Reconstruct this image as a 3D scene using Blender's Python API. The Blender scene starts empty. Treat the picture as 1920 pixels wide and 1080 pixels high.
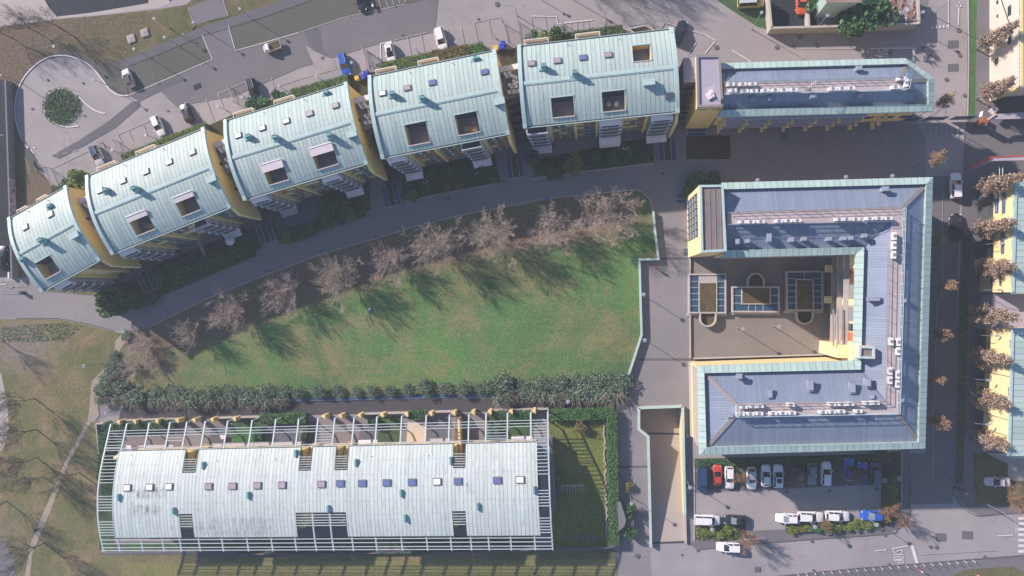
import bpy, math, random
import numpy as np
from mathutils import Vector, Euler, Matrix
from mathutils.geometry import tessellate_polygon
C = bpy.context.scene.collection
SC = bpy.context.scene
R = math.radians
# ---------------------------------------------------------------- camera, sky, sun
FPX, HC = 1280.0, 125.0
AX, AY = math.atan(10/FPX), math.atan(152/FPX)
cam_d = bpy.data.cameras.new('camera'); cam = bpy.data.objects.new('camera', cam_d); C.objects.link(cam)
cam_d.lens = 24.0; cam_d.sensor_width = 36.0; cam_d.clip_end = 3000; cam_d.clip_start = 1
cam.location = (0, 0, HC); cam.rotation_euler = (AX, AY, 0)
SC.camera = cam
SUN_EL, SUN_AZ = R(29), math.atan2(0.84, 0.54)     # the sun stands in the upper left of the photograph
sdir = Vector((-0.84, 0.54, 0)).normalized()*math.cos(SUN_EL); sdir.z = math.sin(SUN_EL)
W = bpy.data.worlds.new('World'); SC.world = W; W.use_nodes = True
nt = W.node_tree; bg = nt.nodes['Background']
sky = nt.nodes.new('ShaderNodeTexSky'); sky.sky_type = 'NISHITA'; sky.sun_disc = False
sky.sun_elevation = SUN_EL; sky.sun_rotation = -SUN_AZ; sky.air_density = 1.0; sky.dust_density = 0.3; sky.ozone_density = 4.5
nt.links.new(sky.outputs[0], bg.inputs[0]); bg.inputs[1].default_value = 0.08
sun_d = bpy.data.lights.new('sun', 'SUN'); sun = bpy.data.objects.new('sun', sun_d); C.objects.link(sun)
sun_d.energy = 3.9; sun_d.angle = R(1.0); sun_d.color = (1.0, 0.87, 0.79)
sun.rotation_euler = (-sdir).to_track_quat('-Z', 'Y').to_euler(); sun.location = (-60, 40, 90)
SC.view_settings.view_transform = 'Standard'; SC.view_settings.look = 'None'
SC.view_settings.gamma = 1; SC.view_settings.exposure = 1.0
SC.cycles.max_bounces = 5; SC.cycles.diffuse_bounces = 2; SC.cycles.glossy_bounces = 2
# ---------------------------------------------------------------- geometry helpers
RC = Euler((AX, AY, 0)).to_matrix()
def G(px, py, z=0.0):
    """world point at height z seen at photo pixel (px, py) of 1920x1080 (measuring the photograph)"""
    d = RC @ Vector(((px-960)/FPX, -(py-540)/FPX, -1.0))
    t = (z-HC)/d.z
    return Vector((d.x*t, d.y*t, z))
def wloc(o):
    v = Vector((0, 0, 0))
    while o is not None: v = v+o.location; o = o.parent
    return v
def tag(o, label=None, cat=None, group=None, kind=None):
    if label: o['label'] = label
    if cat: o['category'] = cat
    if group: o['group'] = group
    if kind: o['kind'] = kind
    return o
def thing(name, label, cat, loc, group=None):
    o = bpy.data.objects.new(name, None); C.objects.link(o); o.location = loc; o.empty_display_size = .5
    return tag(o, label, cat, group)
class MB:
    def __init__(s): s.v = []; s.f = []; s.m = []; s.uv = []
    def face(s, pts, mi=0, uv=None):
        n = len(s.v); s.v += [tuple(p) for p in pts]; s.f.append(tuple(range(n, n+len(pts)))); s.m.append(mi)
        s.uv.append(uv if uv else [(p[0], p[1]) for p in pts]); return s
    def prism(s, poly, z0, z1, mi=0, mtop=None, bottom=False):
        """poly: xy points (any order); z0/z1 numbers or lists"""
        n = len(poly); a = sum(poly[i][0]*poly[(i+1) % n][1]-poly[(i+1) % n][0]*poly[i][1] for i in range(n))
        if a < 0:
            poly = list(poly)[::-1]
            if isinstance(z0, (list, tuple)): z0 = list(z0)[::-1]
            if isinstance(z1, (list, tuple)): z1 = list(z1)[::-1]
        z0 = z0 if isinstance(z0, (list, tuple)) else [z0]*n; z1 = z1 if isinstance(z1, (list, tuple)) else [z1]*n
        B = [(p[0], p[1], z0[i]) for i, p in enumerate(poly)]; T = [(p[0], p[1], z1[i]) for i, p in enumerate(poly)]
        s.face(T, mi if mtop is None else mtop)
        if bottom: s.face(B[::-1], mi)
        u = 0
        for i in range(n):
            j = (i+1) % n; L = math.hypot(B[j][0]-B[i][0], B[j][1]-B[i][1])
            s.face([B[i], B[j], T[j], T[i]], mi, [(u, B[i][2]), (u+L, B[j][2]), (u+L, T[j][2]), (u, T[i][2])]); u += L
        return s
    def box(s, c, d, rz=0, mi=0, bottom=True, mtop=None):
        ca, sa = math.cos(rz), math.sin(rz); hx, hy = d[0]/2, d[1]/2
        P = [(c[0]+x*ca-y*sa, c[1]+x*sa+y*ca) for x, y in ((-hx, -hy), (hx, -hy), (hx, hy), (-hx, hy))]
        return s.prism(P, c[2]-d[2]/2, c[2]+d[2]/2, mi, mtop, bottom)
    def bar(s, a, b, w, h, mi=0):
        """beam with a rectangular section between two points"""
        a = Vector(a); b = Vector(b); d = (b-a)
        if d.length < 1e-6: return s
        d.normalize(); up = Vector((0, 0, 1)) if abs(d.z) < .95 else Vector((1, 0, 0))
        x = d.cross(up).normalized()*(w/2); y = x.cross(d).normalized()*(h/2)
        A = [a-x-y, a+x-y, a+x+y, a-x+y]; B = [b-x-y, b+x-y, b+x+y, b-x+y]
        s.face(A[::-1], mi); s.face(B, mi)
        for i in range(4): s.face([A[i], A[(i+1) % 4], B[(i+1) % 4], B[i]], mi)
        return s
    def tube(s, a, b, r0, r1=None, n=6, mi=0, cap=True):
        r1 = r0 if r1 is None else r1; a = Vector(a); b = Vector(b); d = (b-a)
        if d.length < 1e-6: return s
        d.normalize(); up = Vector((0, 0, 1)) if abs(d.z) < .9 else Vector((1, 0, 0))
        x = d.cross(up).normalized(); y = d.cross(x).normalized()
        k = [(math.cos(2*math.pi*i/n), math.sin(2*math.pi*i/n)) for i in range(n)]
        A = [a+x*(c*r0)+y*(q*r0) for c, q in k]; B = [b+x*(c*r1)+y*(q*r1) for c, q in k]
        for i in range(n): s.face([A[(i+1) % n], A[i], B[i], B[(i+1) % n]], mi)
        if cap: s.face(A, mi); s.face(B[::-1], mi)
        return s
    def ball(s, c, r, mi=0, n=10, m=6, sz=1.0):
        for i in range(m):
            t0, t1 = math.pi*i/m, math.pi*(i+1)/m
            for j in range(n):
                p0, p1 = 2*math.pi*j/n, 2*math.pi*(j+1)/n
                q = [(c[0]+r*math.sin(t)*math.cos(p), c[1]+r*math.sin(t)*math.sin(p), c[2]+r*sz*math.cos(t)) for t, p in ((t0, p0), (t1, p0), (t1, p1), (t0, p1))]
                if i == 0: q = [q[0], q[1], q[2]]
                elif i == m-1: q = [q[0], q[1], q[3]]
                s.face(q, mi)
        return s
    def cyl(s, c, r, z0, z1, n=16, mi=0, mtop=None):
        return s.prism([(c[0]+r*math.cos(2*math.pi*i/n), c[1]+r*math.sin(2*math.pi*i/n)) for i in range(n)], z0, z1, mi, mtop, True)
    def build(s, name, mats, parent=None, smooth=False):
        if not isinstance(mats, (list, tuple)): mats = [mats]
        o = np.array(wloc(parent) if parent is not None else (0, 0, 0), dtype=float)
        me = bpy.data.meshes.new(name)
        V = np.array(s.v, dtype=float)-o if s.v else []
        loc = Vector((0, 0, 0))
        if parent is None and len(V):           # a top-level mesh has its origin at its own base
            c = Vector(((V[:, 0].min()+V[:, 0].max())/2, (V[:, 1].min()+V[:, 1].max())/2, V[:, 2].min())); loc = c; V = V-np.array(c)
        me.from_pydata(V.tolist() if len(V) else [], [], s.f)
        for m in mats: me.materials.append(m)
        me.polygons.foreach_set('material_index', s.m)
        uvl = me.uv_layers.new(name='uv'); flat = [c for f in s.uv for p in f for c in (p[0], p[1])]
        uvl.data.foreach_set('uv', flat)
        if smooth:
            import bmesh
            bm = bmesh.new(); bm.from_mesh(me); bmesh.ops.remove_doubles(bm, verts=bm.verts, dist=1e-4); bm.to_mesh(me); bm.free()
            me.polygons.foreach_set('use_smooth', [True]*len(me.polygons))
        ob = bpy.data.objects.new(name, me); C.objects.link(ob)
        if parent is not None: ob.parent = parent
        else: ob.location = loc
        return ob
def copy_tree(o, parent=None):
    c = o.copy(); C.objects.link(c); c.parent = parent
    for ch in list(KIDS.get(o.name, o.children)): copy_tree(ch, c)
    return c
KIDS = {}
ORD = ['first', 'second', 'third', 'fourth', 'fifth', 'sixth', 'seventh', 'eighth', 'ninth', 'tenth', 'eleventh', 'twelfth', 'thirteenth', 'fourteenth', 'fifteenth',
       'sixteenth', 'seventeenth', 'eighteenth', 'nineteenth', 'twentieth', 'twenty-first', 'twenty-second', 'twenty-third', 'twenty-fourth', 'twenty-fifth', 'twenty-sixth', 'twenty-seventh', 'twenty-eighth']
# ---------------------------------------------------------------- materials
def lin(r, g, b): return tuple(((c/255+.055)/1.055)**2.4 if c > 10 else c/255/12.92 for c in (r, g, b))
def nodes(name):
    m = bpy.data.materials.new(name); m.use_nodes = True; t = m.node_tree
    return m, t, t.nodes, t.links, t.nodes['Principled BSDF']
def mixc(t, fac, a, b, mode='MIX'):
    n = t.nodes.new('ShaderNodeMix'); n.data_type = 'RGBA'; n.blend_type = mode
    for i, v in ((0, fac), (6, a), (7, b)):
        if isinstance(v, (int, float)): n.inputs[i].default_value = v
        elif isinstance(v, tuple): n.inputs[i].default_value = (*v[:3], 1)
        else: t.links.new(v, n.inputs[i])
    return n.outputs[2]
def mth(t, op, a, b=None, c=None):
    n = t.nodes.new('ShaderNodeMath'); n.operation = op
    for i, v in enumerate((a, b, c)):
        if v is None: continue
        if isinstance(v, (int, float)): n.inputs[i].default_value = v
        else: t.links.new(v, n.inputs[i])
    return n.outputs[0]
def noise(t, vec, scale, detail=3, rough=.55, dist=0):
    n = t.nodes.new('ShaderNodeTexNoise'); n.inputs['Scale'].default_value = scale; n.inputs['Detail'].default_value = detail
    n.inputs['Roughness'].default_value = rough; n.inputs['Distortion'].default_value = dist
    if vec is not None: t.links.new(vec, n.inputs['Vector'])
    return n.outputs['Fac']
def ramp(t, fac, lo, hi):
    n = t.nodes.new('ShaderNodeMapRange'); n.clamp = True; n.inputs[1].default_value = lo; n.inputs[2].default_value = hi
    t.links.new(fac, n.inputs[0]); return n.outputs[0]
def scalev(t, vec, sc):
    n = t.nodes.new('ShaderNodeMapping'); n.inputs['Scale'].default_value = sc; t.links.new(vec, n.inputs['Vector']); return n.outputs[0]
def coord(t, which='Object'):
    return t.nodes.new('ShaderNodeTexCoord').outputs[which]
def wpos(t): return t.nodes.new('ShaderNodeNewGeometry').outputs['Position']
def bump(t, bsdf, h, strength, dist=.02):
    n = t.nodes.new('ShaderNodeBump'); n.inputs['Strength'].default_value = strength; n.inputs['Distance'].default_value = dist
    t.links.new(h, n.inputs['Height']); t.links.new(n.outputs[0], bsdf.inputs['Normal'])
def pm(name, c, rough=.75, var=.18, scale=1.2, fine=.12, spec=.3, metal=0.0, bmp=0.0):
    m, t, N, L, b = nodes(name); P = wpos(t)
    n1 = noise(t, P, scale, 4); n2 = noise(t, P, scale*9, 2)
    a = tuple(min(1, x*(1-var)) for x in c); d = tuple(min(1, x*(1+var)) for x in c)
    col = mixc(t, ramp(t, n1, .3, .7), a, d)
    col = mixc(t, fine*2, col, mixc(t, n2, tuple(x*.45 for x in c), tuple(min(1, x*1.55) for x in c)))
    L.new(col, b.inputs['Base Color']); b.inputs['Roughness'].default_value = rough
    b.inputs['Specular IOR Level'].default_value = spec; b.inputs['Metallic'].default_value = metal
    if bmp: bump(t, b, n2, bmp)
    return m
GROUNDS = {'asphalt', 'asphalt_recent', 'asphalt_patch', 'concrete', 'porphyry_pavers', 'courtyard_pavers', 'terrace_slabs', 'grass_block_pavers', 'bare_earth', 'ramp_concrete'}
def pave(name, c, dark, stain=.5, brick=0.0, cracks=False, big=.05):
    """asphalt or paving: broad patches, stains, grain"""
    m, t, N, L, b = nodes(name); P = wpos(t)
    if name in GROUNDS: c = tuple(x*1.2 for x in c); dark = tuple(x*1.12 for x in dark)
    col = mixc(t, ramp(t, noise(t, P, big, 5, .6, .6), .35, .68), c, dark)
    st = ramp(t, noise(t, P, .33, 6, .7, 1.0), .58, .8)
    col = mixc(t, mth(t, 'MULTIPLY', st, stain), col, tuple(x*.45 for x in dark))
    lt = ramp(t, noise(t, P, .21, 5, .7, .4), .56, .85)
    col = mixc(t, mth(t, 'MULTIPLY', lt, stain*.6), col, tuple(min(1, x*1.5) for x in c))
    if cracks:
        v = N.new('ShaderNodeTexVoronoi'); v.feature = 'DISTANCE_TO_EDGE'; v.inputs['Scale'].default_value = .13
        nn = N.new('ShaderNodeTexNoise'); nn.inputs['Scale'].default_value = .6; nn.inputs['Detail'].default_value = 4; L.new(P, nn.inputs['Vector'])
        vm = N.new('ShaderNodeVectorMath'); vm.operation = 'MULTIPLY_ADD'; L.new(nn.outputs['Color'], vm.inputs[0]); vm.inputs[1].default_value = (2.4, 2.4, 0); L.new(P, vm.inputs[2]); L.new(vm.outputs[0], v.inputs['Vector'])
        ck = mth(t, 'MULTIPLY', mth(t, 'LESS_THAN', v.outputs['Distance'], .006), ramp(t, noise(t, P, .08, 3), .45, .6))
        col = mixc(t, mth(t, 'MULTIPLY', ck, .55), col, tuple(x*.35 for x in c))
        wear = noise(t, scalev(t, P, (.05, .55, 1)), 1.0, 4, .6)
        col = mixc(t, mth(t, 'MULTIPLY', ramp(t, wear, .52, .75), .22), col, tuple(x*1.45 for x in c))
    gr = noise(t, P, 6.0, 3, .8)
    col = mixc(t, .34, col, mixc(t, gr, tuple(x*.35 for x in c), tuple(min(1, x*1.7) for x in c)))
    if brick:
        br = N.new('ShaderNodeTexBrick'); br.inputs['Scale'].default_value = 1/brick; L.new(P, br.inputs['Vector'])
        br.inputs['Color1'].default_value = (1, 1, 1, 1); br.inputs['Color2'].default_value = (.66, .66, .66, 1); br.inputs['Mortar'].default_value = (.45, .45, .45, 1)
        br.inputs['Mortar Size'].default_value = .03
        col = mixc(t, .4, col, br.outputs[0], 'MULTIPLY')
    L.new(col, b.inputs['Base Color']); b.inputs['Roughness'].default_value = .9; b.inputs['Specular IOR Level'].default_value = .2
    bump(t, b, gr, .35)
    return m
def seam(name, c, line, period=.62, lw=.07, cross=0.0, dirt=.5, dirtc=(.10, .11, .10), rough=.5, metal=.15, warm=None, stains=False):
    """standing-seam metal sheet: u across the seams, v along them"""
    m, t, N, L, b = nodes(name); uv = coord(t, 'UV'); sp = N.new('ShaderNodeSeparateXYZ'); L.new(uv, sp.inputs[0])
    u, v = sp.outputs[0], sp.outputs[1]
    k = mth(t, 'DIVIDE', u, period); cell = mth(t, 'FLOOR', k); fr = mth(t, 'FRACT', k)
    wn = N.new('ShaderNodeTexWhiteNoise'); wn.noise_dimensions = '1D'; L.new(cell, wn.inputs['W']); rnd = wn.outputs['Value']
    base = mixc(t, rnd, tuple(x*.84 for x in c), tuple(min(1, x*1.10) for x in c))
    big = noise(t, scalev(t, uv, (1, .5, 1)), .25, 5, .6)
    base = mixc(t, ramp(t, big, .3, .75), base, warm if warm else tuple(min(1, x*1.12) for x in c))
    grime = noise(t, scalev(t, uv, (2.2, .35, 1)), 1.0, 5, .75)
    base = mixc(t, mth(t, 'MULTIPLY', ramp(t, grime, .52, .76), dirt), base, dirtc)
    sp2 = noise(t, scalev(t, uv, (3.5, 1.0, 1)), 2.6, 4, .8)
    base = mixc(t, mth(t, 'MULTIPLY', ramp(t, sp2, .62, .82), dirt*.7), base, tuple(x*.5 for x in c))
    if stains:                      # black run-off streaks at the west end and a few blotches elsewhere
        sk = noise(t, scalev(t, uv, (1.7, .42, 1)), 1.0, 6, .8)
        def box(u0, u1, v0, v1): return mth(t, 'MULTIPLY', mth(t, 'MULTIPLY', ramp(t, u, u0, u0+1.5), ramp(t, u, u1, u1-1.5)), mth(t, 'MULTIPLY', ramp(t, v, v0, v0+.6), ramp(t, v, v1, v1-.9)))
        reg = mth(t, 'MAXIMUM', mth(t, 'MAXIMUM', box(3.0, 11, 6.0, 8.6), box(3.0, 9.6, 9.2, 11.6)), mth(t, 'MULTIPLY', box(15, 32, 11.6, 15.8), .45))
        base = mixc(t, mth(t, 'MULTIPLY', reg, mth(t, 'MULTIPLY', ramp(t, sk, .45, .58), .8)), base, (.09, .10, .105))
    ln = mth(t, 'LESS_THAN', fr, lw/period)
    ln = mth(t, 'MULTIPLY', ln, mth(t, 'ADD', .45, mth(t, 'MULTIPLY', noise(t, scalev(t, uv, (1.6, .5, 1)), 1.0, 3), .7)))
    base = mixc(t, ln, base, line)
    if cross:
        vv = mth(t, 'FRACT', mth(t, 'ADD', mth(t, 'DIVIDE', v, cross), mth(t, 'MULTIPLY', mth(t, 'ROUND', rnd), .5)))
        base = mixc(t, mth(t, 'MULTIPLY', mth(t, 'LESS_THAN', vv, .05/cross), .45), base, line)
    L.new(base, b.inputs['Base Color']); b.inputs['Roughness'].default_value = rough; b.inputs['Metallic'].default_value = metal
    b.inputs['Specular IOR Level'].default_value = .35
    bump(t, b, mth(t, 'ADD', fr, mth(t, 'MULTIPLY', grime, .3)), .15, .02)
    return m
def grass(name, c1, c2, c3, scale=.09, litter=None, amt=.5, stripes=0):
    """c1 fresh, c2 darker, c3 straw; optional vertex attribute 'litter' mixes in fallen leaves"""
    m, t, N, L, b = nodes(name); P = wpos(t)
    col = mixc(t, ramp(t, noise(t, P, scale, 6, .62, .5), .36, .66), c1, c2)
    col = mixc(t, mth(t, 'MULTIPLY', ramp(t, noise(t, P, scale*2.3, 7, .72, .9), .44, .66), amt), col, c3)
    if litter:
        at = N.new('ShaderNodeAttribute'); at.attribute_name = 'litter'
        f = mth(t, 'ADD', at.outputs['Fac'], mth(t, 'MULTIPLY', mth(t, 'SUBTRACT', noise(t, P, .35, 6, .75, .6), .5), 1.3))
        lc = mixc(t, noise(t, P, 1.6, 4, .8), tuple(x*.55 for x in litter), tuple(x*1.3 for x in litter))
        col = mixc(t, ramp(t, f, .3, .75), col, lc)
    if stripes:
        s2 = noise(t, scalev(t, P, (.05, 1.1, 1)), 1.0, 3, .5)
        col = mixc(t, mth(t, 'MULTIPLY', ramp(t, s2, .5, .7), stripes), col, tuple(x*1.35 for x in c3))
    gr = noise(t, P, 2.6, 7, .85)
    col = mixc(t, .75, col, mixc(t, ramp(t, gr, .28, .72), tuple([.35]*3), tuple([1.9]*3)), 'MULTIPLY')
    L.new(col, b.inputs['Base Color']); b.inputs['Roughness'].default_value = .95; b.inputs['Specular IOR Level'].default_value = .1
    bump(t, b, gr, .9, .12)
    return m
def leafm(name, c, rough=.7):
    m, t, N, L, b = nodes(name)
    oi = N.new('ShaderNodeNewGeometry')
    col = mixc(t, oi.outputs['Random Per Island'], tuple(x*.5 for x in c), tuple(min(1, x*1.6) for x in c))
    L.new(col, b.inputs['Base Color']); b.inputs['Roughness'].default_value = rough; b.inputs['Specular IOR Level'].default_value = .15
    return m
def glassm(name, c, rough=.12, spec=.6):
    m, t, N, L, b = nodes(name)
    col = mixc(t, noise(t, wpos(t), .8, 2), tuple(x*.8 for x in c), tuple(min(1, x*1.25) for x in c))
    L.new(col, b.inputs['Base Color']); b.inputs['Roughness'].default_value = rough; b.inputs['Specular IOR Level'].default_value = spec
    return m
def paintm(name, c, rough=.3):
    m, t, N, L, b = nodes(name)
    col = mixc(t, noise(t, coord(t), 2.5, 4, .7), tuple(x*.88 for x in c), tuple(min(1, x*1.06) for x in c))
    L.new(col, b.inputs['Base Color']); b.inputs['Roughness'].default_value = rough; b.inputs['Coat Weight'].default_value = .4; b.inputs['Coat Roughness'].default_value = .1
    return m
M = {}
M['asphalt'] = pave('asphalt', (.275, .248, .252), (.200, .184, .192), .6, cracks=True)
M['asphalt_new'] = pave('asphalt_recent', (.142, .132, .142), (.108, .104, .116), .5, cracks=True)
M['asphalt_dark'] = pave('asphalt_old_dark', (.032, .036, .046), (.026, .029, .037), .3)  # dark asphalt tone that also serves as painted shade on some sheets
M['patch'] = pave('asphalt_patch', (.105, .102, .112), (.09, .09, .1), .3)
M['concrete'] = pave('concrete', (.36, .32, .30), (.28, .25, .24), .5)
M['alley'] = pave('alley_asphalt', (.078, .070, .076), (.060, .056, .062), .3)
M['ramp'] = pave('ramp_concrete', (.31, .27, .245), (.27, .235, .215), .2)
M['paver'] = pave('porphyry_pavers', (.232, .216, .222), (.168, .164, .174), .35, brick=.42)
M['paver2'] = pave('courtyard_pavers', (.220, .196, .182), (.170, .156, .150), .35, brick=.42)
M['slab'] = pave('terrace_slabs', (.22, .19, .195), (.17, .15, .155), .3, brick=.9)
M['cream'] = pave('cream_slabs', (.62, .50, .40), (.55, .45, .37), .1)
M['turfpave'] = pave('grass_block_pavers', (.105, .103, .092), (.075, .082, .066), .5, brick=.5)
M['dirt'] = pave('bare_earth', (.30, .255, .215), (.23, .19, .155), .4)
M['rust'] = pave('rusty_scrap', (.24, .16, .12), (.34, .30, .28), .9)
M['lawn'] = grass('lawn_grass', (.096, .200, .064), (.076, .130, .052), (.205, .185, .088), .045, (.185, .135, .098), 1.0, .12)
M['verge'] = grass('verge_grass', (.120, .120, .055), (.075, .090, .042), (.20, .145, .09), .11, (.16, .12, .085), .85)
M['park'] = grass('park_grass', (.160, .150, .070), (.105, .118, .052), (.245, .175, .110), .07, (.215, .18, .15), .9)
M['strip'] = grass('mown_strip', (.22, .20, .085), (.15, .155, .06), (.21, .18, .085), .1, None, .7)
M['bright'] = grass('bright_grass', (.055, .16, .045), (.05, .11, .04), (.12, .13, .06), .3, None, .6)
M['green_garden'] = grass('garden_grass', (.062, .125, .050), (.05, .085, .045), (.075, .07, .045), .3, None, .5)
M['green_east'] = grass('east_garden_grass', (.15, .17, .045), (.085, .125, .038), (.24, .20, .08), .25, None, .6)
M['bed'] = grass('planting_bed', (.060, .060, .030), (.055, .045, .032), (.10, .065, .045), .4, None, .6)
M['sedum'] = grass('green_roof_planting', (.105, .080, .045), (.070, .062, .032), (.15, .11, .06), .5, None, .6)
VERD = (.50, .66, .635)
M['copper'] = seam('verdigris_copper', (.385, .485, .455), (.13, .215, .22), .74, .10, 0, .6, (.21, .225, .21), .6, 0.0, (.46, .53, .49))
M['copper_low'] = seam('pale_copper', (.50, .57, .545), (.19, .24, .25), .70, .095, 4.6, .75, (.17, .18, .18), .55, 0.0, (.56, .60, .58), stains=True)
M['copper_band'] = seam('copper_flashing', (.375, .48, .445), (.13, .22, .215), .95, .09, 0, .25, (.25, .33, .32), .5, 0.0)
M['copper_cap'] = pm('copper_cap', (.41, .53, .51), .5, .08, 1.0, .05)
M['copper_box'] = pm('copper_vent', (.20, .38, .38), .5, .12, 1.5, .05)
M['copper_rail'] = pm('copper_rail', (.20, .28, .28), .5, .1, 2, .05)
M['blue'] = seam('slate_blue_metal', (.21, .25, .33), (.135, .17, .25), .42, .06, 0, .22, (.09, .11, .17), .5, 0.1, (.25, .285, .365))
M['hip'] = pm('tan_hip_strip', (.25, .225, .215), .7, .08)
M['deck'] = pave('walkway_deck', (.50, .42, .425), (.44, .375, .385), .25, brick=.8)
M['gravel'] = pave('gravel_roof', (.235, .19, .18), (.17, .145, .14), .9, big=.2)
M['lilac'] = pave('membrane_roof', (.40, .36, .42), (.35, .32, .39), .3)
M['yellow'] = pm('yellow_render', (.76, .57, .25), .85, .07, .5, .05)
M['yellow_pale'] = pm('pale_yellow_render', (.80, .63, .34), .85, .06, .5, .04)
M['beige'] = pm('beige_render', (.62, .53, .46), .85, .06, .5, .05)
M['white'] = pm('white_paint', (.74, .72, .72), .5, .05, 1, .03)
M['awning'] = pm('awning_cloth', (.72, .62, .63), .8, .06, 1, .04)
M['rail'] = pm('pale_metal', (.48, .55, .57), .45, .08, 2, .04, metal=.0)
M['greymetal'] = pm('grey_metal', (.30, .31, .34), .45, .1, 2, .05, metal=.3)
M['vent'] = pm('zinc_vent', (.30, .33, .42), .5, .1, 2, .05)
M['darkmetal'] = pm('dark_metal', (.05, .055, .065), .5, .1)
M['infill'] = pm('dark_balustrade_panel', (.07, .085, .12), .5, .1)
M['tile'] = pm('blue_grey_tiles', (.12, .125, .16), .7, .12, 1, .08)
M['terr'] = pm('terrace_floor', (.24, .225, .275), .7, .12, 1, .08)
M['slabconc'] = pm('pale_concrete', (.42, .38, .36), .8, .1, 1, .08)
M['wallcap'] = pm('wall_coping', (.43, .39, .35), .85, .12, 1, .08)
M['darkwall'] = pm('dark_render', (.075, .080, .088), .85, .12)
M['groundwall'] = pm('grey_render', (.17, .17, .18), .85, .12)
M['glass'] = glassm('window_glass', (.025, .045, .065))
M['glassblue'] = glassm('blue_roof_glass', (.035, .075, .13), .35, .3)
M['orange'] = pm('orange_shutter', (.50, .15, .06), .7, .15)
M['brown'] = pm('brown_shutter', (.27, .10, .065), .7, .15)
M['panel'] = pm('sky_panel', (.10, .14, .20), .5, .1)
M['skyl_w'] = glassm('skylight_white_blind', (.80, .78, .82), .3)
M['skyl_p'] = glassm('skylight_mauve', (.33, .275, .32), .35)
M['skyl_b'] = glassm('skylight_blue', (.11, .15, .33), .25)
M['skyl_d'] = glassm('skylight_dark', (.10, .11, .14), .2)
M['sframe'] = pm('skylight_frame', (.17, .145, .165), .6, .08)
M['line'] = pm('road_paint', (.60, .57, .57), .8, .16, 2.0, .22)
M['line_worn'] = pm('worn_road_paint', (.36, .335, .34), .85, .18, 2.0, .25)
M['kerb'] = pm('kerb_stone', (.40, .355, .34), .85, .12, 1, .1)
M['kerb_dark'] = pm('dark_kerb', (.12, .11, .12), .85, .12, 1, .1)
M['bark'] = pm('bark', (.16, .13, .115), .9, .25, 3, .2)
M['twig'] = leafm('twigs', (.47, .38, .34), .9)
M['twig_dark'] = leafm('dark_twigs', (.085, .07, .062), .9)
M['twig_ylw'] = leafm('yellowish_twigs', (.44, .37, .30), .9)
M['stem'] = leafm('shrub_stems', (.24, .21, .17), .9)
M['twig_rb'] = leafm('russet_twigs', (.34, .215, .145), .9)
M['leaf_tan'] = leafm('dry_tan_leaves', (.225, .162, .115))
M['leaf_gold'] = leafm('golden_leaves', (.31, .20, .12))
M['leaf_g1'] = leafm('green_leaves', (.065, .145, .052))
M['leaf_g2'] = leafm('bright_green_leaves', (.095, .16, .045))
M['leaf_g3'] = leafm('dark_green_leaves', (.048, .092, .048))
M['leaf_gg'] = leafm('grey_green_leaves', (.14, .18, .125))
M['leaf_yg'] = leafm('yellow_green_leaves', (.17, .19, .045))
M['leaf_rb'] = leafm('russet_leaves', (.15, .085, .045))
M['tyre'] = pm('tyre_rubber', (.02, .02, .022), .8, .1)
M['lamp_w'] = pm('lamp_globe', (.30, .34, .38), .3, .03)
M['lamp_b'] = pm('lamp_blue', (.05, .10, .26), .4, .1)
# ---------------------------------------------------------------- ground
HOLE = [(1200, 766), (1279, 762), (1284, 1018), (1219, 1020), (1216, 819), (1200, 806)]
ABB = []
def area(name, px, layer, mat, litter=None, cut=None, holes=(), wpts=None, kind='structure', cd=(0, 0)):
    lp = wpts if wpts else [G(x, y, 0) for x, y in px]
    bb = (min(p[0] for p in lp), max(p[0] for p in lp), min(p[1] for p in lp), max(p[1] for p in lp))
    if layer == 0: z = 0
    else:
        z = .005
        for q, lz, ly in ABB:
            if bb[0] < q[1] and bb[1] > q[0] and bb[2] < q[3] and bb[3] > q[2]: z = max(z, lz+.0045)
        ABB.append((bb, z, layer))
    loops = [wpts if wpts else [G(x, y, z) for x, y in px]]+[[G(x, y, z) for x, y in h] for h in holes]
    loops = [[Vector((p[0], p[1], z)) for p in l] for l in loops]
    tris = tessellate_polygon(loops); V = [p for l in loops for p in l]
    me = bpy.data.meshes.new(name)
    import bmesh
    bm = bmesh.new(); vs = [bm.verts.new(p) for p in V]
    for t in tris:
        try: bm.faces.new([vs[i] for i in t])
        except ValueError: pass
    bmesh.ops.recalc_face_normals(bm, faces=bm.faces)
    for f in bm.faces:
        if f.normal.z < 0: f.normal_flip()
    if cut:
        xs = [v.x for v in V]; ys = [v.y for v in V]
        for ax, lo, hi in ((0, min(xs), max(xs)), (1, min(ys), max(ys))):
            q = lo+cut
            while q < hi:
                co = [0, 0, 0]; co[ax] = q; no = [0, 0, 0]; no[ax] = 1
                bmesh.ops.bisect_plane(bm, geom=bm.verts[:]+bm.edges[:]+bm.faces[:], plane_co=co, plane_no=no); q += cut
    if cut: bmesh.ops.triangulate(bm, faces=bm.faces[:], quad_method='BEAUTY', ngon_method='BEAUTY'); bmesh.ops.beautify_fill(bm, faces=bm.faces[:], edges=bm.edges[:])
    bm.to_mesh(me); bm.free()
    if litter:
        at = me.attributes.new('litter', 'FLOAT', 'POINT')
        at.data.foreach_set('value', [litter(v.co.x, v.co.y) for v in me.vertices])
    me.materials.append(mat); o = bpy.data.objects.new(name, me); C.objects.link(o)
    tag(o, kind=kind); return o
BIG = [Vector((-600, -500, 0)), Vector((600, -500, 0)), Vector((600, 500, 0)), Vector((-600, 500, 0))]
area('ground', None, 0, M['asphalt'], wpts=BIG, holes=[HOLE])
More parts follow.
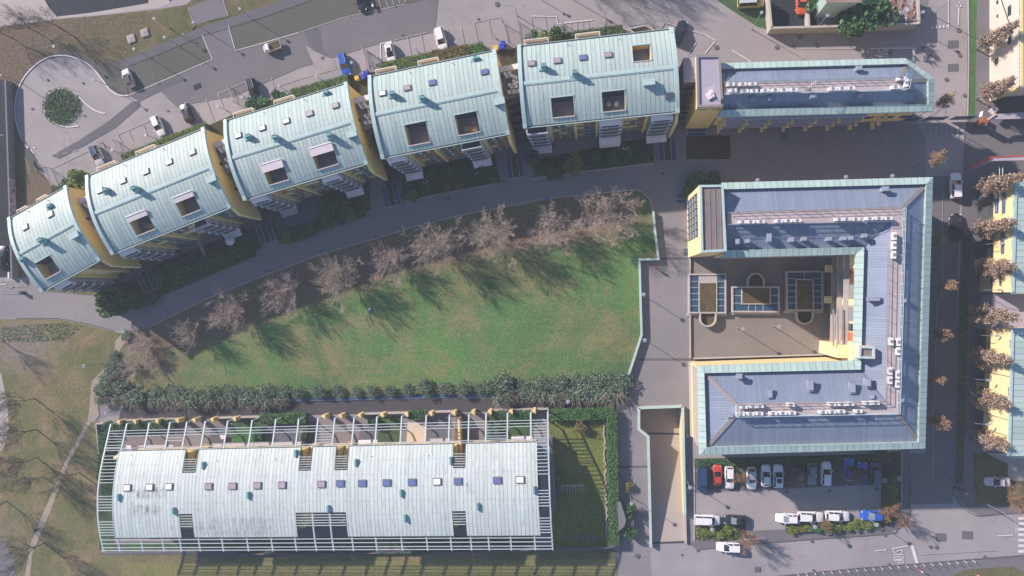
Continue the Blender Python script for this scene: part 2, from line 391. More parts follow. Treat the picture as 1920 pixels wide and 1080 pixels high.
# paved pedestrian precinct: curved path, square, courtyard, alley (leaves the ramp free)
area('pedestrian_paving', [(0, 526), (60, 528), (64, 536), (105, 546), (240, 480), (500, 330), (900, 230), (1230, 215), (1300, 230), (1400, 236), (1720, 226), (1735, 260), (1738, 332),
     (1560, 340), (1540, 360), (1300, 380), (1300, 600), (1297, 760), (1300, 858), (1300, 1016), (1286, 1022), (1285, 760), (1196, 764), (1196, 808), (1212, 820), (1219, 1027), (1221, 1080),
     (1158, 1080), (1155, 1030), (1152, 772), (1170, 762), (600, 770), (205, 780), (186, 788), (176, 782), (185, 752), (500, 752), (1168, 742), (1178, 704), (1202, 635), (1199, 486), (1235, 485), (1225, 395), (1219, 374),
     (1204, 359), (1184, 355), (1095, 365), (1023, 372), (980, 382), (897, 397), (799, 419), (705, 447), (608, 475), (535, 500), (480, 523), (389, 560), (278, 614), (240, 622), (214, 620), (167, 608), (111, 597), (30, 596), (0, 599)], 1, M['paver'])
area('alley_asphalt', [(236, 755), (600, 753), (1165, 743), (1166, 752), (1152, 768), (1030, 770), (600, 778), (250, 790), (222, 792), (226, 770)], 2, M['alley'])
area('courtyard_paving', [(1292, 484), (1604, 478), (1600, 676), (1296, 676)], 2, M['paver2'])
area('ramp_apron', [(1220, 1028), (1286, 1022), (1302, 1019), (1400, 1016), (1480, 1000), (1480, 1080), (1222, 1080)], 1, M['asphalt'])
for k, (a, b) in enumerate([((1198, 674), (1296, 674)), ((1236, 485), (1290, 485)), ((1158, 876), (1214, 875)), ((1296, 484), (1296, 678))]):
    d = .22
    A, B = G(*a), G(*b); n = Vector((-(B-A).y, (B-A).x, 0)).normalized()*d
    area('drainage_channel', None, 3, M['kerb_dark'], wpts=[A-n, B-n, B+n, A+n])
# top left
tr = lambda *p: p
area('footpath_pale', [(-30, 56), (20, 50), (106, 33), (86, -10), (-30, -10)], 2, M['concrete'])
area('road_dark', [(78, -10), (92, 14), (108, 33), (170, 27), (280, 14), (320, 2), (340, -10)], 3, M['asphalt_dark'])  # cast shadow from beyond the edge, painted as a dark road sheet
area('pavement_edge', [(106, 36), (240, 22), (300, 14), (318, 6), (316, -10), (280, -10), (278, 6), (170, 24), (108, 31)], 4, M['concrete'])
area('verge', [(-30, 54), (106, 36), (200, 28), (300, 17), (350, 8), (370, -10), (600, -10), (500, 12), (245, 108), (203, 122), (172, 124), (144, 108), (118, 103), (83, 108), (47, 135), (30, 170), (24, 217),
     (37, 257), (55, 292), (95, 345), (120, 352), (60, 400), (60, 520), (-40, 520), (-40, 80)], 2, M['verge'],
     litter=lambda x, y: .48-.012*(x+95), cut=6)
area('verge', [(365, 43), (430, 31), (500, 5), (520, -10), (418, -10), (427, 28), (372, 46), (352, 60), (350, 16), (300, 18), (310, 80), (360, 62)], 3, M['verge'], litter=lambda x, y: .1)
area('lane_patch', [(352, 15), (372, 5), (418, -8), (428, 30), (366, 46)], 4, M['asphalt_new'])
area('footpath', [(200, 128), (204, 120), (242, 108), (372, 53), (500, 10), (590, -22), (620, -22), (600, -6), (500, 29), (242, 124), (232, 133), (240, 178), (215, 168), (205, 150)], 5, M['patch'])
area('side_road', [(-80, 150), (8, 150), (14, 330), (19, 520), (-80, 520)], 3, M['asphalt_dark'])  # ground in shade left of the wall, its darkness painted in
area('parking_bays', [(242, 125), (378, 68), (398, 110), (240, 178), (233, 134)], 4, M['turfpave'])
area('parking_bays', [(428, 48), (500, 30), (572, 4), (600, -8), (840, -8), (758, 8), (658, 29), (572, 57), (480, 84), (441, 94)], 4, M['turfpave'])
area('footway', [(22, 200), (28, 170), (47, 133), (83, 104), (117, 92), (146, 97), (176, 118), (203, 122), (240, 124), (242, 128), (232, 133), (240, 178), (224, 178), (206, 166), (194, 150), (172, 127), (144, 111), (117, 106), (83, 112), (48, 140), (30, 178), (27, 217), (40, 255), (64, 290), (70, 310), (50, 300), (26, 255), (20, 220)], 5, M['turfpave'])
area('recent_asphalt', [(240, 180), (397, 112), (378, 67), (428, 48), (441, 95), (480, 85), (572, 58), (658, 30), (758, 9), (822, -6), (816, 60), (700, 85), (560, 128), (440, 180), (330, 200), (300, 170)], 1, M['asphalt_new'])
area('asphalt_patch', [(242, 180), (262, 190), (290, 176), (350, 150), (330, 145)], 3, M['patch'])
area('asphalt_patch', [(96, 292), (150, 262), (205, 226), (246, 192), (262, 188), (262, 200), (215, 240), (160, 272), (110, 298)], 3, M['patch'])
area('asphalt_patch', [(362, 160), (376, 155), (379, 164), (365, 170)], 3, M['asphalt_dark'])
area('asphalt_patch', [(570, 58), (600, 52), (606, 92), (616, 108), (596, 102), (580, 84)], 3, M['patch'])
area('worn_asphalt', [(572, 84), (590, 96), (625, 112), (632, 130), (560, 150), (515, 165), (505, 180), (470, 180), (540, 140), (588, 120)], 3, M['asphalt'])  # paler wedge in the base asphalt tone
area('roundabout_planting', None, 3, M['bed'], wpts=[G(116, 200)+Vector((3.15*math.cos(a), 3.15*math.sin(a), 0)) for a in [i*math.pi/16 for i in range(32)]])
area('front_gardens', [(95, 350), (150, 345), (230, 300), (380, 240), (470, 200), (620, 150), (700, 135), (900, 95), (960, 92), (1010, 72), (1150, 58), (1230, 70), (1230, 200), (120, 470)], 2, M['bed'])
# gardens between the curved row and the path
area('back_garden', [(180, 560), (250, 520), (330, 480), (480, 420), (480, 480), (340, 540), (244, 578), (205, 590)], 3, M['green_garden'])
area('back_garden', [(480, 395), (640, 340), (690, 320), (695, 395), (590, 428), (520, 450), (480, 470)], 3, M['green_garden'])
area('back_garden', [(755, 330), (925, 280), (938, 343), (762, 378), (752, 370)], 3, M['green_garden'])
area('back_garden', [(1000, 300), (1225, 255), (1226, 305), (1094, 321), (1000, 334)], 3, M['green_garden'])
area('back_garden', [(112, 500), (180, 480), (190, 555), (75, 545), (60, 520)], 3, M['verge'])
area('garden_terrace', [(522, 378), (600, 362), (602, 400), (585, 416), (540, 425), (520, 415)], 4, M['tile'])
area('sunken_court', [(1098, 287), (1220, 264), (1222, 290), (1098, 312)], 4, M['asphalt_dark'])  # flat sheet; the darkness of the sunken void is painted on
area('planting_bed', [(1286, 254), (1369, 254), (1370, 298), (1287, 299)], 3, M['bed'])
area('planting_bed', [(1285, 335), (1350, 330), (1352, 350), (1290, 362)], 3, M['green_garden'])
# the big lawn with leaf litter beneath the bare trees
TR = [(268, 655, 1.0), (352, 620, .8), (432, 592, 1.0), (533, 548, 1.0), (636, 520, 1.3), (735, 487, 1.1), (822, 470, 1.35), (925, 445, 1.5), (1035, 430, 1.2), (1140, 410, 1.5)]
TW = [G(x, y) for x, y, s in TR]
def lit(x, y):
    q = 9
    for i in range(len(TW)-1):
        a, b = TW[i], TW[i+1]; d = b-a; t = max(0, min(1, ((x-a.x)*d.x+(y-a.y)*d.y)/(d.x*d.x+d.y*d.y)))
        px, py = a.x+d.x*t, a.y+d.y*t; s = y-py; q = min(q, math.hypot(x-px, s)/(6.0 if s < 0 else 10))
    a = G(285, 670, 0); w = math.hypot(x-a.x, (y-a.y)*1.3)/13; e = G(1215, 560, 0)
    return max(1.0-.85*q, .75-.55*w, .42-.12*abs(x-e.x))
area('lawn', [(278, 615), (389, 561), (480, 524), (535, 501), (608, 476), (705, 448), (799, 420), (897, 398), (980, 384), (1023, 373), (1095, 367), (1184, 357), (1204, 361), (1218, 376), (1224, 399), (1233, 484), (1200, 486), (1201, 636), (1177, 706), (1166, 740),
     (1000, 740), (600, 745), (190, 752), (176, 740), (182, 715), (205, 690), (222, 640), (245, 622)], 2, M['lawn'], litter=lit, cut=2.5)
def parkl(x, y):
    a = G(40, 650); b = G(0, 1000)
    return max(1-math.hypot(x-a.x, (y-a.y)*1.4)/14, .55-math.hypot(x-b.x, y-b.y)/22, 0)
area('park_grass', [(-60, 602), (30, 598), (111, 599), (167, 610), (214, 622), (232, 626), (205, 680), (180, 715), (172, 750), (172, 782), (186, 790), (186, 1030), (190, 1042), (1155, 1032), (1158, 1100), (-60, 1100)], 2, M['park'], litter=parkl, cut=3)
area('mown_strip', [(230, 1056), (1155, 1048), (1158, 1100), (226, 1100)], 3, M['strip'])
area('dirt_path', [(206, 680), (214, 664), (216, 640), (228, 626), (246, 622), (226, 655), (212, 690), (190, 720), (182, 750), (186, 780), (176, 790), (164, 792), (168, 760), (172, 715)], 4, M['dirt'])
area('dirt_path', [(162, 790), (170, 792), (150, 830), (128, 868), (112, 910), (92, 965), (76, 1000), (60, 1040), (56, 1085), (46, 1085), (54, 1030), (70, 988), (86, 950), (106, 905), (122, 865), (144, 825)], 4, M['dirt'])
area('park_path', [(-30, 690), (2, 700), (14, 760), (16, 800), (10, 835), (-2, 850), (-30, 850)], 4, M['concrete'])
area('park_path', [(-30, 985), (-5, 1000), (12, 1018), (24, 1045), (32, 1085), (4, 1085), (-6, 1050), (-30, 1020)], 4, M['asphalt_new'])
area('building_apron', [(190, 1036), (560, 1032), (860, 1026), (1150, 1022), (1152, 1031), (860, 1038), (366, 1046), (365, 1040), (190, 1041)], 4, M['patch'])
# low building gardens
area('courtyard_floor', [(186, 792), (1152, 770), (1156, 1026), (188, 1036)], 3, M['slab'])
area('east_garden', [(1030, 790), (1140, 788), (1146, 1024), (1034, 1026)], 4, M['green_east'])
for q, mt in (([(190, 795), (330, 790), (328, 815), (232, 818), (226, 850), (196, 850)], 'green_garden'), ([(190, 850), (222, 850), (214, 1030), (186, 1030)], 'green_garden'), ([(434, 786), (560, 782), (560, 838), (478, 838), (440, 832)], 'green_garden'),
              ([(712, 782), (756, 780), (752, 832), (700, 832)], 'green_garden'), ([(914, 772), (1000, 770), (1002, 826), (914, 826)], 'green_garden'), ([(490, 792), (560, 788), (556, 834), (488, 836)], 'tile'),
              ([(676, 795), (711, 792), (709, 832), (672, 832)], 'tile'), ([(802, 780), (846, 778), (846, 830), (800, 830)], 'tile'), ([(397, 800), (440, 800), (430, 842), (390, 842)], 'patch'), ([(572, 790), (600, 788), (596, 836), (566, 836)], 'patch'),
              ([(855, 776), (884, 775), (880, 830), (852, 830)], 'patch'), ([(764, 792), (800, 792), (798, 832), (762, 832)], 'cream'), ([(354, 815), (392, 812), (386, 845), (350, 845)], 'paver'), ([(430, 806), (480, 800), (476, 840), (440, 840)], 'bright')):
    area('garden_lawn' if 'green' in mt or mt == 'bright' else 'garden_paving', q, 5, M[mt])
area('garden_lawn', [(200, 1018), (560, 1014), (560, 1030), (200, 1034)], 5, M['green_garden'])
area('garden_lawn', [(440, 1010), (1000, 1003), (1005, 1024), (440, 1030)], 5, M['green_garden'])
# car park
area('car_park', [(1302, 878), (1690, 872), (1690, 980), (1640, 1000), (1302, 1012)], 1, M['asphalt_new'])
area('car_park', [(1304, 925), (1652, 908), (1652, 985), (1480, 992), (1400, 996), (1304, 1000)], 2, M['asphalt'])
area('car_park_planting', [(1302, 860), (1690, 850), (1690, 872), (1640, 876), (1302, 882)], 3, M['green_garden'])
area('car_park_bays', [(1304, 880), (1650, 872), (1650, 908), (1306, 920)], 3, M['turfpave'])
area('car_park_planting', [(1305, 985), (1398, 984), (1400, 1004), (1380, 1013), (1305, 1013)], 4, M['bed'])
area('car_park_planting', [(1472, 984), (1652, 974), (1654, 850), (1690, 846), (1690, 958), (1684, 974), (1660, 985), (1600, 993), (1475, 1000)], 4, M['bed'])
area('pavement', [(1290, 1018), (1302, 1014), (1400, 1014), (1470, 1002), (1600, 994), (1664, 986), (1686, 974), (1691, 958), (1690, 842), (1706, 842), (1706, 955), (1702, 972), (1682, 992), (1660, 1001), (1480, 1014), (1306, 1030)], 3, M['asphalt_new'])
area('pavement', [(1655, 897), (1690, 892), (1690, 902), (1655, 906)], 5, M['concrete'])
area('pavement', [(1440, 1082), (1600, 1066), (1920, 1041), (1960, 1038), (1960, 1100), (1440, 1100)], 2, M['asphalt_new'])
area('verge', [(1790, 1078), (1810, 1068), (1900, 1062), (1918, 1072), (1960, 1070), (1960, 1100), (1788, 1100)], 3, M['verge'], litter=lambda x, y: .3)
# east street
area('street_pavement', [(1802, 440), (1960, 440), (1960, 960), (1880, 963), (1838, 967), (1818, 958), (1794, 936), (1788, 906), (1790, 700)], 2, M['asphalt_new'])
area('street_verge', [(1806, 436), (1819, 436), (1814, 620), (1806, 906), (1791, 906), (1797, 620)], 3, M['green_garden'])
area('street_pavement', [(1815, -10), (1862, -10), (1866, 200), (1960, 240), (1960, 440), (1802, 440), (1806, 300), (1812, 225)], 2, M['asphalt_new'])
area('street_verge', [(1818, -10), (1832, -10), (1830, 110), (1828, 222), (1815, 226), (1817, 110)], 3, M['bright'])
area('verge', [(1824, 850), (1960, 845), (1960, 948), (1880, 948), (1828, 944)], 4, M['verge'], litter=lambda x, y: .35)
area('yard_dirt', [(1850, 850), (1960, 850), (1960, 905), (1890, 900), (1890, 870)], 5, M['concrete'])
area('recent_asphalt', [(1745, 330), (1800, 330), (1787, 944), (1740, 945), (1706, 945), (1706, 850), (1736, 850)], 1, M['asphalt_new'])  # south edge laid along the office block's shadow, its dark tone deepening that shade
# yard at the top
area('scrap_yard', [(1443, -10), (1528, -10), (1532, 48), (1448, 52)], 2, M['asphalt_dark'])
area('scrap_yard', [(1534, -10), (1745, -10), (1732, 38), (1536, 48)], 2, M['groundwall'])
area('verge', [(1330, -10), (1442, -10), (1446, 58), (1420, 50), (1370, 18)], 2, M['green_garden'])
area('verge', [(1446, 56), (1722, 42), (1724, 50), (1450, 63)], 2, M['green_garden'])
# ---- kerbs
def kerb(name, pts, w=.16, h=.12, mat='kerb', closed=False):
    P = [G(x, y) for x, y in pts]; b = MB()
    if closed: P.append(P[0])
    for i in range(len(P)-1): b.bar(P[i]+Vector((0, 0, h/2)), P[i+1]+Vector((0, 0, h/2)), w, h+.001*(i % 2))
    return tag(b.build(name, M[mat]), kind='structure')
def smooth(pts, n=6):
    out = []; m = len(pts)
    for i in range(m-1):
        p0, p1, p2, p3 = pts[max(i-1, 0)], pts[i], pts[i+1], pts[min(i+2, m-1)]
        for k in range(n):
            t = k/n; out.append(tuple(.5*((2*p1[j])+(-p0[j]+p2[j])*t+(2*p0[j]-5*p1[j]+4*p2[j]-p3[j])*t*t+(-p0[j]+3*p1[j]-3*p2[j]+p3[j])*t**3) for j in (0, 1)))
    return out+[pts[-1]]
CIR = smooth([(70, 302), (52, 278), (39, 255), (28, 217), (31, 176), (50, 138), (84, 110), (117, 104), (145, 110), (172, 126), (192, 150), (206, 168), (222, 178), (240, 179)])
kerb('kerb', CIR, .14, .12, 'kerb_dark')
kerb('kerb', smooth([(278, 614), (389, 560), (480, 523), (608, 475), (705, 447), (799, 419), (897, 397), (1023, 372.5), (1095, 366), (1184, 356), (1204, 360), (1219, 376), (1225, 399)]), .2, .12)
kerb('kerb', [(233, 134), (240, 178)], .14, .12, 'kerb_dark')
kerb('kerb', [(242, 124), (378, 68), (500, 30), (600, -6)], .14, .1, 'kerb_dark')
kerb('kerb', smooth([(1306, 1030), (1480, 1014), (1660, 1001), (1682, 992), (1702, 972), (1706, 955), (1706, 860)]), .14, .12, 'kerb_dark')
kerb('kerb', smooth([(1788, 906), (1790, 932), (1804, 950), (1820, 962), (1838, 967), (1880, 963), (1950, 960)]), .14, .12, 'kerb_dark')
kerb('kerb', [(1440, 1082), (1600, 1066), (1920, 1041)], .14, .12, 'kerb_dark')
kerb('kerb', [(1815, -10), (1816, 110), (1814, 226)], .14, .12)
kerb('kerb', [(760, 378), (845, 360), (937, 344)], .2, .15); kerb('kerb', [(1000, 334), (1094, 322), (1226, 306)], .2, .15); kerb('kerb', [(590, 429), (695, 396)], .2, .15)
kerb('kerb', [(30, 597), (111, 597), (167, 608), (214, 620)], .14, .1, 'kerb_dark')
kerb('kerb', [(1302, 1014), (1302, 878)], .14, .12); kerb('kerb', [(1690, 846), (1690, 958)], .14, .12)
kerb('kerb', [(1600, 12), (1500, -5)], .1, .1)
# ---- painted markings
mk = MB(); mw = MB()
PZ = max(q[1] for q in ABB)+.006
print('paint z', PZ)
def stripe(pts, w=.12, b=None, z=None):
    b = b or mk; z = z or PZ
    P = [G(x, y, z) for x, y in pts]
    for i in range(len(P)-1):
        d = (P[i+1]-P[i]).normalized(); n = Vector((-d.y, d.x, 0))*w/2
        b.face([P[i]-n, P[i+1]-n, P[i+1]+n, P[i]+n])
stripe(CIR[6:], .26)
stripe([(41, 262), (47, 270), (54, 277)], .22); stripe([(57, 280), (64, 288)], .2)
stripe(smooth([(66, 277), (62, 276)]), .2)
stripe(smooth([(147, 236), (126, 238), (108, 234), (94, 226), (84, 211), (83, 194), (88, 180), (100, 170), (117, 166), (134, 171), (150, 184), (165, 198), (180, 208), (197, 213)]), .24)
for a, b in (((100, 288), (110, 289)), ((118, 287.5), (129, 286.5)), ((136, 284), (146, 281)), ((98, 315), (166, 282)), ((190, 264), (196, 277)), ((191, 264), (186, 269)), ((220, 252), (229, 269)), ((220, 252), (290, 222)),
             ((240, 245), (248, 262)), ((268, 234), (276, 254)), ((385, 185), (400, 226)), ((408, 176), (418, 200)), ((429, 165), (437, 182)), ((408, 176), (462, 152)), ((463, 156), (468, 172)), ((7, 253), (0, 253))):
    stripe([a, b], .14, mw)
stripe([(240, 179), (398, 111), (379, 66)], .12); stripe([(353, 15), (364, 46)], .14, mw); stripe([(418, 0), (428, 30)], .14, mw)
stripe([(428, 48), (441, 95), (480, 84), (560, 61)], .12); stripe([(560, 61), (640, 34), (680, 24), (760, 8)], .12, mw)
stripe([(714, 112), (713, 82), (735, 77)], .18); stripe([(740, 75), (800, 61)], .14, mw)
for a, b in (((678, 88), (694, 130)), ((764, 70), (772, 112)), ((789, 64), (797, 108)), ((864, 49), (872, 92)), ((888, 42), (897, 85)), ((915, 37), (922, 72)), ((889, 42), (915, 36)), ((938, 32), (941, 42)), ((839, 54), (848, 96)), ((915, 36), (936, 32)),
             ((995, 30), (999, 60)), ((1021, 30), (1025, 56)), ((508, 145), (516, 172)), ((722, -2), (728, 12)), ((734, -2), (739, 9)), ((746, -2), (750, 6)), ((758, -2), (761, 4)), ((710, 0), (714, 14))):
    stripe([a, b], .13, mw)
stripe([(997, 30), (1043, 31), (1046, 44.5), (1055, 45)], .15); stripe([(1058, 43), (1112, 37)], .18)
for k in range(5): stripe([(1059+k*10.5, 44-k*1.2), (1062+k*10.5, 57-k*1.5)], .1, mw)
stripe([(1237, 58), (1246, 42), (1290, 55), (1320, 64)], .16)
for a, b in (((1247, 42), (1236, 60)), ((1259, 45), (1250, 60)), ((1271, 50), (1262, 66)), ((1291, 100), (1305, 80)), ((1322, 100), (1340, 78)), ((1318, 62), (1342, 76)), ((1373, 94), (1396, 108)), ((1396, 108), (1408, 116))):
    stripe([a, b], .16)
stripe([(1490, 92), (1632, 91)], .1, mw); stripe([(1632, 91), (1714, 90)], .2); stripe([(1714, 90), (1712, 116)], .5)
stripe([(1778, 0), (1779, 54)], .14); stripe([(1798, 6), (1797, 47)], .2)
mk.face([G(1793, 13, PZ), G(1803, 13, PZ), G(1798.5, 2, PZ)])
for k in range(5):
    x = 1746+k*7; mk.face([G(x, 54-k*.8, PZ), G(x+5, 54-k*.8, PZ), G(x+2.5, 48-k*.8, PZ)])
stripe([(1772, 175), (1772, 222)], .12, mw); stripe([(1768, 335), (1766, 560)], .1, mw); stripe([(1750, 760), (1749, 900)], .1, mw); stripe([(1757, 560), (1752, 760)], .08, mw)
for k in range(7): stripe([(1746+k*10, 236), (1745+k*10, 262)], .42, mw)
for k in range(4): stripe([(1735, 234+k*8), (1737, 238+k*8)], .3, mw)
for k in range(7): stripe([(1909, 972+k*10.3), (1930, 972+k*10.3)], .5)
stripe([(1641, 1033), (1663, 1030.5)], .18); stripe([(1673, 1029), (1711, 1022)], .18); stripe([(1710, 1023), (1720, 1056)], .55)
stripe([(1870, 1005), (1899, 1003.5)], .18); stripe([(1725, 1040), (1870, 1032)], .12, mw)
for k in range(2):
    x = 1400+k*7; mk.face([G(x, 1005, PZ), G(x+5, 1004.5, PZ), G(x+2.5, 999, PZ)])
stripe([(1280, 1027), (1284, 1027)], .1)
stripe([(0, 533), (12, 533)], .16); stripe([(8, 538), (46, 538)], .1, mw); stripe([(14, 541), (45, 533)], .1, mw); stripe([(48, 532), (48, 541)], .1, mw); stripe([(0, 550), (60, 552)], .1, mw)
def letters(x0, y0, ht, wd, gap, tilt=0.0):
    S = {'S': [(1, .85), (.75, 1), (.25, 1), (0, .8), (.15, .58), (.85, .42), (1, .2), (.75, 0), (.25, 0), (0, .15)], 'T': [(0, 1), (1, 1), None, (.5, 1), (.5, 0)],
         'O': [(.25, 0), (.75, 0), (1, .25), (1, .75), (.75, 1), (.25, 1), (0, .75), (0, .25), (.25, 0)], 'P': [(0, 0), (0, 1), (.75, 1), (1, .85), (1, .6), (.75, .46), (0, .46)]}
    for k, ch in enumerate('STOP'):
        seg = []
        for q in S[ch]+[None]:
            if q is None:
                if len(seg) > 1: stripe(seg, .14, mk)
                seg = []
            else: seg.append((x0+q[1]*ht+tilt*(k*(wd+gap)+q[0]*wd), y0+k*(wd+gap)+q[0]*wd))
letters(1647, 94, 17, 4.2, 1.7); letters(1674, 1031, 18, 4.6, 2.0, .12)
tag(mk.build('road_markings', M['line']), kind='structure'); tag(mw.build('worn_road_markings', M['line_worn']), kind='structure')
# ---- manhole covers and drain grates (flush in the road)
def cover(x, y, s=.8, sq=True, mat='darkmetal', lab=None):
    p = G(x, y); b = MB()
    if sq: b.box((p.x, p.y, PZ), (s, s*.9, .03), .1)
    else: b.cyl(p, s/2, .06, PZ+.02, 14)
    o = b.build('manhole_cover' if not sq else 'drain_grate', M['patch']); return o
for i, (x, y, s, sq) in enumerate([(90, 150, .7, 0), (156, 156, .6, 0), (61, 204, .6, 0), (159, 217, .5, 0), (298, 157, .6, 1), (315, 208, .5, 0), (605, 109, .7, 1), (590, 54, .5, 0), (755, 66, .6, 1), (742, 13, .5, 0), (897, 36, .6, 0), (932, 8, 1.2, 0), (708, 122, .8, 1), (1057, 26, .6, 1),
        (1487, 87, .8, 0), (1343, 89, 1.0, 1), (1669, 99, .9, 0), (1730, 90, .8, 0), (1797, 57, 1.0, 0), (1744, 104, .9, 0), (1799, 104, .8, 0), (1774, 149, .9, 0), (1808, 179, .8, 0), (1796, 97, .4, 1), (1195, 1042, 1.1, 0), (1278, 1040, .5, 0), (1308, 1032, .6, 1), (1420, 1067, 1.3, 1), (1522, 1015, .6, 1), (1659, 1004, .5, 1),
        (1744, 1025, .8, 0), (1755, 1026, .8, 0), (1846, 1044, .8, 0), (1525, 1069, .6, 0), (1666, 1058, .6, 0), (1555, 920, .6, 1), (1644, 916, .6, 1), (1476, 922, .6, 0), (1773, 641, .5, 0), (1790, 776, .6, 0), (1784, 900, .6, 0), (1500, 70, .9, 0), (1531, 85, 1.0, 0), (1456, 89, .9, 0)]):
    cover(x, y, s*.75, bool(sq))
KM = [o for o in C.objects if o.name.split('.')[0] in ('manhole_cover', 'drain_grate')]
for o in KM: tag(o, 'dark iron %s set flush in the road surface' % ('round manhole cover' if o.name[0] == 'm' else 'square drain grate'), 'manhole' if o.name[0] == 'm' else 'drain', 'iron manhole covers in the streets' if o.name[0] == 'm' else 'iron drain grates in the streets')
for x, y in ((1788, 83), (1788, 127), (1765, 1008), (1815, 1004)):
    p = G(x, y, .08); area('asphalt_patch', None, 4, M['patch'], wpts=[p+Vector((a, b, 0)) for a, b in ((-.9, -.7), (.9, -.7), (.9, .7), (-.9, .7))])
for i, (x, y) in enumerate(((247, 73), (272, 62))):
    p = G(x, y); b = MB(); b.box((p.x, p.y, .14), (1.6, 1.6, .28), .28); b.box((p.x, p.y, .31), (1.2, 1.2, .06), .28); b.box((p.x, p.y, .38), (.3, .3, .08), .28)
    tag(b.build('utility_hatch', M['concrete']), ['western', 'eastern'][i]+' of two square concrete hatches in the grass', 'hatch', 'concrete hatches in the grass')
# ---------------------------------------------------------------- curved-roof apartment row
class Frame:
    """plan frame of a block: origin, u along the facade, v across it (towards the south)"""
    def __init__(s, nw, ne, sw, z, W=None):
        s.o = G(*nw, z); a = G(*ne, z)-s.o; b = G(*sw, z)-s.o
        s.L = a.length; s.u = a.normalized(); n = Vector((s.u.y, -s.u.x, 0)); s.W = W or b.dot(n); s.v = n; s.ang = math.atan2(s.u.y, s.u.x)
        s.o.z = 0
    def P(s, u, v, z=0.0): return Vector((s.o.x+s.u.x*u+s.v.x*v, s.o.y+s.u.y*u+s.v.y*v, z))
    def uv(s, p): d = Vector((p.x-s.o.x, p.y-s.o.y, 0)); return d.dot(s.u), d.dot(s.v)
    def rect(s, u0, u1, v0, v1): return [s.P(u0, v0), s.P(u1, v0), s.P(u1, v1), s.P(u0, v1)]
    def bx(s, mb, u0, u1, v0, v1, z0, z1, mi=0, mtop=None, bottom=False): return mb.prism(s.rect(u0, u1, v0, v1), z0, z1, mi, mtop, bottom)
    def hit(s, px, py, zf):
        z = zf(0, s.W/2)
        for _ in range(8): u, v = s.uv(G(px, py, z)); z = zf(u, v)
        return u, v
ZE, SAG = 13.3, 1.8
BL = [dict(c=((17, 412), (127, 350), (192, 486), (80, 541)), sk=[(48, 426, 'p'), (95, 402, 'p')], ch=[(96, 387, .6), (86, 452, 1.5), (46, 487, .8)], bx=[(144, 442)], op=[(89, 501, 3.3, 3.0, 0, 'b')],
           st=[(.14, .42, 'A....O')], wl=[(.49, .64, 0), (.68, .975, 3)], pil=[.45, .655]),
      dict(c=((162.5, 333), (384.7, 241.7), (437.5, 383), (218, 473)), sk=[(361, 285.5, 'p'), (317.5, 303.6, 'w'), (274, 321.7, 'w'), (231, 339, 'p'), (188, 357, 'p')], ch=[(203, 358, 1.0), (260, 356, 1.6)], bx=[(400, 337)],
           op=[(265, 419, 3.7, 3.1, 1, 'table'), (351, 383, 3.7, 3.0, 1, '')], st=[(.03, .18, 'A....O'), (.62, .77, 'O....A')], wl=[(.21, .39, 3), (.42, .6, 3), (.79, .975, 3)], pil=[.19, .4, .78]),
      dict(c=((421, 229), (652, 157), (694, 301), (465, 373)), sk=[(447, 254, 'w'), (492, 240, 'w'), (537, 227, 'w'), (581, 213, 'p'), (629.5, 198, 'p')], ch=[(469, 258, 1.0), (522, 261, 1.6), (613, 175, .6), (622, 256, 1.3)], bx=[(662, 253)],
           op=[(516, 324, 3.7, 3.1, 1, 'plant'), (608, 294, 3.9, 3.2, 1, '')], st=[(.03, .18, 'A...AA'), (.61, .76, 'A...A.')], wl=[(.21, .38, 3), (.41, .59, 3), (.79, .975, 3)], pil=[.195, .395, .775]),
      dict(c=((691, 146), (930, 96), (959, 244.5), (722, 297)), sk=[(717.5, 175, 'w'), (764, 165, 'p'), (810.5, 155, 'b'), (908, 135, 'b')], ch=[(738, 179, 1.3), (795, 187.5, 1.5), (892.5, 111, .6)], bx=[(937, 192)],
           op=[(782, 250, 3.7, 3.2, 0, ''), (876, 231, 3.7, 3.1, 0, 'towel')], st=[(.03, .18, 'A....A'), (.61, .77, 'O....A')], wl=[(.21, .39, 3), (.42, .6, 3), (.8, .975, 2)], pil=[.195, .4, .785]),
      dict(c=((970.5, 89), (1262, 55.5), (1280, 205.5), (990, 238)), sk=[(997, 119, 'p'), (1045.5, 114, 'p'), (1093, 108, 'b'), (1140.5, 103, 'p'), (1254.5, 180, 'd')], ch=[(1020.5, 128, 1.3), (1079, 141, 1.5)], bx=[(1216.5, 156)],
           op=[(1055, 200, 3.6, 2.9, 0, ''), (1150.5, 189, 3.6, 2.9, 0, 'chairs'), (1203, 99, 2.8, 2.7, 0, 'units')], st=[(.015, .155, 'O....A'), (.49, .64, 'A..A.A'), (.82, .965, 'A....A')], wl=[(.175, .325, 3), (.345, .475, 3), (.655, .8, 3)], pil=[.165, .335, .48, .645, .805])]
WORDS = ['westernmost', 'second from the west', 'middle', 'second from the east', 'easternmost']
def zroof(W): return lambda u, v: ZE+SAG*(1-(2*max(0, min(1, v/W))-1)**2)
def window_mesh(name, w, h, kind):
    """sash window set in a wall facing -y, origin at its lower middle"""
    b = MB(); b.box((0, -.03, h/2), (w, .10, h), 0, 0); b.box((0, -.085, h/2), (w-.16, .03, h-.16), 0, 1); b.box((0, -.105, h/2), (.06, .03, h-.1), 0, 0)
    if kind: b.box((-w*.5+w*.19, -.12, h/2), (w*.38, .05, h), 0, 2)
    return b
WM = {}
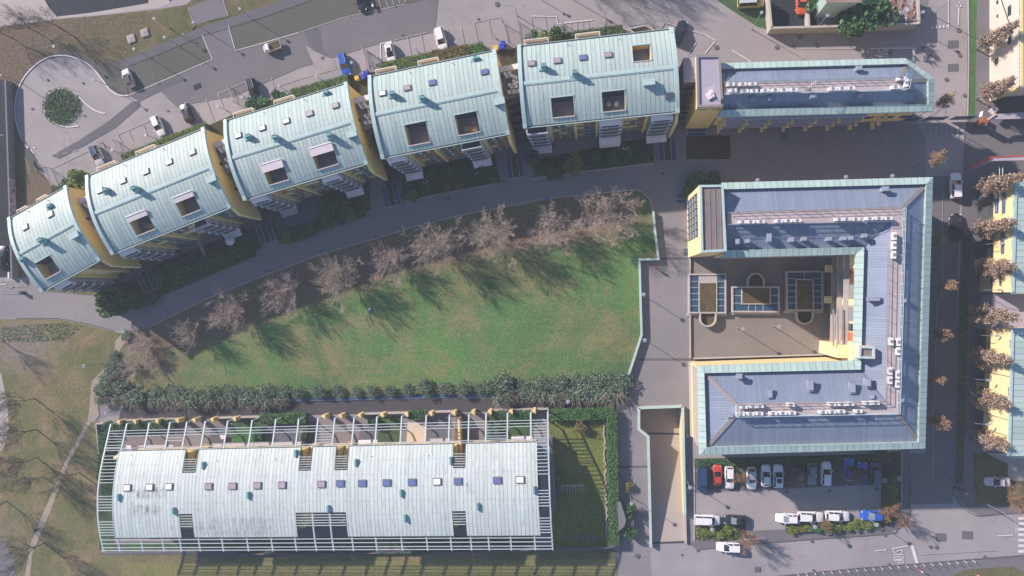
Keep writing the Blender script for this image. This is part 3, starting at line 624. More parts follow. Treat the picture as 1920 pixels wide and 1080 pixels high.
def window(kind, w, h, parent, pos, ang, name='window'):
    key = (kind, round(w, 2), round(h, 2))
    if key not in WM:
        b = window_mesh(name, w, h, kind); me_o = b.build(name, [M['rail'], M['glass'], M['orange'] if kind == 1 else M['brown']]); me_o.location = (0, 0, 0)
        vv = me_o.data; off = Vector((0, 0, 0)); WM[key] = vv
        # re-centre: build() moved the origin to the bounding-box base
        n = len(b.v); co = [c for p in b.v for c in p]; vv.vertices.foreach_set('co', co); bpy.data.objects.remove(me_o)
    o = bpy.data.objects.new(name, WM[key]); C.objects.link(o); o.parent = parent
    o.location = Vector(pos)-wloc(parent); o.rotation_euler = (0, 0, ang); return o
def skylight(fr, parent, px, py, kind, zf, w=1.25, d=.95, slope=None):
    u, v = fr.hit(px, py, zf); b = MB(); c = fr.P(u, v, zf(u, v)+.10); dv = .4; s = (zf(u, v+dv)-zf(u, v-dv))/(2*dv)
    def q(uu, vv, z): return fr.P(u+uu, v+vv, zf(u, v)+z+s*vv)
    def slabp(mb, a, e, z0, z1, mi):
        A = [q(-a, -e, z0), q(a, -e, z0), q(a, e, z0), q(-a, e, z0)]; T = [q(-a, -e, z1), q(a, -e, z1), q(a, e, z1), q(-a, e, z1)]
        mb.face(T[::-1], mi); [mb.face([A[(i+1) % 4], A[i], T[i], T[(i+1) % 4]], mi) for i in range(4)]
    slabp(b, w/2, d/2, -.05, .22, 0); f = b.build('skylight', M['sframe'], parent)
    g = MB(); slabp(g, w/2-.13, d/2-.12, .2, .245, 0); g.build('pane', M['skyl_'+kind], f); return f
# the chairs, tables and units found on the terraces
def lounge_chair(p, ang, label):
    r = thing('terrace_chair', label, 'chair', p, 'white round chairs on the roof terrace')
    b = MB(); b.cyl((p.x, p.y), .33, p.z+.36, p.z+.44, 14); b.build('seat', M['white'], r)
    b = MB(); n = 12
    for k in range(n):
        a0, a1 = ang-1.6+3.2*k/n, ang-1.6+3.2*(k+1)/n
        b.bar((p.x+.36*math.cos(a0), p.y+.36*math.sin(a0), p.z+.62), (p.x+.36*math.cos(a1), p.y+.36*math.sin(a1), p.z+.62), .05, .42)
    b.build('backrest', M['white'], r)
    for a in (.8, 2.4, 3.9, 5.5):
        b = MB(); b.tube((p.x+.22*math.cos(a), p.y+.22*math.sin(a), p.z), (p.x+.25*math.cos(a), p.y+.25*math.sin(a), p.z+.38), .03); b.build('leg', M['greymetal'], r)
AC0 = None
def ac_unit(p, ang, label, group, big=False):
    """white outdoor condenser: case, fan grille, feet"""
    global AC0
    if AC0 is None:
        r = thing('air_conditioning_unit', label, 'air conditioner', (0, 0, 0)); AC0 = r
        b = MB(); b.box((0, 0, .50), (1.15, .46, .80), 0); b.box((0, 0, .92), (1.19, .50, .05), 0); b.build('case', M['white'], r)
        g = MB(); g.cyl((0, 0), .26, .945, .96, 14); g.build('fan_grille', M['greymetal'], r); g = MB(); g.bar((-.18, -.245, .5), (.18, -.245, .5), .36, .02); g.build('side_grille', M['greymetal'], r)
        for s in (-1, 1): f = MB(); f.box((.4*s, 0, .05), (.10, .55, .10)); f.build('foot', M['darkmetal'], r)
        KIDS[r.name] = list(r.children); o = r; 
        bpy.context.view_layer.update()
    else:
        o = AC0.copy(); C.objects.link(o)
        for ch in AC_KIDS: c = ch.copy(); C.objects.link(c); c.parent = o
    o.location = p; o.rotation_euler = (0, 0, ang); o.scale = (1.25,)*3 if big else (1, 1, 1)
    tag(o, label, None, group); return o
ac_unit((0, 0, 0), 0, 'x', None); AC_KIDS = [c for c in C.objects if c.parent == AC0]; AC_USED = [False]
def AC(p, ang, label, group, big=False):
    if not AC_USED[0]:
        AC_USED[0] = True; AC0.location = p; AC0.rotation_euler = (0, 0, ang); AC0.scale = (1.25,)*3 if big else (1, 1, 1); tag(AC0, label, None, group); return AC0
    return ac_unit(p, ang, label, group, big)
FR = []
rng = random.Random(4)
for bi, D in enumerate(BL):
    nw, ne, se, sw = D['c']; fr = Frame(nw, ne, sw, ZE); fr.W = (fr.W+Frame(nw, ne, se, ZE).W)/2; FR.append(fr)
    L, Wd = fr.L, fr.W; zf = zroof(Wd); wv = Wd-.55          # wv: south wall plane
    roots = thing('apartment_building', 'barrel-roofed yellow apartment block, %s in the row of five%s' % (WORDS[bi], ', a half-length one' if bi == 0 else ''), 'building', fr.P(L/2, Wd/2), 'yellow apartment blocks with barrel roofs')
    ops = []
    for (px, py, w, d, aw, ex) in D['op']:
        u, v = fr.hit(px, py, zf); ops.append((u-w/2, u+w/2, v-d/2, v+d/2, aw, ex))
    # roof sheet with the terrace openings left out
    cap = .55; us = sorted({cap*.6, L-cap*.6}|{x for o in ops for x in o[:2]}); vs = sorted({0, Wd}|{x for o in ops for x in o[2:4]}|{Wd*k/16 for k in range(17)})
    b = MB()
    for i in range(len(us)-1):
        for j in range(len(vs)-1):
            if vs[j+1]-vs[j] < 1e-3: continue
            mu, mv = (us[i]+us[i+1])/2, (vs[j]+vs[j+1])/2
            if any(o[0] < mu < o[1] and o[2] < mv < o[3] for o in ops): continue
            p = [(us[i], vs[j]), (us[i], vs[j+1]), (us[i+1], vs[j+1]), (us[i+1], vs[j])]
            b.face([fr.P(u, v, zf(u, v)) for u, v in p], 0, [(u, v) for u, v in p])
    fr.bx(b, cap, L-cap, -.22, 0, ZE-.35, ZE-.02, 1); fr.bx(b, cap, L-cap, Wd, Wd+.2, ZE-.35, ZE-.06, 1); fr.bx(b, cap, L-cap, Wd+.2, Wd+.3, ZE-.35, ZE+.02, 2); fr.bx(b, cap, L-cap, -.3, -.22, ZE-.35, ZE+.02, 2)
    roof = b.build('roof', [M['copper'], M['darkmetal'], M['copper_cap']], roots)
    b = MB()                                             # raised ridge flashing
    vr = Wd*.505
    for (a, e, z) in ((-.38, .38, .10), (-.22, .22, .17)):
        fr.bx(b, cap, L-cap, vr+a, vr+e, zf(0, vr)-.05, zf(0, vr)+z)
    b.build('ridge_cap', M['copper_cap'], roof)
    # end walls with a thick copper coping that follows the arch
    for e, (u0, u1) in enumerate(((0, cap), (L-cap, L))):
        w = MB(); c = MB(); n = 20
        for k in range(n):
            v0, v1 = -.35+(Wd+.7)*k/n, -.35+(Wd+.7)*(k+1)/n; z0, z1 = zf(0, v0)+.30, zf(0, v1)+.30
            w.prism(fr.rect(u0+.04, u1-.04, max(0, v0), min(v1, Wd)), 0, [z0-.3, z0-.3, z1-.3, z1-.3], 0)
            c.prism(fr.rect(u0-.04, u1+.04, v0, v1), [z0-.55, z0-.55, z1-.55, z1-.55], [z0, z0, z1, z1], 0)
        if e == 1:
            w.prism([fr.P(u0, Wd), fr.P(u1-.04, Wd), fr.P(u1-.04, Wd+1.3), fr.P(u0, Wd+1.3)], .5, [ZE-.1, ZE-.1, ZE-2.5, ZE-2.5], 0)
            for vv, zz in ((Wd*.42, 11.4), (Wd*.72, 9)): fr.bx(w, u1-.02, u1+.02, vv, vv+.5, zz, zz+.9, 1)
        w.build('end_wall', [M['yellow'], M['glass']], roots); c.build('coping', M['copper_cap'], roof)
    # side walls, ground floor set back
    b = MB(); fr.bx(b, cap, L-cap, wv-.3, wv, .3, ZE-.3); b.build('front_wall', M['yellow'], roots)
    b = MB(); fr.bx(b, cap, L-cap, .15, .45, 0, ZE-.3); b.build('rear_wall', M['yellow'], roots)
    b = MB(); fr.bx(b, cap, L-cap, wv-.28, wv+.12, 0, .45); b.build('plinth', M['darkwall'], roots)
    b = MB(); fr.bx(b, cap*2, L-cap*2, .6, wv-.5, ZE-3.6, ZE-3.4); b.build('attic_floor', M['darkwall'], roots)
    for px, py, k in D['sk']: skylight(fr, roof, px, py, k, zf)
    for px, py, h in D['ch']:
        u, v = fr.hit(px, py, zf); z = zf(u, v); b = MB()
        b.prism(fr.rect(u-.38, u+.38, v-.42, v+.42), z-.3, [z+h, z+h, z+h*.72, z+h*.72]); fr.bx(b, u-.5, u+.5, v-.1, v+.1, z-.2, z+h+.12)
        fr.bx(b, u-.9, u-.38, v+.05, v+.42, z-.3, z+.25); b.build('chimney', M['copper_box'], roof)
    for px, py in D['bx']:
        u, v = fr.hit(px, py, zf); z = zf(u, v); b = MB(); fr.bx(b, u-.85, u+.85, v-.45, v+.45, z-.3, z+.75, 0); fr.bx(b, u-.92, u+.92, v-.52, v+.52, z+.75, z+.86, 1)
        b.build('lift_overrun', [M['copper_box'], M['copper_cap']], roof)
    for k in range(3):
        u, v = L*(.3+.33*k)+.7, Wd*.05; z = zf(u, v); b = MB(); b.tube(fr.P(u, v, z), fr.P(u, v, z+.5), .05); b.build('snow_hook', M['darkmetal'], roof)
    # roof terraces sunk in the roof
    for oi, (u0, u1, v0, v1, aw, ex) in enumerate(ops):
        zt = zf(0, (v0+v1)/2); zfl = zt-2.3; b = MB(); top = lambda v: zf(0, v)+.05
        b.face([fr.P(u0, v0, zfl), fr.P(u0, v1, zfl), fr.P(u1, v1, zfl), fr.P(u1, v0, zfl)], 0)
        b.face([fr.P(u0, v0, zfl), fr.P(u0, v0, top(v0)), fr.P(u0, v1, top(v1)), fr.P(u0, v1, zfl)], 1)
        b.face([fr.P(u1, v1, zfl), fr.P(u1, v1, top(v1)), fr.P(u1, v0, top(v0)), fr.P(u1, v0, zfl)], 1)
        b.face([fr.P(u1, v0, zfl), fr.P(u1, v0, top(v0)), fr.P(u0, v0, top(v0)), fr.P(u0, v0, zfl)], 1 if ex == 'units' else 2)
        b.face([fr.P(u0, v1, zfl), fr.P(u0, v1, top(v1)), fr.P(u1, v1, top(v1)), fr.P(u1, v1, zfl)], 1)
        for a in ((u0-.12, u0, v0-.12, v1+.12), (u1, u1+.12, v0-.12, v1+.12)):
            b.prism(fr.rect(*a), [top(a[2])-.2]*2+[top(a[3])-.2]*2, [top(a[2])+.06]*2+[top(a[3])+.06]*2, 3)
        fr.bx(b, u0, u1, v0-.14, v0, top(v0)-.2, top(v0)+.09, 3); fr.bx(b, u0, u1, v1, v1+.18, top(v1)-.2, top(v1)+.05, 4)
        t = b.build('roof_terrace', [M['terr'], M['yellow'], M['glass'], M['copper_cap'], M['slabconc']], roof)
        if aw:
            a = MB(); z = top(v0)+.15
            a.prism(fr.rect(u0-.1, u1+.1, v0-.2, v0+(1.15 if bi == 2 else .75)), [z+.1, z+.1, z-.15, z-.15], [z+.16, z+.16, z-.09, z-.09], 0, bottom=True); a.bar(fr.P(u0-.1, v0-.25, z+.15), fr.P(u1+.1, v0-.25, z+.15), .18, .16, 1)
            a.build('awning', [M['awning'], M['white']], t)
        cen = fr.P((u0+u1)/2, (v0+v1)/2, zfl)
        if ex == 'chairs':
            for s in (-1, 1): lounge_chair(cen+Vector((s*.62-.1, -.1, 0)), 1.57+s*.5, 'white round chair on the roof terrace, %s of the pair' % ('left' if s < 0 else 'right'))
        if ex == 'table':
            r = thing('wooden_table', 'plain wooden table on the sunken terrace of the second curved block', 'table', cen+Vector((.3, -.2, 0)))
            q = cen+Vector((.3, -.2, 0)); m = MB(); m.box((q.x, q.y, q.z+.74), (1.9, .85, .05), fr.ang*0-.05); m.build('tabletop', M['hip'], r)
            for a in (-.8, .8):
                for e in (-.33, .33): l = MB(); l.box((q.x+a, q.y+e, q.z+.36), (.07, .07, .71)); l.build('leg', M['hip'], r)
        if ex == 'towel':
            q = cen+Vector((.3, -.6, 0)); r = thing('drying_rack', 'folding drying rack with red laundry on the roof terrace', 'drying rack', q)
            m = MB(); [m.tube((q.x-1.0, q.y+a, q.z+.9), (q.x+1.0, q.y+a, q.z+.9), .02) for a in (-.3, -.1, .1, .3)]; [m.tube((q.x+s*.9, q.y-.3*k, q.z), (q.x+s*.9, q.y+.3*k, q.z+.9), .025) for s in (-1, 1) for k in (-1, 1)]; m.build('frame', M['white'], r)
            m = MB(); m.box((q.x, q.y, q.z+.88), (.75, .62, .12), .1); m.build('laundry', M['orange'], r)
    # pilasters and window bays
    fl = [.5, 3.0, 5.5, 8.0, 10.5]
    for pu in D['pil']:
        b = MB(); fr.bx(b, L*pu-.22, L*pu+.22, wv, wv+.55, .2, ZE-.3); b.build('pilaster', M['yellow'], roots)
    for (a, e, n) in D['wl']:
        u0, u1 = L*a, L*e
        if n == 0: continue
        b = MB()
        for z in fl: fr.bx(b, u0, u1, wv, wv+.28, z-.14, z+.02, 0, bottom=True); b.bar(fr.P(u0, wv+.36, z+.95), fr.P(u1, wv+.36, z+.95), .05, .05, 1)
        b.build('gallery_rail', [M['copper_rail'], M['copper_rail']], roots)
        for z in fl:
            m = max(2, round((u1-u0)/1.25)); wd = (u1-u0)/m
            for k in range(m):
                if rng.random() < .16: continue
                kind = rng.choice([0, 0, 1, 2, 2]); cc = fr.P(u0+wd*(k+.5)+rng.uniform(-.12, .12), wv+.02, z+.35)
                if kind and rng.random() < .6:
                    key = ('sh', kind)
                    if key not in WM:
                        sb = MB(); sb.box((0, -.06, 1.0), (1.0, .12, 1.9)); so = sb.build('shutter', M['orange' if kind == 1 else 'brown']); so.data.vertices.foreach_set('co', [c for p in sb.v for c in p]); WM[key] = so.data; bpy.data.objects.remove(so)
                    o = bpy.data.objects.new('shutter', WM[key]); C.objects.link(o); o.parent = roots; o.location = cc-wloc(roots); o.rotation_euler = (0, 0, fr.ang)
                else: window(kind, .95, 1.95, roots, cc, fr.ang)
    # balcony stacks: floor slab, balustrade, screens, awnings
    for si, (a, e, code) in enumerate(D['st']):
        u0, u1 = L*a+.1, L*e; dp = 1.75
        levels = [.9, 3.3, 5.7, 8.1, 10.5]
        for li, z in enumerate(levels):
            b = MB(); fr.bx(b, u0, u1, wv, wv+dp, z-.14, z, 0, 1, True); s = b.build('balcony', [M['slabconc'], M['tile']], roots)
            r = MB(); v1 = wv+dp-.05
            r.bar(fr.P(u0, v1, z+1.0), fr.P(u1, v1, z+1.0), .11, .08)
            for uu in (u0+.04, u1-.04): r.bar(fr.P(uu, wv, z+1.0), fr.P(uu, v1, z+1.0), .09, .07)
            nb = 6
            for k in range(nb+1): uu = u0+(u1-u0)*k/nb; r.bar(fr.P(uu, v1, z), fr.P(uu, v1, z+1.0), .05, .05)
            r.build('balustrade', M['white'], s); r = MB(); r.bar(fr.P(u0+.1, v1, z+.5), fr.P(u1-.1, v1, z+.5), .03, .8); r.build('balustrade_panel', M['infill'], s)
            sc = MB(); fr.bx(sc, u1-.12, u1-.04, wv, wv+dp*.75, z, z+2.3, 0); sc.build('screen', M['slabconc'] if bi < 3 else M['white'], s)
            for q0, q1 in ((u1-.5, u1-.05), (u0+.02, u0+.35)): sc = MB(); fr.bx(sc, q0, q1, wv+dp-.33, wv+dp-.02, z+1.02, z+1.27, 0); sc.build('blind_box', M['white'], s)
            w = MB(); fr.bx(w, u0+.5, u1-.6, wv-.01, wv+.05, z+.05, z+2.2); w.build('french_window', M['glass'], s)
        top = levels[-1]+2.65
        if code[0] == 'A':
            aw = MB(); aw.prism(fr.rect(u0, u1, wv+.15, wv+1.55), [top-.15, top-.15, top-1.1, top-1.1], [top-.08, top-.08, top-1.03, top-1.03], 0, bottom=True); aw.build('awning', M['awning'], roots)
        else:
            fm = MB(); zt = top-.6
            for uu in (u0, u1): fm.bar(fr.P(uu, wv, zt), fr.P(uu, wv+dp, zt), .1, .1); fm.bar(fr.P(uu, wv+dp, levels[-1]), fr.P(uu, wv+dp, zt), .1, .1)
            fm.bar(fr.P(u0, wv+dp, zt), fr.P(u1, wv+dp, zt), .1, .1); fm.build('awning_frame', M['white'], roots)
        for k, chh in enumerate(code[1:]):
            if chh == 'A':
                z = levels[max(0, 4-1-k)] if k < 4 else levels[0]
                aw = MB(); aw.prism(fr.rect(u0, u1, wv+dp-.2, wv+dp+1.0), [z+.9, z+.9, z+.2, z+.2], [z+.98, z+.98, z+.28, z+.28], 0, bottom=True); aw.build('awning', M['awning'], roots)
        t = MB(); fr.bx(t, u0-.2, u1+.2, wv-1.6, wv+dp+.4, 0, .25); t.build('terrace_base', M['tile'], roots)
    # rear: low white canopies and rails that stick out beyond the eaves
    for ru, kind in (((.04, .20), 0), ((.38, .54), 0)):
        u0, u1 = L*ru+0 if not isinstance(ru, tuple) else L*ru[0], L*ru[1]
        b = MB(); zz = ZE-3.0; fr.bx(b, u0, u1, -1.9, .2, zz-.2, zz, 0, None, True); s = b.build('balcony', [M['slabconc']], roots)
        r = MB(); r.bar(fr.P(u0, -1.85, zz+1), fr.P(u1, -1.85, zz+1), .1, .08)
        for uu in (u0, u1): r.bar(fr.P(uu, -1.85, zz+1), fr.P(uu, .1, zz+1), .1, .08); r.bar(fr.P(uu, -1.85, zz), fr.P(uu, -1.85, zz+1), .08, .08)
        r.bar(fr.P(u0, -1.85, zz+.45), fr.P(u1, -1.85, zz+.45), .03, .8); r.build('balustrade', M['white'], s)
# blocks between the houses: lift and stair links with roof-top units
LINKS = ['west of the second curved block', 'west of the middle curved block', 'west of the fourth curved block', 'west of the easternmost curved block']
for i in range(4):
    A, B = FR[i], FR[i+1]; zt = 11.4
    def PP(t, q): a = A.P(A.L, A.W*t); b = B.P(0, B.W*t); return a.lerp(b, q)
    t0, t1 = .19, .56; mid = PP((t0+t1)/2, .5)
    r = thing('stair_link', 'narrow flat-roofed stair link %s' % LINKS[i], 'building', (mid.x, mid.y, 0), 'stair links in the curved row')
    b = MB(); b.prism([PP(t0, 0), PP(t0, 1), PP(t1, 1), PP(t1, 0)], 0, zt, 0, 1); b.build('wall', [M['groundwall'], M['terr']], r)
    b = MB(); b.prism([PP(t0-.02, 0), PP(t0-.02, 1), PP(t0+.045, 1), PP(t0+.045, 0)], zt-1, zt+.9, 0); b.build('parapet', M['awning'], r)
    b = MB()
    for k in range(6):
        tt = t1+.015+k*.07; z = zt-1.2-k*1.58; b.prism([PP(tt, .04), PP(tt, .96), PP(tt+.035, .96), PP(tt+.035, .04)], z-.2, z, 0)
    b.prism([PP(t1, .02), PP(t1, .98), PP(.98, .98), PP(.98, .02)], 0, 3.4, 1); b.build('stair_flight', [M['groundwall'], M['darkwall']], r)
    b = MB(); b.prism([PP(1.0, -.3), PP(1.0, 1.15), PP(1.17, 1.15), PP(1.17, -.3)], 2.7, 2.9, 0, bottom=True); b.build('entrance_canopy', M['glass'], r)
    ang = (A.ang+B.ang)/2
    for k, (t, q, an) in enumerate(((.265, .35, 0), (.30, .42, 0), (.35, .66, 1.57), (.375, .76, 1.57), (.42, .52, 0), (.45, .62, 0), (.50, .45, 0), (.51, .75, 0))):
        p = PP(t, q); p.z = zt; AC(p, ang+an+3.14, 'white condenser on the link roof just %s, %s from north' % (LINKS[i], ORD[k]), 'air conditioners on the stair links')
# ---------------------------------------------------------------- office blocks with slate-blue roofs
def lerp(a, b, t): return (a[0]+(b[0]-a[0])*t, a[1]+(b[1]-a[1])*t)
def seamquad(b, P, mi=0, along=0):
    """roof slope: u runs along edge P[0]->P[1], v up the slope"""
    d = (P[1]-P[0]); L = d.length; d.normalize()
    uv = []
    for p in P: q = p-P[0]; u = q.dot(d); uv.append((u, (q-d*u).length))
    b.face(P, mi, uv)
def band(name, O, I, zo, zi, parent, closed=False):
    b = MB(); n = len(O); zi2 = zi
    for i in range(n if closed else n-1):
        j = (i+1) % n; o0, o1, i0, i1 = G(*O[i], zo), G(*O[j], zo), G(*I[i], zi), G(*I[j], zi)
        seamquad(b, [o0, o1, i1, i0]); dn = Vector((0, 0, -.55)); seamquad(b, [o0+dn, o1+dn, o1, o0]); seamquad(b, [i0, i1, i1+Vector((0, 0, -1.0)), i0+Vector((0, 0, -1.0))])
    return b.build(name, M['copper_band'], parent)
def rail(name, pts, z, parent, h=1.0, step=1.5, mat='rail', w=.055):
    b = MB(); P = [G(x, y, z) for x, y in pts]
    for i in range(len(P)-1):
        a, c = P[i], P[i+1]; n = max(1, int((c-a).length/step))
        for k in range(n+1):
            q = a.lerp(c, k/n); b.bar(q, q+Vector((0, 0, h)), w, w)
        for hh in (h, h*.55, h*.15): b.bar(a+Vector((0, 0, hh)), c+Vector((0, 0, hh)), w, w)
    return b.build(name, M[mat], parent)
def roofvent(px, py, z, parent, w=.7, d=.7, h=.9, ang=0, name='roof_vent'):
    p = G(px, py, z+h); b = MB(); b.box((p.x, p.y, z+h*.4), (w*.85, d*.85, h*.8+.8), ang, 0); b.box((p.x, p.y, z+h*.9), (w*1.15, d*1.15, h*.22), ang, 1); return b.build(name, [M['vent'], M['greymetal']], parent)
# ---- north-east long block
ZB, ZI = 12.7, 13.1
r = thing('office_building', 'long yellow office block with slate-blue roof and chamfered east end', 'building', G(1530, 165, 0))
NO = [(1352, 118), (1698, 109), (1752, 146), (1752, 208.5), (1343, 219.5)]; NI = [(1352, 129), (1700, 119.5), (1741, 150), (1741, 195), (1354, 206)]
band('roof_flashing', NO, NI, ZB, ZI, r)
dk = [(1356, 158), (1688, 149), (1703, 152), (1703, 169), (1356, 178)]; zl, zh = 12.35, 13.9
b = MB(); g = lambda p, z: G(*p, z)
seamquad(b, [g(NI[0], zl), g(NI[1], zl), g(dk[1], zh), g(dk[0], zh)]); seamquad(b, [g(NI[1], zl), g(NI[2], zl), g(dk[2], zh), g(dk[1], zh)])
seamquad(b, [g(NI[2], zl), g(NI[3], zl), g(dk[3], zh), g(dk[2], zh)]); seamquad(b, [g(NI[3], zl), g(NI[4], zl), g(dk[4], zh), g(dk[3], zh)])
rf = b.build('roof', M['blue'], r)
b = MB(); b.prism([g(p, zh) for p in dk], zh-.5, zh+.25); b.build('roof_walkway', M['deck'], rf)
for k, (a, c) in enumerate(((NI[1], dk[1]), (NI[2], dk[2]), (NI[3], dk[3]))):
    m = MB(); m.bar(g(a, zl+.03), g(c, zh+.03), .55, .08); m.build('hip_flashing', M['hip'], rf)
rail('guard_rail', [(1358, 178), (1520, 174.5), (1700, 169.5), (1703, 152)], zh+.25, rf); rail('guard_rail', [(1356, 157), (1688, 148)], zh+.25, rf, mat='greymetal')
for k, (x, y, w) in enumerate([(1410.5, 185, .6), (1443, 185, .6), (1525, 181, 1.0), (1612, 180, .8), (1611, 128, .9)]): roofvent(x, y, 12.9, rf, w, .7)
nside = 'on the roof walkway of the long chamfered block'
for k, (x, y) in enumerate([(1369, 159.5), (1391, 159.5), (1409.5, 159), (1373, 171), (1395, 172), (1412, 172), (1433, 171), (1452, 170.5), (1468, 170.5), (1486, 170), (1559.5, 168), (1576.5, 167.5), (1593, 167), (1676, 165), (1688, 149), (1697, 157)]):
    p = G(x, y, zh+.6); p.z = zh+.25; AC(p, 1.57 if k == 15 else 0, 'white condenser %s, %s from the tower' % (nside, ORD[k]), 'air conditioners on the long block')
for x, y in ((1362, 160), (1512, 169)):
    p = G(x, y, zh); p.z = zh+.25; b = MB(); b.tube(p, p+Vector((0, 0, 2.6)), .04); b.tube(p+Vector((-.5, -.3, 2.2)), p+Vector((.9, .7, 2.4)), .035)
    [b.tube(p+Vector((-.3+.3*k, -.3+.2*k-.3, 2.25)), p+Vector((-.3+.3*k, -.1+.2*k+.4, 2.25)), .02, n=4) for k in range(4)]
    t = thing('roof_antenna', 'thin metal aerial on the long roof %s' % ('beside the yellow tower' if x < 1400 else 'halfway along the walkway'), 'antenna', p); b.build('mast', M['rail'], t); b = MB(); b.box((p.x, p.y, p.z+.1), (.7, .7, .2)); b.build('foot', M['hip'], t)
# walls below (slightly inside the eaves)
def inset(pts, z, d):
    P = [G(x, y, z) for x, y in pts]; n = len(P); a = sum(P[i].x*P[(i+1) % n].y-P[(i+1) % n].x*P[i].y for i in range(n)); sgn = 1 if a > 0 else -1; out = []
    for i in range(n):
        e0 = (P[i]-P[i-1]).normalized(); e1 = (P[(i+1) % n]-P[i]).normalized(); n0 = Vector((-e0.y, e0.x, 0))*sgn; n1 = Vector((-e1.y, e1.x, 0))*sgn
        m = (n0+n1); m = m/max(.3, m.length_squared/2) if False else m*(1/(1+n0.dot(n1))); out.append(P[i]+m*d)
    return out
W5 = inset(NO, ZB, .9)
b = MB(); b.prism(W5, 3.4, ZB-.4, 0); b.build('wall', M['yellow'], r)
W6 = inset(NO, ZB, 1.7); b = MB(); b.prism(W6, 0, 3.4, 0); b.build('ground_floor_wall', M['groundwall'], r)
sA, sB = W5[4], W5[3]; du = (sB-sA); LN = du.length; du.normalize(); dn = Vector((du.y, -du.x, 0))
def fac(mb, u0, u1, v0, v1, z0, z1, mi=0): mb.prism([sA+du*u0+dn*v0, sA+du*u1+dn*v0, sA+du*u1+dn*v1, sA+du*u0+dn*v1], z0, z1, mi, bottom=True)
nb = 6; ub = LN*.70/nb
for z in (4.2, 6.9, 9.6):
    for k in range(nb):
        w = MB(); fac(w, .9+k*ub+.5, .9+(k+1)*ub-.4, .01, .08, z+.8, z+2.2); w.build('window', M['glass'], r)
    l = MB(); fac(l, .6, LN*.72, .05, 1.25, z+2.1, z+2.25); l.build('sun_shade', M['lilac'], r)
for k in range(nb+2):
    for z in (5.9, 8.6, 3.3): c = MB(); fac(c, .9+k*ub-.2, .9+k*ub+.25, .1, 1.35, z, z+.75); c.build('bracket', M['yellow'], r)
for k in range(7):
    w = MB(); fac(w, 14+k*4.3, 17.4+k*4.3, -.7, -.6, .4, 2.6); w.build('shop_window', M['glassblue'], r)
w = MB(); fac(w, 12.2, 13.4, 0, 2.4, 0, .12); w.build('entrance_mat', M['panel'], r)
for k in range(3):
    w = MB(); fac(w, LN*.76+k*3, LN*.76+k*3+1.9, .01, .1, 8.9, 10.2); w.build('window', M['glass'], r)
    w = MB(); fac(w, LN*.76+k*3, LN*.76+k*3+1.9, .01, .1, 5.6, 6.9); w.build('window', M['glass'], r)
# ---- yellow tower beside it, with a lilac membrane roof
def tower(lab, roofpx, z, mats, wallz0=0, coping='hip', inner='lilac', name='stair_tower'):
    P = [G(x, y, z) for x, y in roofpx]; c = sum(P, Vector())/len(P); t = thing(name, lab, 'building', (c.x, c.y, 0))
    b = MB(); b.prism([(p.x, p.y) for p in P], wallz0, z-.35, 0); b.build('wall', M[mats], t)
    Q = inset(roofpx, z, .35); b = MB(); b.prism([(p.x, p.y) for p in Q], z-.5, z-.28); rr = b.build('roof', M[inner], t)
    b = MB(); n = len(P)
    for i in range(n):
        j = (i+1) % n; b.prism([P[i], P[j], Q[j], Q[i]], z-.36, z, 0)
    b.build('parapet', M[coping], t); return t, P, rr
t, P, rr = tower('narrow yellow stair tower with a lilac flat roof beside the fifth curved block', [(1305.5, 103.5), (1351, 103), (1356.5, 199.5), (1307.5, 201)], 14.6, 'yellow', .4)
b = MB(); b.prism(inset([(1305.5, 103.5), (1351, 103), (1356.5, 199.5), (1307.5, 201)], 14.6, .3), 0, .4); b.build('ground_floor_wall', M['groundwall'], t)
def walls_slots(t, A, B, zs, n, w=1.6, h=.25, mat='darkmetal'):
    d = (B-A); L = d.length; d.normalize(); nn = Vector((d.y, -d.x, 0)); c = MB()
    for z in zs:
        for k in range(n):
            u = L*(k+.5)/n; s = MB(); s.prism([A+d*(u-w/2)-nn*.02, A+d*(u+w/2)-nn*.02, A+d*(u+w/2)+nn*.05, A+d*(u-w/2)+nn*.05], z, z+h, bottom=True); s.build('slot_window', M[mat], t)
walls_slots(t, P[3], P[2], [13.2], 2)
p = G(1331, 179, 14.4); b = MB(); b.box((p.x, p.y, 14.5), (1.1, 1.1, .35), .5); b.tube((p.x, p.y, 14.5), (p.x, p.y, 16.5), .05); a = thing('satellite_aerial', 'white aerial with dish on a concrete pad on the lilac tower roof', 'antenna', (p.x, p.y, 14.33))
b.build('mast', M['awning'], a); b = MB(); b.cyl((p.x, p.y+.1), .42, 15.8, 15.86, 14); o = b.build('dish', M['white'], a)
b = MB(); [b.bar((p.x-.7, p.y-.2+k*.22, 16.3), (p.x+.5, p.y+.6+k*.22, 16.3), .03, .03) for k in range(4)]; b.build('aerial_bars', M['white'], a)
q = [(1281, 109), (1311, 108), (1312, 154), (1282, 155)]
cc = G(1296, 130, 0); t = thing('link_building', 'low lilac metal-roofed link between the fifth curved block and the yellow tower', 'building', cc)
b = MB(); b.prism([G(x, y, 13.4) for x, y in q], 0, 13.1); b.build('wall', M['groundwall'], t)
b = MB(); A = [G(x, y, 13.4) for x, y in q]
for k in range(4):
    f0, f1 = k/4, (k+1)/4; b.prism([A[0].lerp(A[3], f0), A[1].lerp(A[2], f0), A[1].lerp(A[2], f1-.01), A[0].lerp(A[3], f1-.01)], 13.1, [13.5, 13.5, 13.35, 13.35], 0)
b.build('roof', M['lilac'], t)
b = MB()
for k in range(6): z = 11.5-k*1.9; f = 1.05+k*.13; b.prism([A[0].lerp(A[3], f), A[1].lerp(A[2], f), A[1].lerp(A[2], f+.06), A[0].lerp(A[3], f+.06)], z-.2, z)
b.build('stair_flight', M['darkwall'], t)
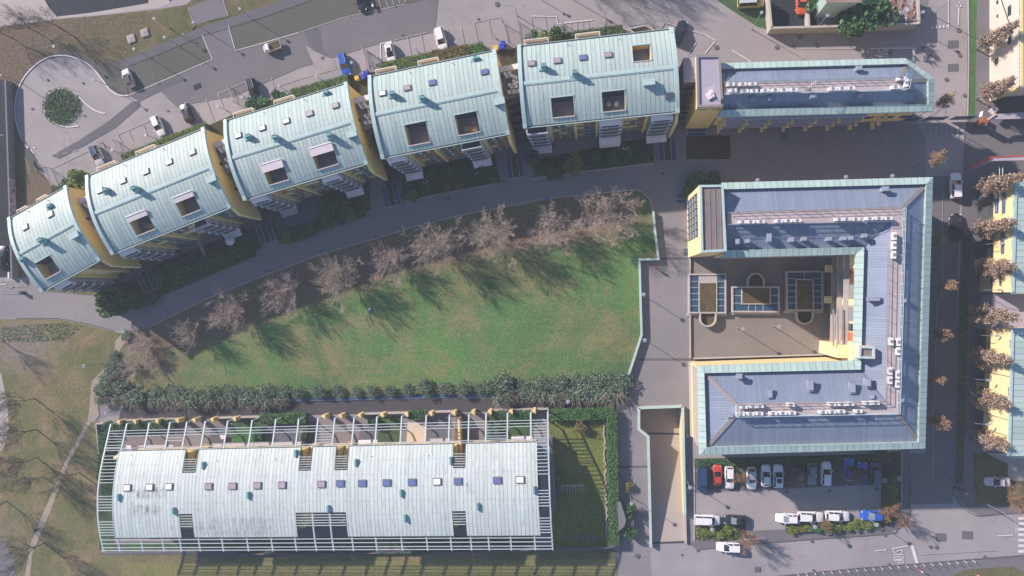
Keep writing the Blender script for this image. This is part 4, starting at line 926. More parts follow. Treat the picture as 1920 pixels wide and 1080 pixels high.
# ---- C-shaped block round the courtyard
r = thing('courtyard_building', 'large C-shaped office block with slate-blue roof around the paved courtyard', 'building', G(1680, 590, 0))
O = [(1352, 342.5), (1749.5, 332), (1735, 841), (1311, 853.5), (1308, 686), (1600.5, 676), (1604.7, 477), (1356.6, 483.3)]
I = [(1352, 355), (1737, 345), (1722.8, 829.4), (1324.7, 839), (1320.5, 699.7), (1614.4, 693), (1620.5, 463), (1356, 469)]
band('roof_flashing', O, I, ZB, ZI, r)
dO = [(1363, 400), (1692, 390), (1681, 774), (1377.5, 780)]; dI = [(1363, 421), (1671, 415), (1659.4, 751.7), (1379, 757)]
zh = 14.0; b = MB()
for (p0, p1, q1, q0) in ((I[0], I[1], dO[1], dO[0]), (I[1], I[2], dO[2], dO[1]), (I[2], I[3], dO[3], dO[2]), (I[3], I[4], dI[3], dO[3]), (I[4], I[5], dI[2], dI[3]), (I[5], I[6], dI[1], dI[2]), (I[6], I[7], dI[0], dI[1])):
    seamquad(b, [g(p0, zl), g(p1, zl), g(q1, zh), g(q0, zh)])
seamquad(b, [g(I[7], zl), g(I[0], zl), g(dO[0], zh), g(dI[0], zh)])
rf = b.build('roof', M['blue'], r)
b = MB(); D = [g(p, zh) for p in dO]; E = [g(p, zh) for p in dI]
for i in range(3): b.prism([D[i], D[i+1], E[i+1], E[i]], zh-.3, zh+.25)
b.build('roof_walkway', M['deck'], rf)
for a, c in ((I[1], dO[1]), (I[2], dO[2]), (I[3], dO[3]), (I[4], dI[3])): m = MB(); m.bar(g(a, zl+.03), g(c, zh+.03), .6, .1); m.build('hip_flashing', M['hip'], rf)
for a, c in ((I[6], dI[1]), (I[5], dI[2])): m = MB(); m.bar(g(a, zl+.03), g(c, zh+.02), .12, .1); m.build('valley_flashing', M['panel'], rf)
rail('guard_rail', [(1693, 391), (1682, 774), (1378, 780), (1379, 757)], zh+.25, rf, 1.1, 1.6, 'rail', .07); rail('guard_rail', [(1363, 399.5), (1692, 389.5)], zh+.25, rf, 1.1, 1.6, 'hip'); rail('guard_rail', [(1363, 422), (1671, 416)], zh+.25, rf, 1.0, 2, 'greymetal'); rail('guard_rail', [(1664, 470), (1659, 752), (1380, 758)], zh+.25, rf, 1.0, 2, 'hip')
for k, (x, y, w, d) in enumerate([(1661, 354, .9, .7), (1383, 453, .6, .8), (1402.5, 452, .65, .6), (1442.5, 446, .7, 1.3), (1484.5, 449.5, .75, .7), (1508, 448, .75, .6), (1555, 448, .75, .6), (1582, 447, .75, .6), (1595.5, 446.5, .75, .6), (1621.5, 442, .75, .6), (1622.5, 420, .75, .5),
      (1640, 561, 1.7, .6), (1695, 564, 1.0, .6), (1387, 706, .8, .8), (1444, 738, .7, 1.4), (1520.5, 723, .8, 1.6), (1599, 727, .8, 1.6), (1628, 717, .8, 1.3), (1636, 744, .5, .6), (1370, 779, .9, .7), (1691, 751, 1.0, .5)]): roofvent(x, y, 12.9, rf, w, d, 1.1)
def acrow(pts, lab, grp, an=0):
    for k, (x, y) in enumerate(pts):
        p = G(x, y, zh+.6); p.z = zh+.25; AC(p, an, 'white condenser %s, %s in its row' % (lab, ORD[k]), grp)
gn = 'air conditioners on the courtyard block'
acrow([(1391, 416.5), (1406, 416.5), (1425, 416), (1459, 415), (1476, 414.5), (1493, 414), (1571, 412), (1585, 411.5), (1602, 411.5), (1628, 410.5), (1645, 410), (1662.5, 410)], 'on the north wing walkway', gn)
acrow([(1675, 443), (1674.5, 460), (1674, 478)], 'along the north of the east wing', gn, 1.57)
acrow([(1669, 640), (1667, 695), (1667, 712)], 'on the courtyard side of the east wing', gn, 1.57)
acrow([(1682.5, 641), (1682, 658), (1681, 702), (1680.5, 719)], 'on the street side of the east wing', gn, 1.57)
acrow([(1393, 762), (1410, 761), (1423, 760.5), (1481, 758), (1558, 757), (1576, 757), (1591.5, 756.5), (1624, 755), (1639, 754.5)], 'on the courtyard side of the south wing', gn)
acrow([(1388, 775.5), (1405.5, 775), (1422, 774.5), (1448, 774), (1466, 773.5), (1483, 773), (1541, 771.5), (1558, 771), (1575, 770.5), (1607, 770)], 'on the car-park side of the south wing', gn)
WO = inset(O, ZB, .55)
b = MB(); b.prism(WO, 0, ZB-.4); b.build('wall', M['yellow_pale'], r)
def facade(t, A, B, zs, bay, parts, proud=.05):
    """openings on the wall A->B (outward normal on the right-hand side)"""
    d = (B-A); L = d.length; d.normalize(); nn = Vector((d.y, -d.x, 0)); n = max(1, int(L/bay)); rg = random.Random(int(L*10))
    for z in zs:
        for k in range(n):
            kind = rg.choice(parts)
            if kind is None: continue
            u0, u1 = L*(k+.14)/n, L*(k+.86)/n; s = MB(); s.prism([A+d*u0-nn*.05, A+d*u1-nn*.05, A+d*u1+nn*proud, A+d*u0+nn*proud], z+.5, z+2.3, bottom=True)
            s.build('window' if kind == 'glass' else 'shutter', M[kind], t)
        s = MB(); s.prism([A+d*.1, A+d*(L-.1), A+d*(L-.1)+nn*.45, A+d*.1+nn*.45], z+2.5, z+2.65, bottom=True); s.build('ledge', M['slabconc'], t)
# courtyard side of the east wing: coloured bays
A, B = WO[5], WO[6]; d = (B-A); LE = d.length; d.normalize(); nn = Vector((-1, 0, 0)); nn = Vector((-d.y, d.x, 0))
def eb(u0, u1, v0, v1, z0, z1, mat, nm): s = MB(); s.prism([A+d*u0+nn*v0, A+d*u1+nn*v0, A+d*u1+nn*v1, A+d*u0+nn*v1], z0, z1, bottom=True); s.build(nm, M[mat], r)
eb(0.3, LE-.3, -.02, .04, 0, 3.2, 'groundwall', 'ground_floor_wall')
for k in range(3):
    z = 3.3+k*2.9
    for (u0, u1, mt, nm) in ((.3, 3.2, 'yellow_pale', 'wall_panel'), (3.4, 4.8, 'orange' if k != 1 else 'yellow_pale', 'shutter'), (5, 6.2, 'orange' if k == 1 else 'glass', 'shutter'), (6.6, 8.9, 'greymetal', 'window'), (9.1, 10.0, 'yellow_pale', 'wall_panel'),
                        (10.2, 12.4, 'greymetal', 'window'), (12.4, 14.6, 'glass', 'window'), (14.7, LE*.84-2.4, 'yellow_pale', 'wall_panel'), (LE*.84-2.2, LE*.84, 'orange', 'shutter'), (LE*.84+.2, LE-.4, 'yellow_pale', 'wall_panel')):
        if u1 > u0: eb(u0, u1, .02, .12+.1*(nm == 'wall_panel'), z, z+2.3, mt, nm)
    eb(.2, LE-.4, .1, .95, z-.35, z-.2, 'slabconc', 'ledge')
for u in (.6, 9.3, 14.6): eb(u, u+1.2, .9, 2.0, 2.9, 3.6, 'yellow_pale', 'bracket')
# stair head in the inner corner
t2, P2, _ = tower('small square roof box with yellow walls in the inner corner of the courtyard', [(1611, 648), (1641, 650), (1641, 673), (1610, 672)], 14.6, 'yellow_pale', 11.5, 'rail', 'gravel', 'roof_box')
b = MB(); pp = [G(1573, 646, 9.5), G(1612, 648, 9.5), G(1612, 672, 9.5), G(1571, 671, 9.5)]; b.prism(pp, 0, 9.5); b.build('stair_block', M['yellow_pale'], r)
for u in range(3):
    a = MB(); q0 = G(1573+u*9, 640, 11.5); a.box((q0.x, q0.y+2, 9), (.18, 6, .25)); a.build('fin', M['greymetal'], r)
facade(r, WO[4]+Vector((0, 0, 0)), WO[3], [3.3, 6.2, 9.1], 2.2, ['orange', 'glass', None, 'glass'])
for i_, j_ in ((2, 1), (3, 2), (1, 0)): facade(r, WO[i_], WO[j_], [3.3, 6.2, 9.1], 5.5, ['glass', 'glass', 'orange', 'glass'])
facade(r, WO[7], WO[6], [3.3, 6.2], 3, ['glass', 'glass', 'orange'])
b = MB(); d3 = (WO[3]-WO[4]).normalized(); n3 = Vector((d3.y, -d3.x, 0))*-1 if False else Vector((-1, 0, 0)); b.prism([WO[4]+n3*.0, WO[3], WO[3]+n3*.25, WO[4]+n3*.25], 0, 1.2); b.build('plinth', M['wallcap'], r)
# tower at the north-west corner of the C
t, P, rr = tower('tall pale yellow tower with gravel flat roof on the north-west corner of the courtyard block', [(1311.7, 346.7), (1356.7, 346.2), (1362.8, 471), (1314.7, 473.6)], 15.0, 'yellow_pale', 0, 'copper_cap', 'gravel', 'corner_tower')
b = MB(); W0, W3 = P[0], P[3]; dd = (W3-W0); LW = dd.length; dd.normalize(); nw_ = Vector((dd.y, -dd.x, 0))
nw_ = nw_ if nw_.x < 0 else -nw_
for k in range(4):
    z = 1.6+k*2.9; s = MB(); s.prism([W0+dd*.8-nw_*.1, W0+dd*(LW*.74)-nw_*.1, W0+dd*(LW*.74)+nw_*.06, W0+dd*.8+nw_*.06], z, z+2.2, bottom=True); f = s.build('window_strip', M['panel'], t)
    m = MB()
    for j in range(7): u = 1+j*(LW*.72-1)/6; m.prism([W0+dd*(u-.07), W0+dd*(u+.07), W0+dd*(u+.07)+nw_*.25, W0+dd*(u-.07)+nw_*.25], z, z+2.2, bottom=True)
    m.build('mullions', M['greymetal'], f)
for x in (1330, 1340, 1350):
    s = MB(); s.bar(G(x, 349, 14.76), G(x+3, 470, 14.76), .1, .08); s.build('roof_joint', M['hip'], rr)
# ---- sunken-hall rooflights in the courtyard
def pavilion(lab, x0, y0, x1, y1, gx0, gy0, gx1, gy1, apse, sides, h=1.1):
    """frame of pale concrete, blue glazing, planted middle and a horseshoe planter"""
    A, B = G(x0, y0, h), G(x1, y1, h); t = thing('courtyard_rooflight', lab, 'rooflight', ((A.x+B.x)/2, (A.y+B.y)/2, 0), 'glazed rooflights in the courtyard')
    def R4(a, b, c, d): return [(a, b), (c, b), (c, d), (a, d)]
    b = MB(); X0, X1, Y1, Y0 = A.x, B.x, A.y, B.y
    for q in ((X0, Y0, X1, Y0+.28), (X0, Y1-.28, X1, Y1), (X0, Y0+.28, X0+.28, Y1-.28), (X1-.28, Y0+.28, X1, Y1-.28)): b.prism(R4(*q), 0, h)
    b.build('frame', M['slabconc'], t)
    b = MB(); b.prism(R4(X0-.25, Y0-.45, X1+.2, Y0-.01), 0, .35); b.build('plinth', M['wallcap'], t)
    C0, D0 = G(gx0, gy0, h), G(gx1, gy1, h); b = MB(); b.prism(R4(C0.x, D0.y, D0.x, C0.y), 0, h-.02); b.build('planting', M['sedum'], t)
    b = MB()
    for q in ((C0.x-.18, D0.y-.18, D0.x+.18, D0.y), (C0.x-.18, C0.y, D0.x+.18, C0.y+.18), (C0.x-.18, D0.y, C0.x, C0.y), (D0.x, D0.y, D0.x+.18, C0.y)): b.prism(R4(*q), 0, h+.02)
    b.build('planter_edge', M['wallcap'], t)
    for q in sides:
        S0, S1 = {'w': ((X0+.28, Y0+.28), (C0.x-.18, Y1-.28)), 'e': ((D0.x+.18, Y0+.28), (X1-.28, Y1-.28)), 'n': ((C0.x-.18, C0.y+.18), (D0.x+.18, Y1-.28)), 's': ((C0.x-.18, Y0+.28), (D0.x+.18, D0.y-.18)), 'N': ((C0.x-.18, C0.y+.18), (D0.x+.18, Y1-.28))}[q]
        gl = MB(); gl.prism(R4(*S0, *S1), 0, h-.22); mt = 'glassblue' if q != 'N' else 'slabconc'; G1 = gl.build('glazing' if q != 'N' else 'hatch_slab', M[mt], t)
        if q == 'N': continue
        m = MB(); vert = (S1[1]-S0[1]) > (S1[0]-S0[0]); L = (S1[1]-S0[1]) if vert else (S1[0]-S0[0]); n = max(2, int(L/1.05))
        for k in range(1, n):
            if vert: y = S0[1]+L*k/n; m.bar((S0[0], y, h-.18), (S1[0], y, h-.18), .07, .06)
            else: x = S0[0]+L*k/n; m.bar((x, S0[1], h-.18), (x, S1[1], h-.18), .07, .06)
        m.build('glazing_bars', M['rail'], G1)
    cx, s = (C0.x+D0.x)/2, apse; rr = 1.35; yb = Y0 if s < 0 else Y1; b = MB(); n = 16; ln = .9
    path = [(-rr, 0), (-rr, s*ln)]+[(-rr*math.cos(math.pi*k/n), s*(ln+rr*math.sin(math.pi*k/n))) for k in range(1, n)]+[(rr, s*ln), (rr, 0)]
    for k in range(len(path)-1):
        a, c = path[k], path[k+1]; b.bar((cx+a[0], yb+a[1], h*.55), (cx+c[0], yb+c[1], h*.55), .26, h*1.1+.001*(k % 2))
    b.build('apse_wall', M['wallcap'], t)
    b = MB(); b.prism([(cx+p[0]*.95, yb+p[1]*.95) for p in path], 0, .5); b.build('apse_planting', M['bed' if lab.startswith('third') else 'sedum'], t); return t
pavilion('first of three rooflights from the tower, horseshoe planter pointing south with moss', 1291, 513, 1362, 588, 1312, 531, 1343, 585, -1, 'weN')
pavilion('middle courtyard rooflight, wide and low, its horseshoe planter pointing north', 1372, 537, 1462, 586, 1392, 540, 1443, 569, 1, 'wes')
pavilion('third courtyard rooflight, nearest the east wing and fully in shade', 1474, 508, 1544, 583, 1494, 525, 1524, 582, -1, 'wen')
# low skylight strip along the south wing and wall lines
t = thing('light_well', 'long sunken light well along the north side of the south wing', 'light well', G(1450, 678, 0)); b = MB(); b.bar(G(1300, 680, .5), G(1600, 669, .5), .25, .9); b.bar(G(1300, 672, .5), G(1565, 664, .5), .2, .9); b.build('curb', M['wallcap'], t)
b = MB(); b.prism([G(1302, 674, .2), G(1565, 666, .2), G(1565, 671, .2), G(1302, 680, .2)], .03, .25); b.build('glazing', M['glassblue'], t)
# ---- ramp to the underground garage
t = thing('garage_ramp', 'sloping concrete ramp between green-capped walls going down to the garage', 'ramp', G(1250, 1015, 0))
def wallseg(nm, pts, z, w, zb, mat, cap, parent, dz=.12):
    P = [G(x, y, z) for x, y in pts]; b = MB(); c = MB()
    for i in range(len(P)-1):
        a, e = P[i], P[i+1]; d = (e-a).normalized(); n = Vector((-d.y, d.x, 0))*w/2
        a2, e2 = a-d*(w/2 if i else 0), e
        b.prism([a2-n, e2-n, e2+n, a2+n], zb, z-dz-.001*i); c.prism([a2-n*1.3, e2-n*1.3, e2+n*1.3, a2+n*1.3], z-dz, z-.002*i)
    o = b.build(nm, M[mat], parent); c.build('coping', M[cap], o); return o
DZ = 3.2
e0, e1 = G(1279, 762, 1), G(1284, 1018, 1)
wallseg('retaining_wall', [(1198, 765), (1198, 805), (1215.5, 819), (1220.5, 1026)], 1.0, .35, -DZ-.2, 'wallcap', 'copper_cap', t)
wallseg('retaining_wall', [(1198, 765), (1280, 762)], 1.0, .35, -DZ-.2, 'wallcap', 'copper_cap', t)
wallseg('retaining_wall', [(1280, 762), (1284.5, 966)], 1.0, .35, -DZ-.2, 'yellow', 'copper_cap', t)
wallseg('retaining_wall', [(1284.6, 967), (1286, 1019)], .5, .3, -1, 'wallcap', 'wallcap', t)
b = MB(); H0 = [G(*p, 0) for p in HOLE]
low = G(1216, 819, 0).y; N_ = [Vector((p.x, p.y, -DZ if p.y >= low-.01 else 0)) for p in H0]
b.face([Vector((H0[4].x-.3, low, -DZ)), Vector((H0[3].x-.3, H0[3].y, .01)), Vector((H0[2].x+.3, H0[2].y, .01)), Vector((H0[2].x+.3, low, -DZ))])
b.face([Vector((H0[5].x-2, low, -DZ)), Vector((H0[2].x+.3, low, -DZ)), Vector((H0[1].x+.3, H0[0].y+.5, -DZ)), Vector((H0[0].x-.5, H0[0].y+.5, -DZ))]); b.build('ramp_slab', M['ramp'], t)
b = MB(); b.bar(Vector((H0[4].x-.2, low, -DZ+.02)), Vector((H0[2].x+.2, low, -DZ+.02)), .3, .05); b.bar(Vector((H0[3].x+.1, H0[3].y+.2, .05)), Vector((H0[2].x, H0[2].y+.2, .05)), .3, .05); b.build('drain_channel', M['darkmetal'], t)
# ---------------------------------------------------------------- low block with the curved pergola
fr = Frame((222, 847), (1002.5, 830), (210, 1013), 6.2); fr.W = 16.4
ZN, ZM, ZS = 5.8, 7.9, 7.7
Lp = fr.L
def zp(u, v):
    t = v/fr.W
    if t < 0: return max(3.4, ZN+t*fr.W*.40)
    if t > 1: return ZS-(t-1)*fr.W*.22
    return ZN*(1-t)*(1-2*t)+ZM*4*t*(1-t)+ZS*t*(2*t-1)+.15*math.sin(math.pi*t)
fr.W = sum(fr.hit(x, y, zp)[1] for x, y in ((210, 1013), (600, 1008), (1006.7, 999.4)))/3
root = thing('terraced_house_block', 'long low house block with pale copper roof under white pergola ribs', 'building', fr.P(Lp/2, fr.W/2))
HU = lambda x, y: fr.hit(x, y, zp)
notch = [HU(345, 865)[0], HU(369, 865)[0], HU(562, 860)[0], HU(584, 860)[0], HU(629, 860)[0], HU(652, 860)[0], HU(850, 855)[0], HU(872, 855)[0]]
vn = (HU(357, 886)[1]+HU(640, 881)[1]+HU(860, 876)[1])/3
nots = [HU(338, 985)[0], HU(361, 985)[0], HU(556, 980)[0], HU(649, 980)[0], HU(849.5, 978)[0], HU(873, 978)[0]]
vs_ = (HU(350, 966)[1]+HU(600, 961)[1]+HU(860, 957.5)[1])/3
cuts = [(notch[i], notch[i+1], -1, vn) for i in (0, 2, 4, 6)]+[(nots[i], nots[i+1], vs_, 99) for i in (0, 2, 4)]
us = sorted({-.1, Lp+.3}|{c for q in cuts for c in q[:2]}); n = 14; vs = sorted({fr.W*k/n for k in range(n+1)}|{vn, vs_})
b = MB()
def inr(u, v): return not any(c[0] < u < c[1] and c[2] < v < c[3] for c in cuts)
for i in range(len(us)-1):
    for j in range(len(vs)-1):
        if inr((us[i]+us[i+1])/2, (vs[j]+vs[j+1])/2):
            p = [(us[i], vs[j]), (us[i], vs[j+1]), (us[i+1], vs[j+1]), (us[i+1], vs[j])]; b.face([fr.P(u, v, zp(u, v)) for u, v in p], 0, [(u+.3*v*.0, v) for u, v in p])
roof = b.build('roof', M['copper_low'], root)
b = MB()                                      # eaves, dark gutter edge and notch rims
def edge(u0, v0, u1, v1, mi=0):
    m = max(1, int(abs(v1-v0)/1.5))
    for k in range(m): a = (u0+(u1-u0)*k/m, v0+(v1-v0)*k/m); e = (u0+(u1-u0)*(k+1)/m, v0+(v1-v0)*(k+1)/m); b.bar(fr.P(*a, zp(*a)-.10), fr.P(*e, zp(*e)-.10), .14, .26, mi)
un = [-.1]+notch+[Lp+.3]
for i in range(0, len(un), 2): edge(un[i], -.05, un[i+1], -.05)
u2 = [-.1]+nots+[Lp+.3]
for i in range(0, len(u2), 2): edge(u2[i], fr.W+.05, u2[i+1], fr.W+.05)
for c in cuts:
    v0, v1 = max(c[2], 0), min(c[3], fr.W); edge(c[0], v0, c[0], v1); edge(c[1], v0, c[1], v1); edge(c[0], vn if c[2] < 0 else vs_, c[1], vn if c[2] < 0 else vs_)
edge(-.1, 0, -.1, fr.W, 1); edge(Lp+.3, 0, Lp+.3, fr.W, 1)
b.build('gutter', [M['darkmetal'], M['copper_cap']], roof)
b = MB(); inn = [(.5, .8), (.5, fr.W-.8), (Lp-.3, fr.W-.8), (Lp-.3, .8)]
for i in range(len(us)-1):
    u0, u1 = max(us[i], .4), min(us[i+1], Lp-.2); m = (u0+u1)/2; v0 = .7 if inr(m, .5) else vn; v1 = fr.W-.7 if inr(m, fr.W-.5) else vs_
    fr.bx(b, u0+.002, u1-.002, v0, v1, 0, 5.2)
b.build('wall', M['yellow'], root)
for i, (x, y, k) in enumerate([(239, 914, 'w'), (281, 913, 'w'), (317, 912, 'w'), (391.5, 911.5, 'p'), (436.5, 911, 'p'), (483, 910, 'p'), (529, 909, 'p'), (603, 907.5, 'p'), (638, 906, 'b'), (679, 905.5, 'b'), (725, 904.5, 'b'), (772.5, 903.5, 'b'), (819.5, 902.5, 'w'), (858.5, 902, 'b'), (932, 900, 'b'), (975, 899, 'w')]):
    skylight(fr, roof, x, y, k, zp, 1.45, 1.15)
for x, y in [(223, 932), (326, 957), (381, 872), (466, 928), (555, 850), (615.5, 953), (667.5, 867), (752, 924), (759.5, 970.5), (845, 863), (895.5, 949), (1001, 918)]:
    u, v = HU(x, y); z = zp(u, v); b = MB(); fr.bx(b, u-.16, u+.16, v-.62, v+.62, z-.3, z+.5); b.prism(fr.rect(u+.16, u+.4, v-.58, v+.58), z-.3, [z+.45, z+.05, z+.05, z+.45]); b.build('vent', M['copper_box'], roof)
for x, y in ((247, 852), (408, 863), (517, 860), (697, 855), (804, 853), (875, 905)): u, v = HU(x, y); b = MB(); b.bar(fr.P(u, v, zp(u, v)+.04), fr.P(u+.1, v+.7, zp(u, v)+.1), .1, .08); b.build('snow_hook', M['darkmetal'], roof)
# pergola ribs
NX = [214.7, 246, 287.6, 325.8, 357.8, 391.5, 434, 479.5, 521.5, 564.5, 601, 632.4, 669, 711.6, 757.8, 802.7, 846, 882.7, 914.7, 954.7, 998, 1029]
SX = [189, 219, 263, 303, 335, 371, 414, 461, 508.6, 553, 589.7, 622, 658.6, 703, 751, 799, 844, 881, 914, 955.6, 1000.5, 1034]
VN = fr.uv(G(600, 784, 3.6))[1]; VS = fr.uv(G(600, 1034, 7.2))[1]
RU = []
for i in range(22):
    yN = 793-23*(NX[i]-214)/815; yS = 1040-15*(SX[i]-189)/845
    RU.append((fr.uv(G(NX[i], yN, 3.6))[0]+fr.uv(G(SX[i], yS, 6.9))[0])/2)
prof = lambda v: zp(0, v)-.13
for i, u in enumerate(RU):
    b = MB(); segs = [VN, VN*.66, VN*.33, 0]+[fr.W*k/10 for k in range(1, 10)]+[fr.W, VS]
    for a, c in zip(segs, segs[1:]): b.bar(fr.P(u, a, prof(a)), fr.P(u, c, prof(c)), .24, .20)
    s = b.build('pergola_rib', M['rail'], root)
    p = MB(); p.bar(fr.P(u, VN+.1, 0), fr.P(u, VN+.1, prof(VN)), .2, .2); p.build('post', M['rail'], s)
    if i not in (7, 8, 9, 21):
        q = MB(); fr.bx(q, u+.15, u+.75, VN-.35, VN+.45, 0, 2.3); q.build('pier', M['yellow'], root)
def purlins(name, items):
    b = MB()
    for u0, u1, v in items: b.bar(fr.P(u0, v, prof(v)+.12), fr.P(u1, v, prof(v)+.12), .11, .10)
    return b
vv = lambda y, x=600: fr.hit(x, y-17*(x-222)/780+8.2*0, zp)[1]
for k, f in enumerate((.74, .64, .54)): b = purlins('', [(RU[0], RU[21], VN*f)]); b.build('purlin', M['rail'], root)
for f in (.10, .03): b = purlins('', [(RU[0], RU[21], VN*f)]); b.build('purlin', M['rail'], root)
extra = [(0, 1, [.44, .34, .12+.1, .14]), (3, 4, [.44, .34]), (10, 11, [.44, .34, .24, .16]), (18, 19, [.44, .34, .24, .16]), (20, 21, [.44, .34, .24, .16])]
for a, c, fs in extra:
    for f in fs: purlins('', [(RU[a], RU[c], VN*f)]).build('purlin', M['rail'], root)
for s in range(9):
    f = 1-.5*0; v = fr.W*(.05+.037*s); purlins('', [(RU[0], -.1, v)]).build('purlin', M['rail'], root); purlins('', [(Lp+.3, RU[21], v-.3)]).build('purlin', M['rail'], root)
for s in range(6):
    for base in (.50, .80): v = fr.W*(base+.033*s); purlins('', [(RU[0], -.1, v)]).build('purlin', M['rail'], root); purlins('', [(Lp+.3, RU[21], v)]).build('purlin', M['rail'], root)
for q in (0, 2, 4, 6):
    for s in range(6): v = vn*(.42+.105*s); purlins('', [(notch[q], notch[q+1], v)]).build('purlin', M['rail'], root)
for q in (0, 2, 4):
    for s in range(5): v = vs_+(fr.W-vs_)*(.08+.11*s); purlins('', [(nots[q], nots[q+1], v)]).build('purlin', M['rail'], root)
for f in (.15, .42, .70, .90): v = fr.W+(VS-fr.W)*f; purlins('', [(RU[0], RU[21], v)]).build('purlin', M['rail'], root)
for q in (0, 2, 4, 6):                       # slanting yellow stair walls in the gaps
    b = MB(); u0, u1 = notch[q], notch[q+1]
    if q < 6: b.prism(fr.rect(u0+.2, u0+(1.9 if q == 0 else 1.5), .3, vn-.2), 0, [1.5, 1.5, 5.0, 5.0]); b.build('stair_wall', M['yellow'], root)
    else: fr.bx(b, u0+.1, u0+.5, -4, vn, 0, 2.2); b.build('stair_wall', M['yellow'], root)
for q in (0, 2, 4):
    b = MB(); u0, u1 = nots[q], nots[q+1]; b.prism(fr.rect(u0+.1, u1-.1, vs_+.1, vs_+1.9), 0, [5, 5, 2.2, 2.2]); b.build('stair_wall', M['yellow'], root)
    b = MB(); b.bar(fr.P(u1-2.6, fr.W-1.2, 3.2), fr.P(u1-.2, vs_+1.5, 4.2), .5, .8); b.build('brace_wall', M['yellow'], root)
for u in (-1.7,):
    for v0, v1 in ((1.2, .2), (fr.W*.93, fr.W*.82)): b = MB(); b.bar(fr.P(RU[0]+.1, v0+.6, 2.9), fr.P(.4, v1, 4.8), .5, .8); b.build('brace_wall', M['yellow'], root)
b = MB(); fr.bx(b, Lp+.2, RU[21]-.1, .4, fr.W*.86, 0, 2.7); b.build('side_terrace', M['terr'], root)
b = MB(); fr.bx(b, RU[21]-.1, RU[21]+.5, .2, fr.W*.83, 0, 3.0); b.build('side_wall', M['groundwall'], root)
b = MB(); fr.bx(b, Lp+1.2, Lp+2.4, 2.0, 3.4, 2.7, 3.1); b.build('cushion', M['copper_box'], root)
# white awnings and terrace frames against the north wall
for x0, x1, k in ((252, 318, 0), (392, 470, 0), (471, 560, 0), (668, 704, 1), (804, 842, 0), (958, 997, 1)):
    u0, u1 = fr.uv(G(x0, 840, 4))[0], fr.uv(G(x1, 838, 4))[0]; b = MB(); b.prism(fr.rect(u0, u1, -.55, .2), [2.6, 2.6, 2.9, 2.9], [2.7, 2.7, 3, 3], bottom=True); b.build('awning' if k else 'lintel', M['awning' if k else 'slabconc'], root)
# garden walls, hedges' base wall
t = thing('garden_wall', 'low beige garden wall with open gateways along the alley', 'wall', fr.P(Lp/2, VN-.3))
for i in range(21):
    if i in (3, 4, 9, 10, 11, 16, 17): continue
    b = MB(); fr.bx(b, RU[i]+.76, RU[i+1]-.05, VN-.25, VN+.02, 0, 1.1); b.build('wall_panel', M['wallcap'], t)
for a, e in (((1032, 770), (1152, 767)), ((183, 794), (214, 793)), ((183, 794), (190, 870))):
    b = MB(); b.bar(G(*a, .5), G(*e, .5), .22, 1.0); b.build('wall_panel', M['wallcap'], t)
t = thing('garden_fence', 'thin dark fence along the south side of the low block', 'fence', G(900, 1030)); b = MB(); b.bar(G(440, 1038, .5), G(860, 1034, .5), .12, 1.0); b.bar(G(860, 1034.5, .5), G(1152, 1026, .5), .12, 1.0); b.build('fence_panel', M['groundwall'], t)
# things in the little gardens
def plain(name, mb, mats, label, cat, group=None): return tag(mb.build(name, mats), label, cat, group)
def gtable(px, py, lab, mat='awning'):
    p = G(px, py); r = thing('garden_table', lab, 'table', p); b = MB(); b.box((p.x, p.y, .74), (1.1, .8, .06)); b.build('tabletop', M[mat], r)
    for a in (-.45, .45):
        for c in (-.3, .3): b = MB(); b.box((p.x+a, p.y+c, .36), (.06, .06, .71)); b.build('leg', M['greymetal'], r)
gtable(246, 837, 'small white table on the pink terrace at the west end'); gtable(421, 818, 'white garden table beside the L-shaped low seat wall'); gtable(299, 838, 'grey garden table with folded things on the pink terrace', 'greymetal')
t = thing('climbing_frame', 'pale wooden garden trellis standing on the east lawn', 'trellis', G(1074, 910)); b = MB()
b.bar(G(1053, 911, 1.8), G(1095, 910, 1.8), .1, .1); b.build('rail', M['rail'], t)
for k in range(9): b = MB(); x = 1053+k*5.2; b.bar(G(x, 911, 1.8), G(x, 922+(k % 3), .1), .08, .08); b.build('bar', M['rail'], t)
t = thing('cold_frame', 'flat blue-glazed cold frame against the east side wall', 'cold frame', G(1042, 919)); b = MB(); p = G(1042, 919); b.box((p.x, p.y, .3), (.9, 2.7, .6)); b.build('case', M['darkmetal'], t); b = MB(); b.box((p.x, p.y, .63), (.75, 2.5, .05)); b.build('lid', M['glassblue'], t)
b = MB(); rg = random.Random(5)
for k in range(60): p = G(1132+rg.uniform(-1.5, 1.5)+k*.11, 788+k*3.95); b.box((p.x, p.y, .14), (.22, rg.uniform(.25, .45), .3), rg.uniform(-.5, .5))
tag(b.build('stone_edging', M['wallcap']), kind='stuff')
b = MB()
for k in range(26): p = G(1058+k*2.6+rg.uniform(-2, 2), 1006+rg.uniform(-4, 4)); b.ball((p.x, p.y, .1), rg.uniform(.15, .4), n=6, m=4)
tag(b.build('garden_rocks', M['groundwall']), kind='stuff')
b = MB(); P = [G(x, y, 2.3) for x, y in ((1158, 942), (1164, 942), (1174, 975), (1170, 988), (1160, 996))]; b.prism(P, 1.9, 2.3, bottom=True); plain('shelter_roof', b, M['groundwall'], 'small blue shelter roof in the alley beside the hedge', 'shelter').name = 'alley_shelter'
t = thing('garden_divider', 'short beige wall dividing the gardens below the second block', 'wall', G(380, 467)); b = MB(); b.bar(G(374, 452, .5), G(388, 484, .5), .4, 1.0); b.build('wall_panel', M['wallcap'], t)
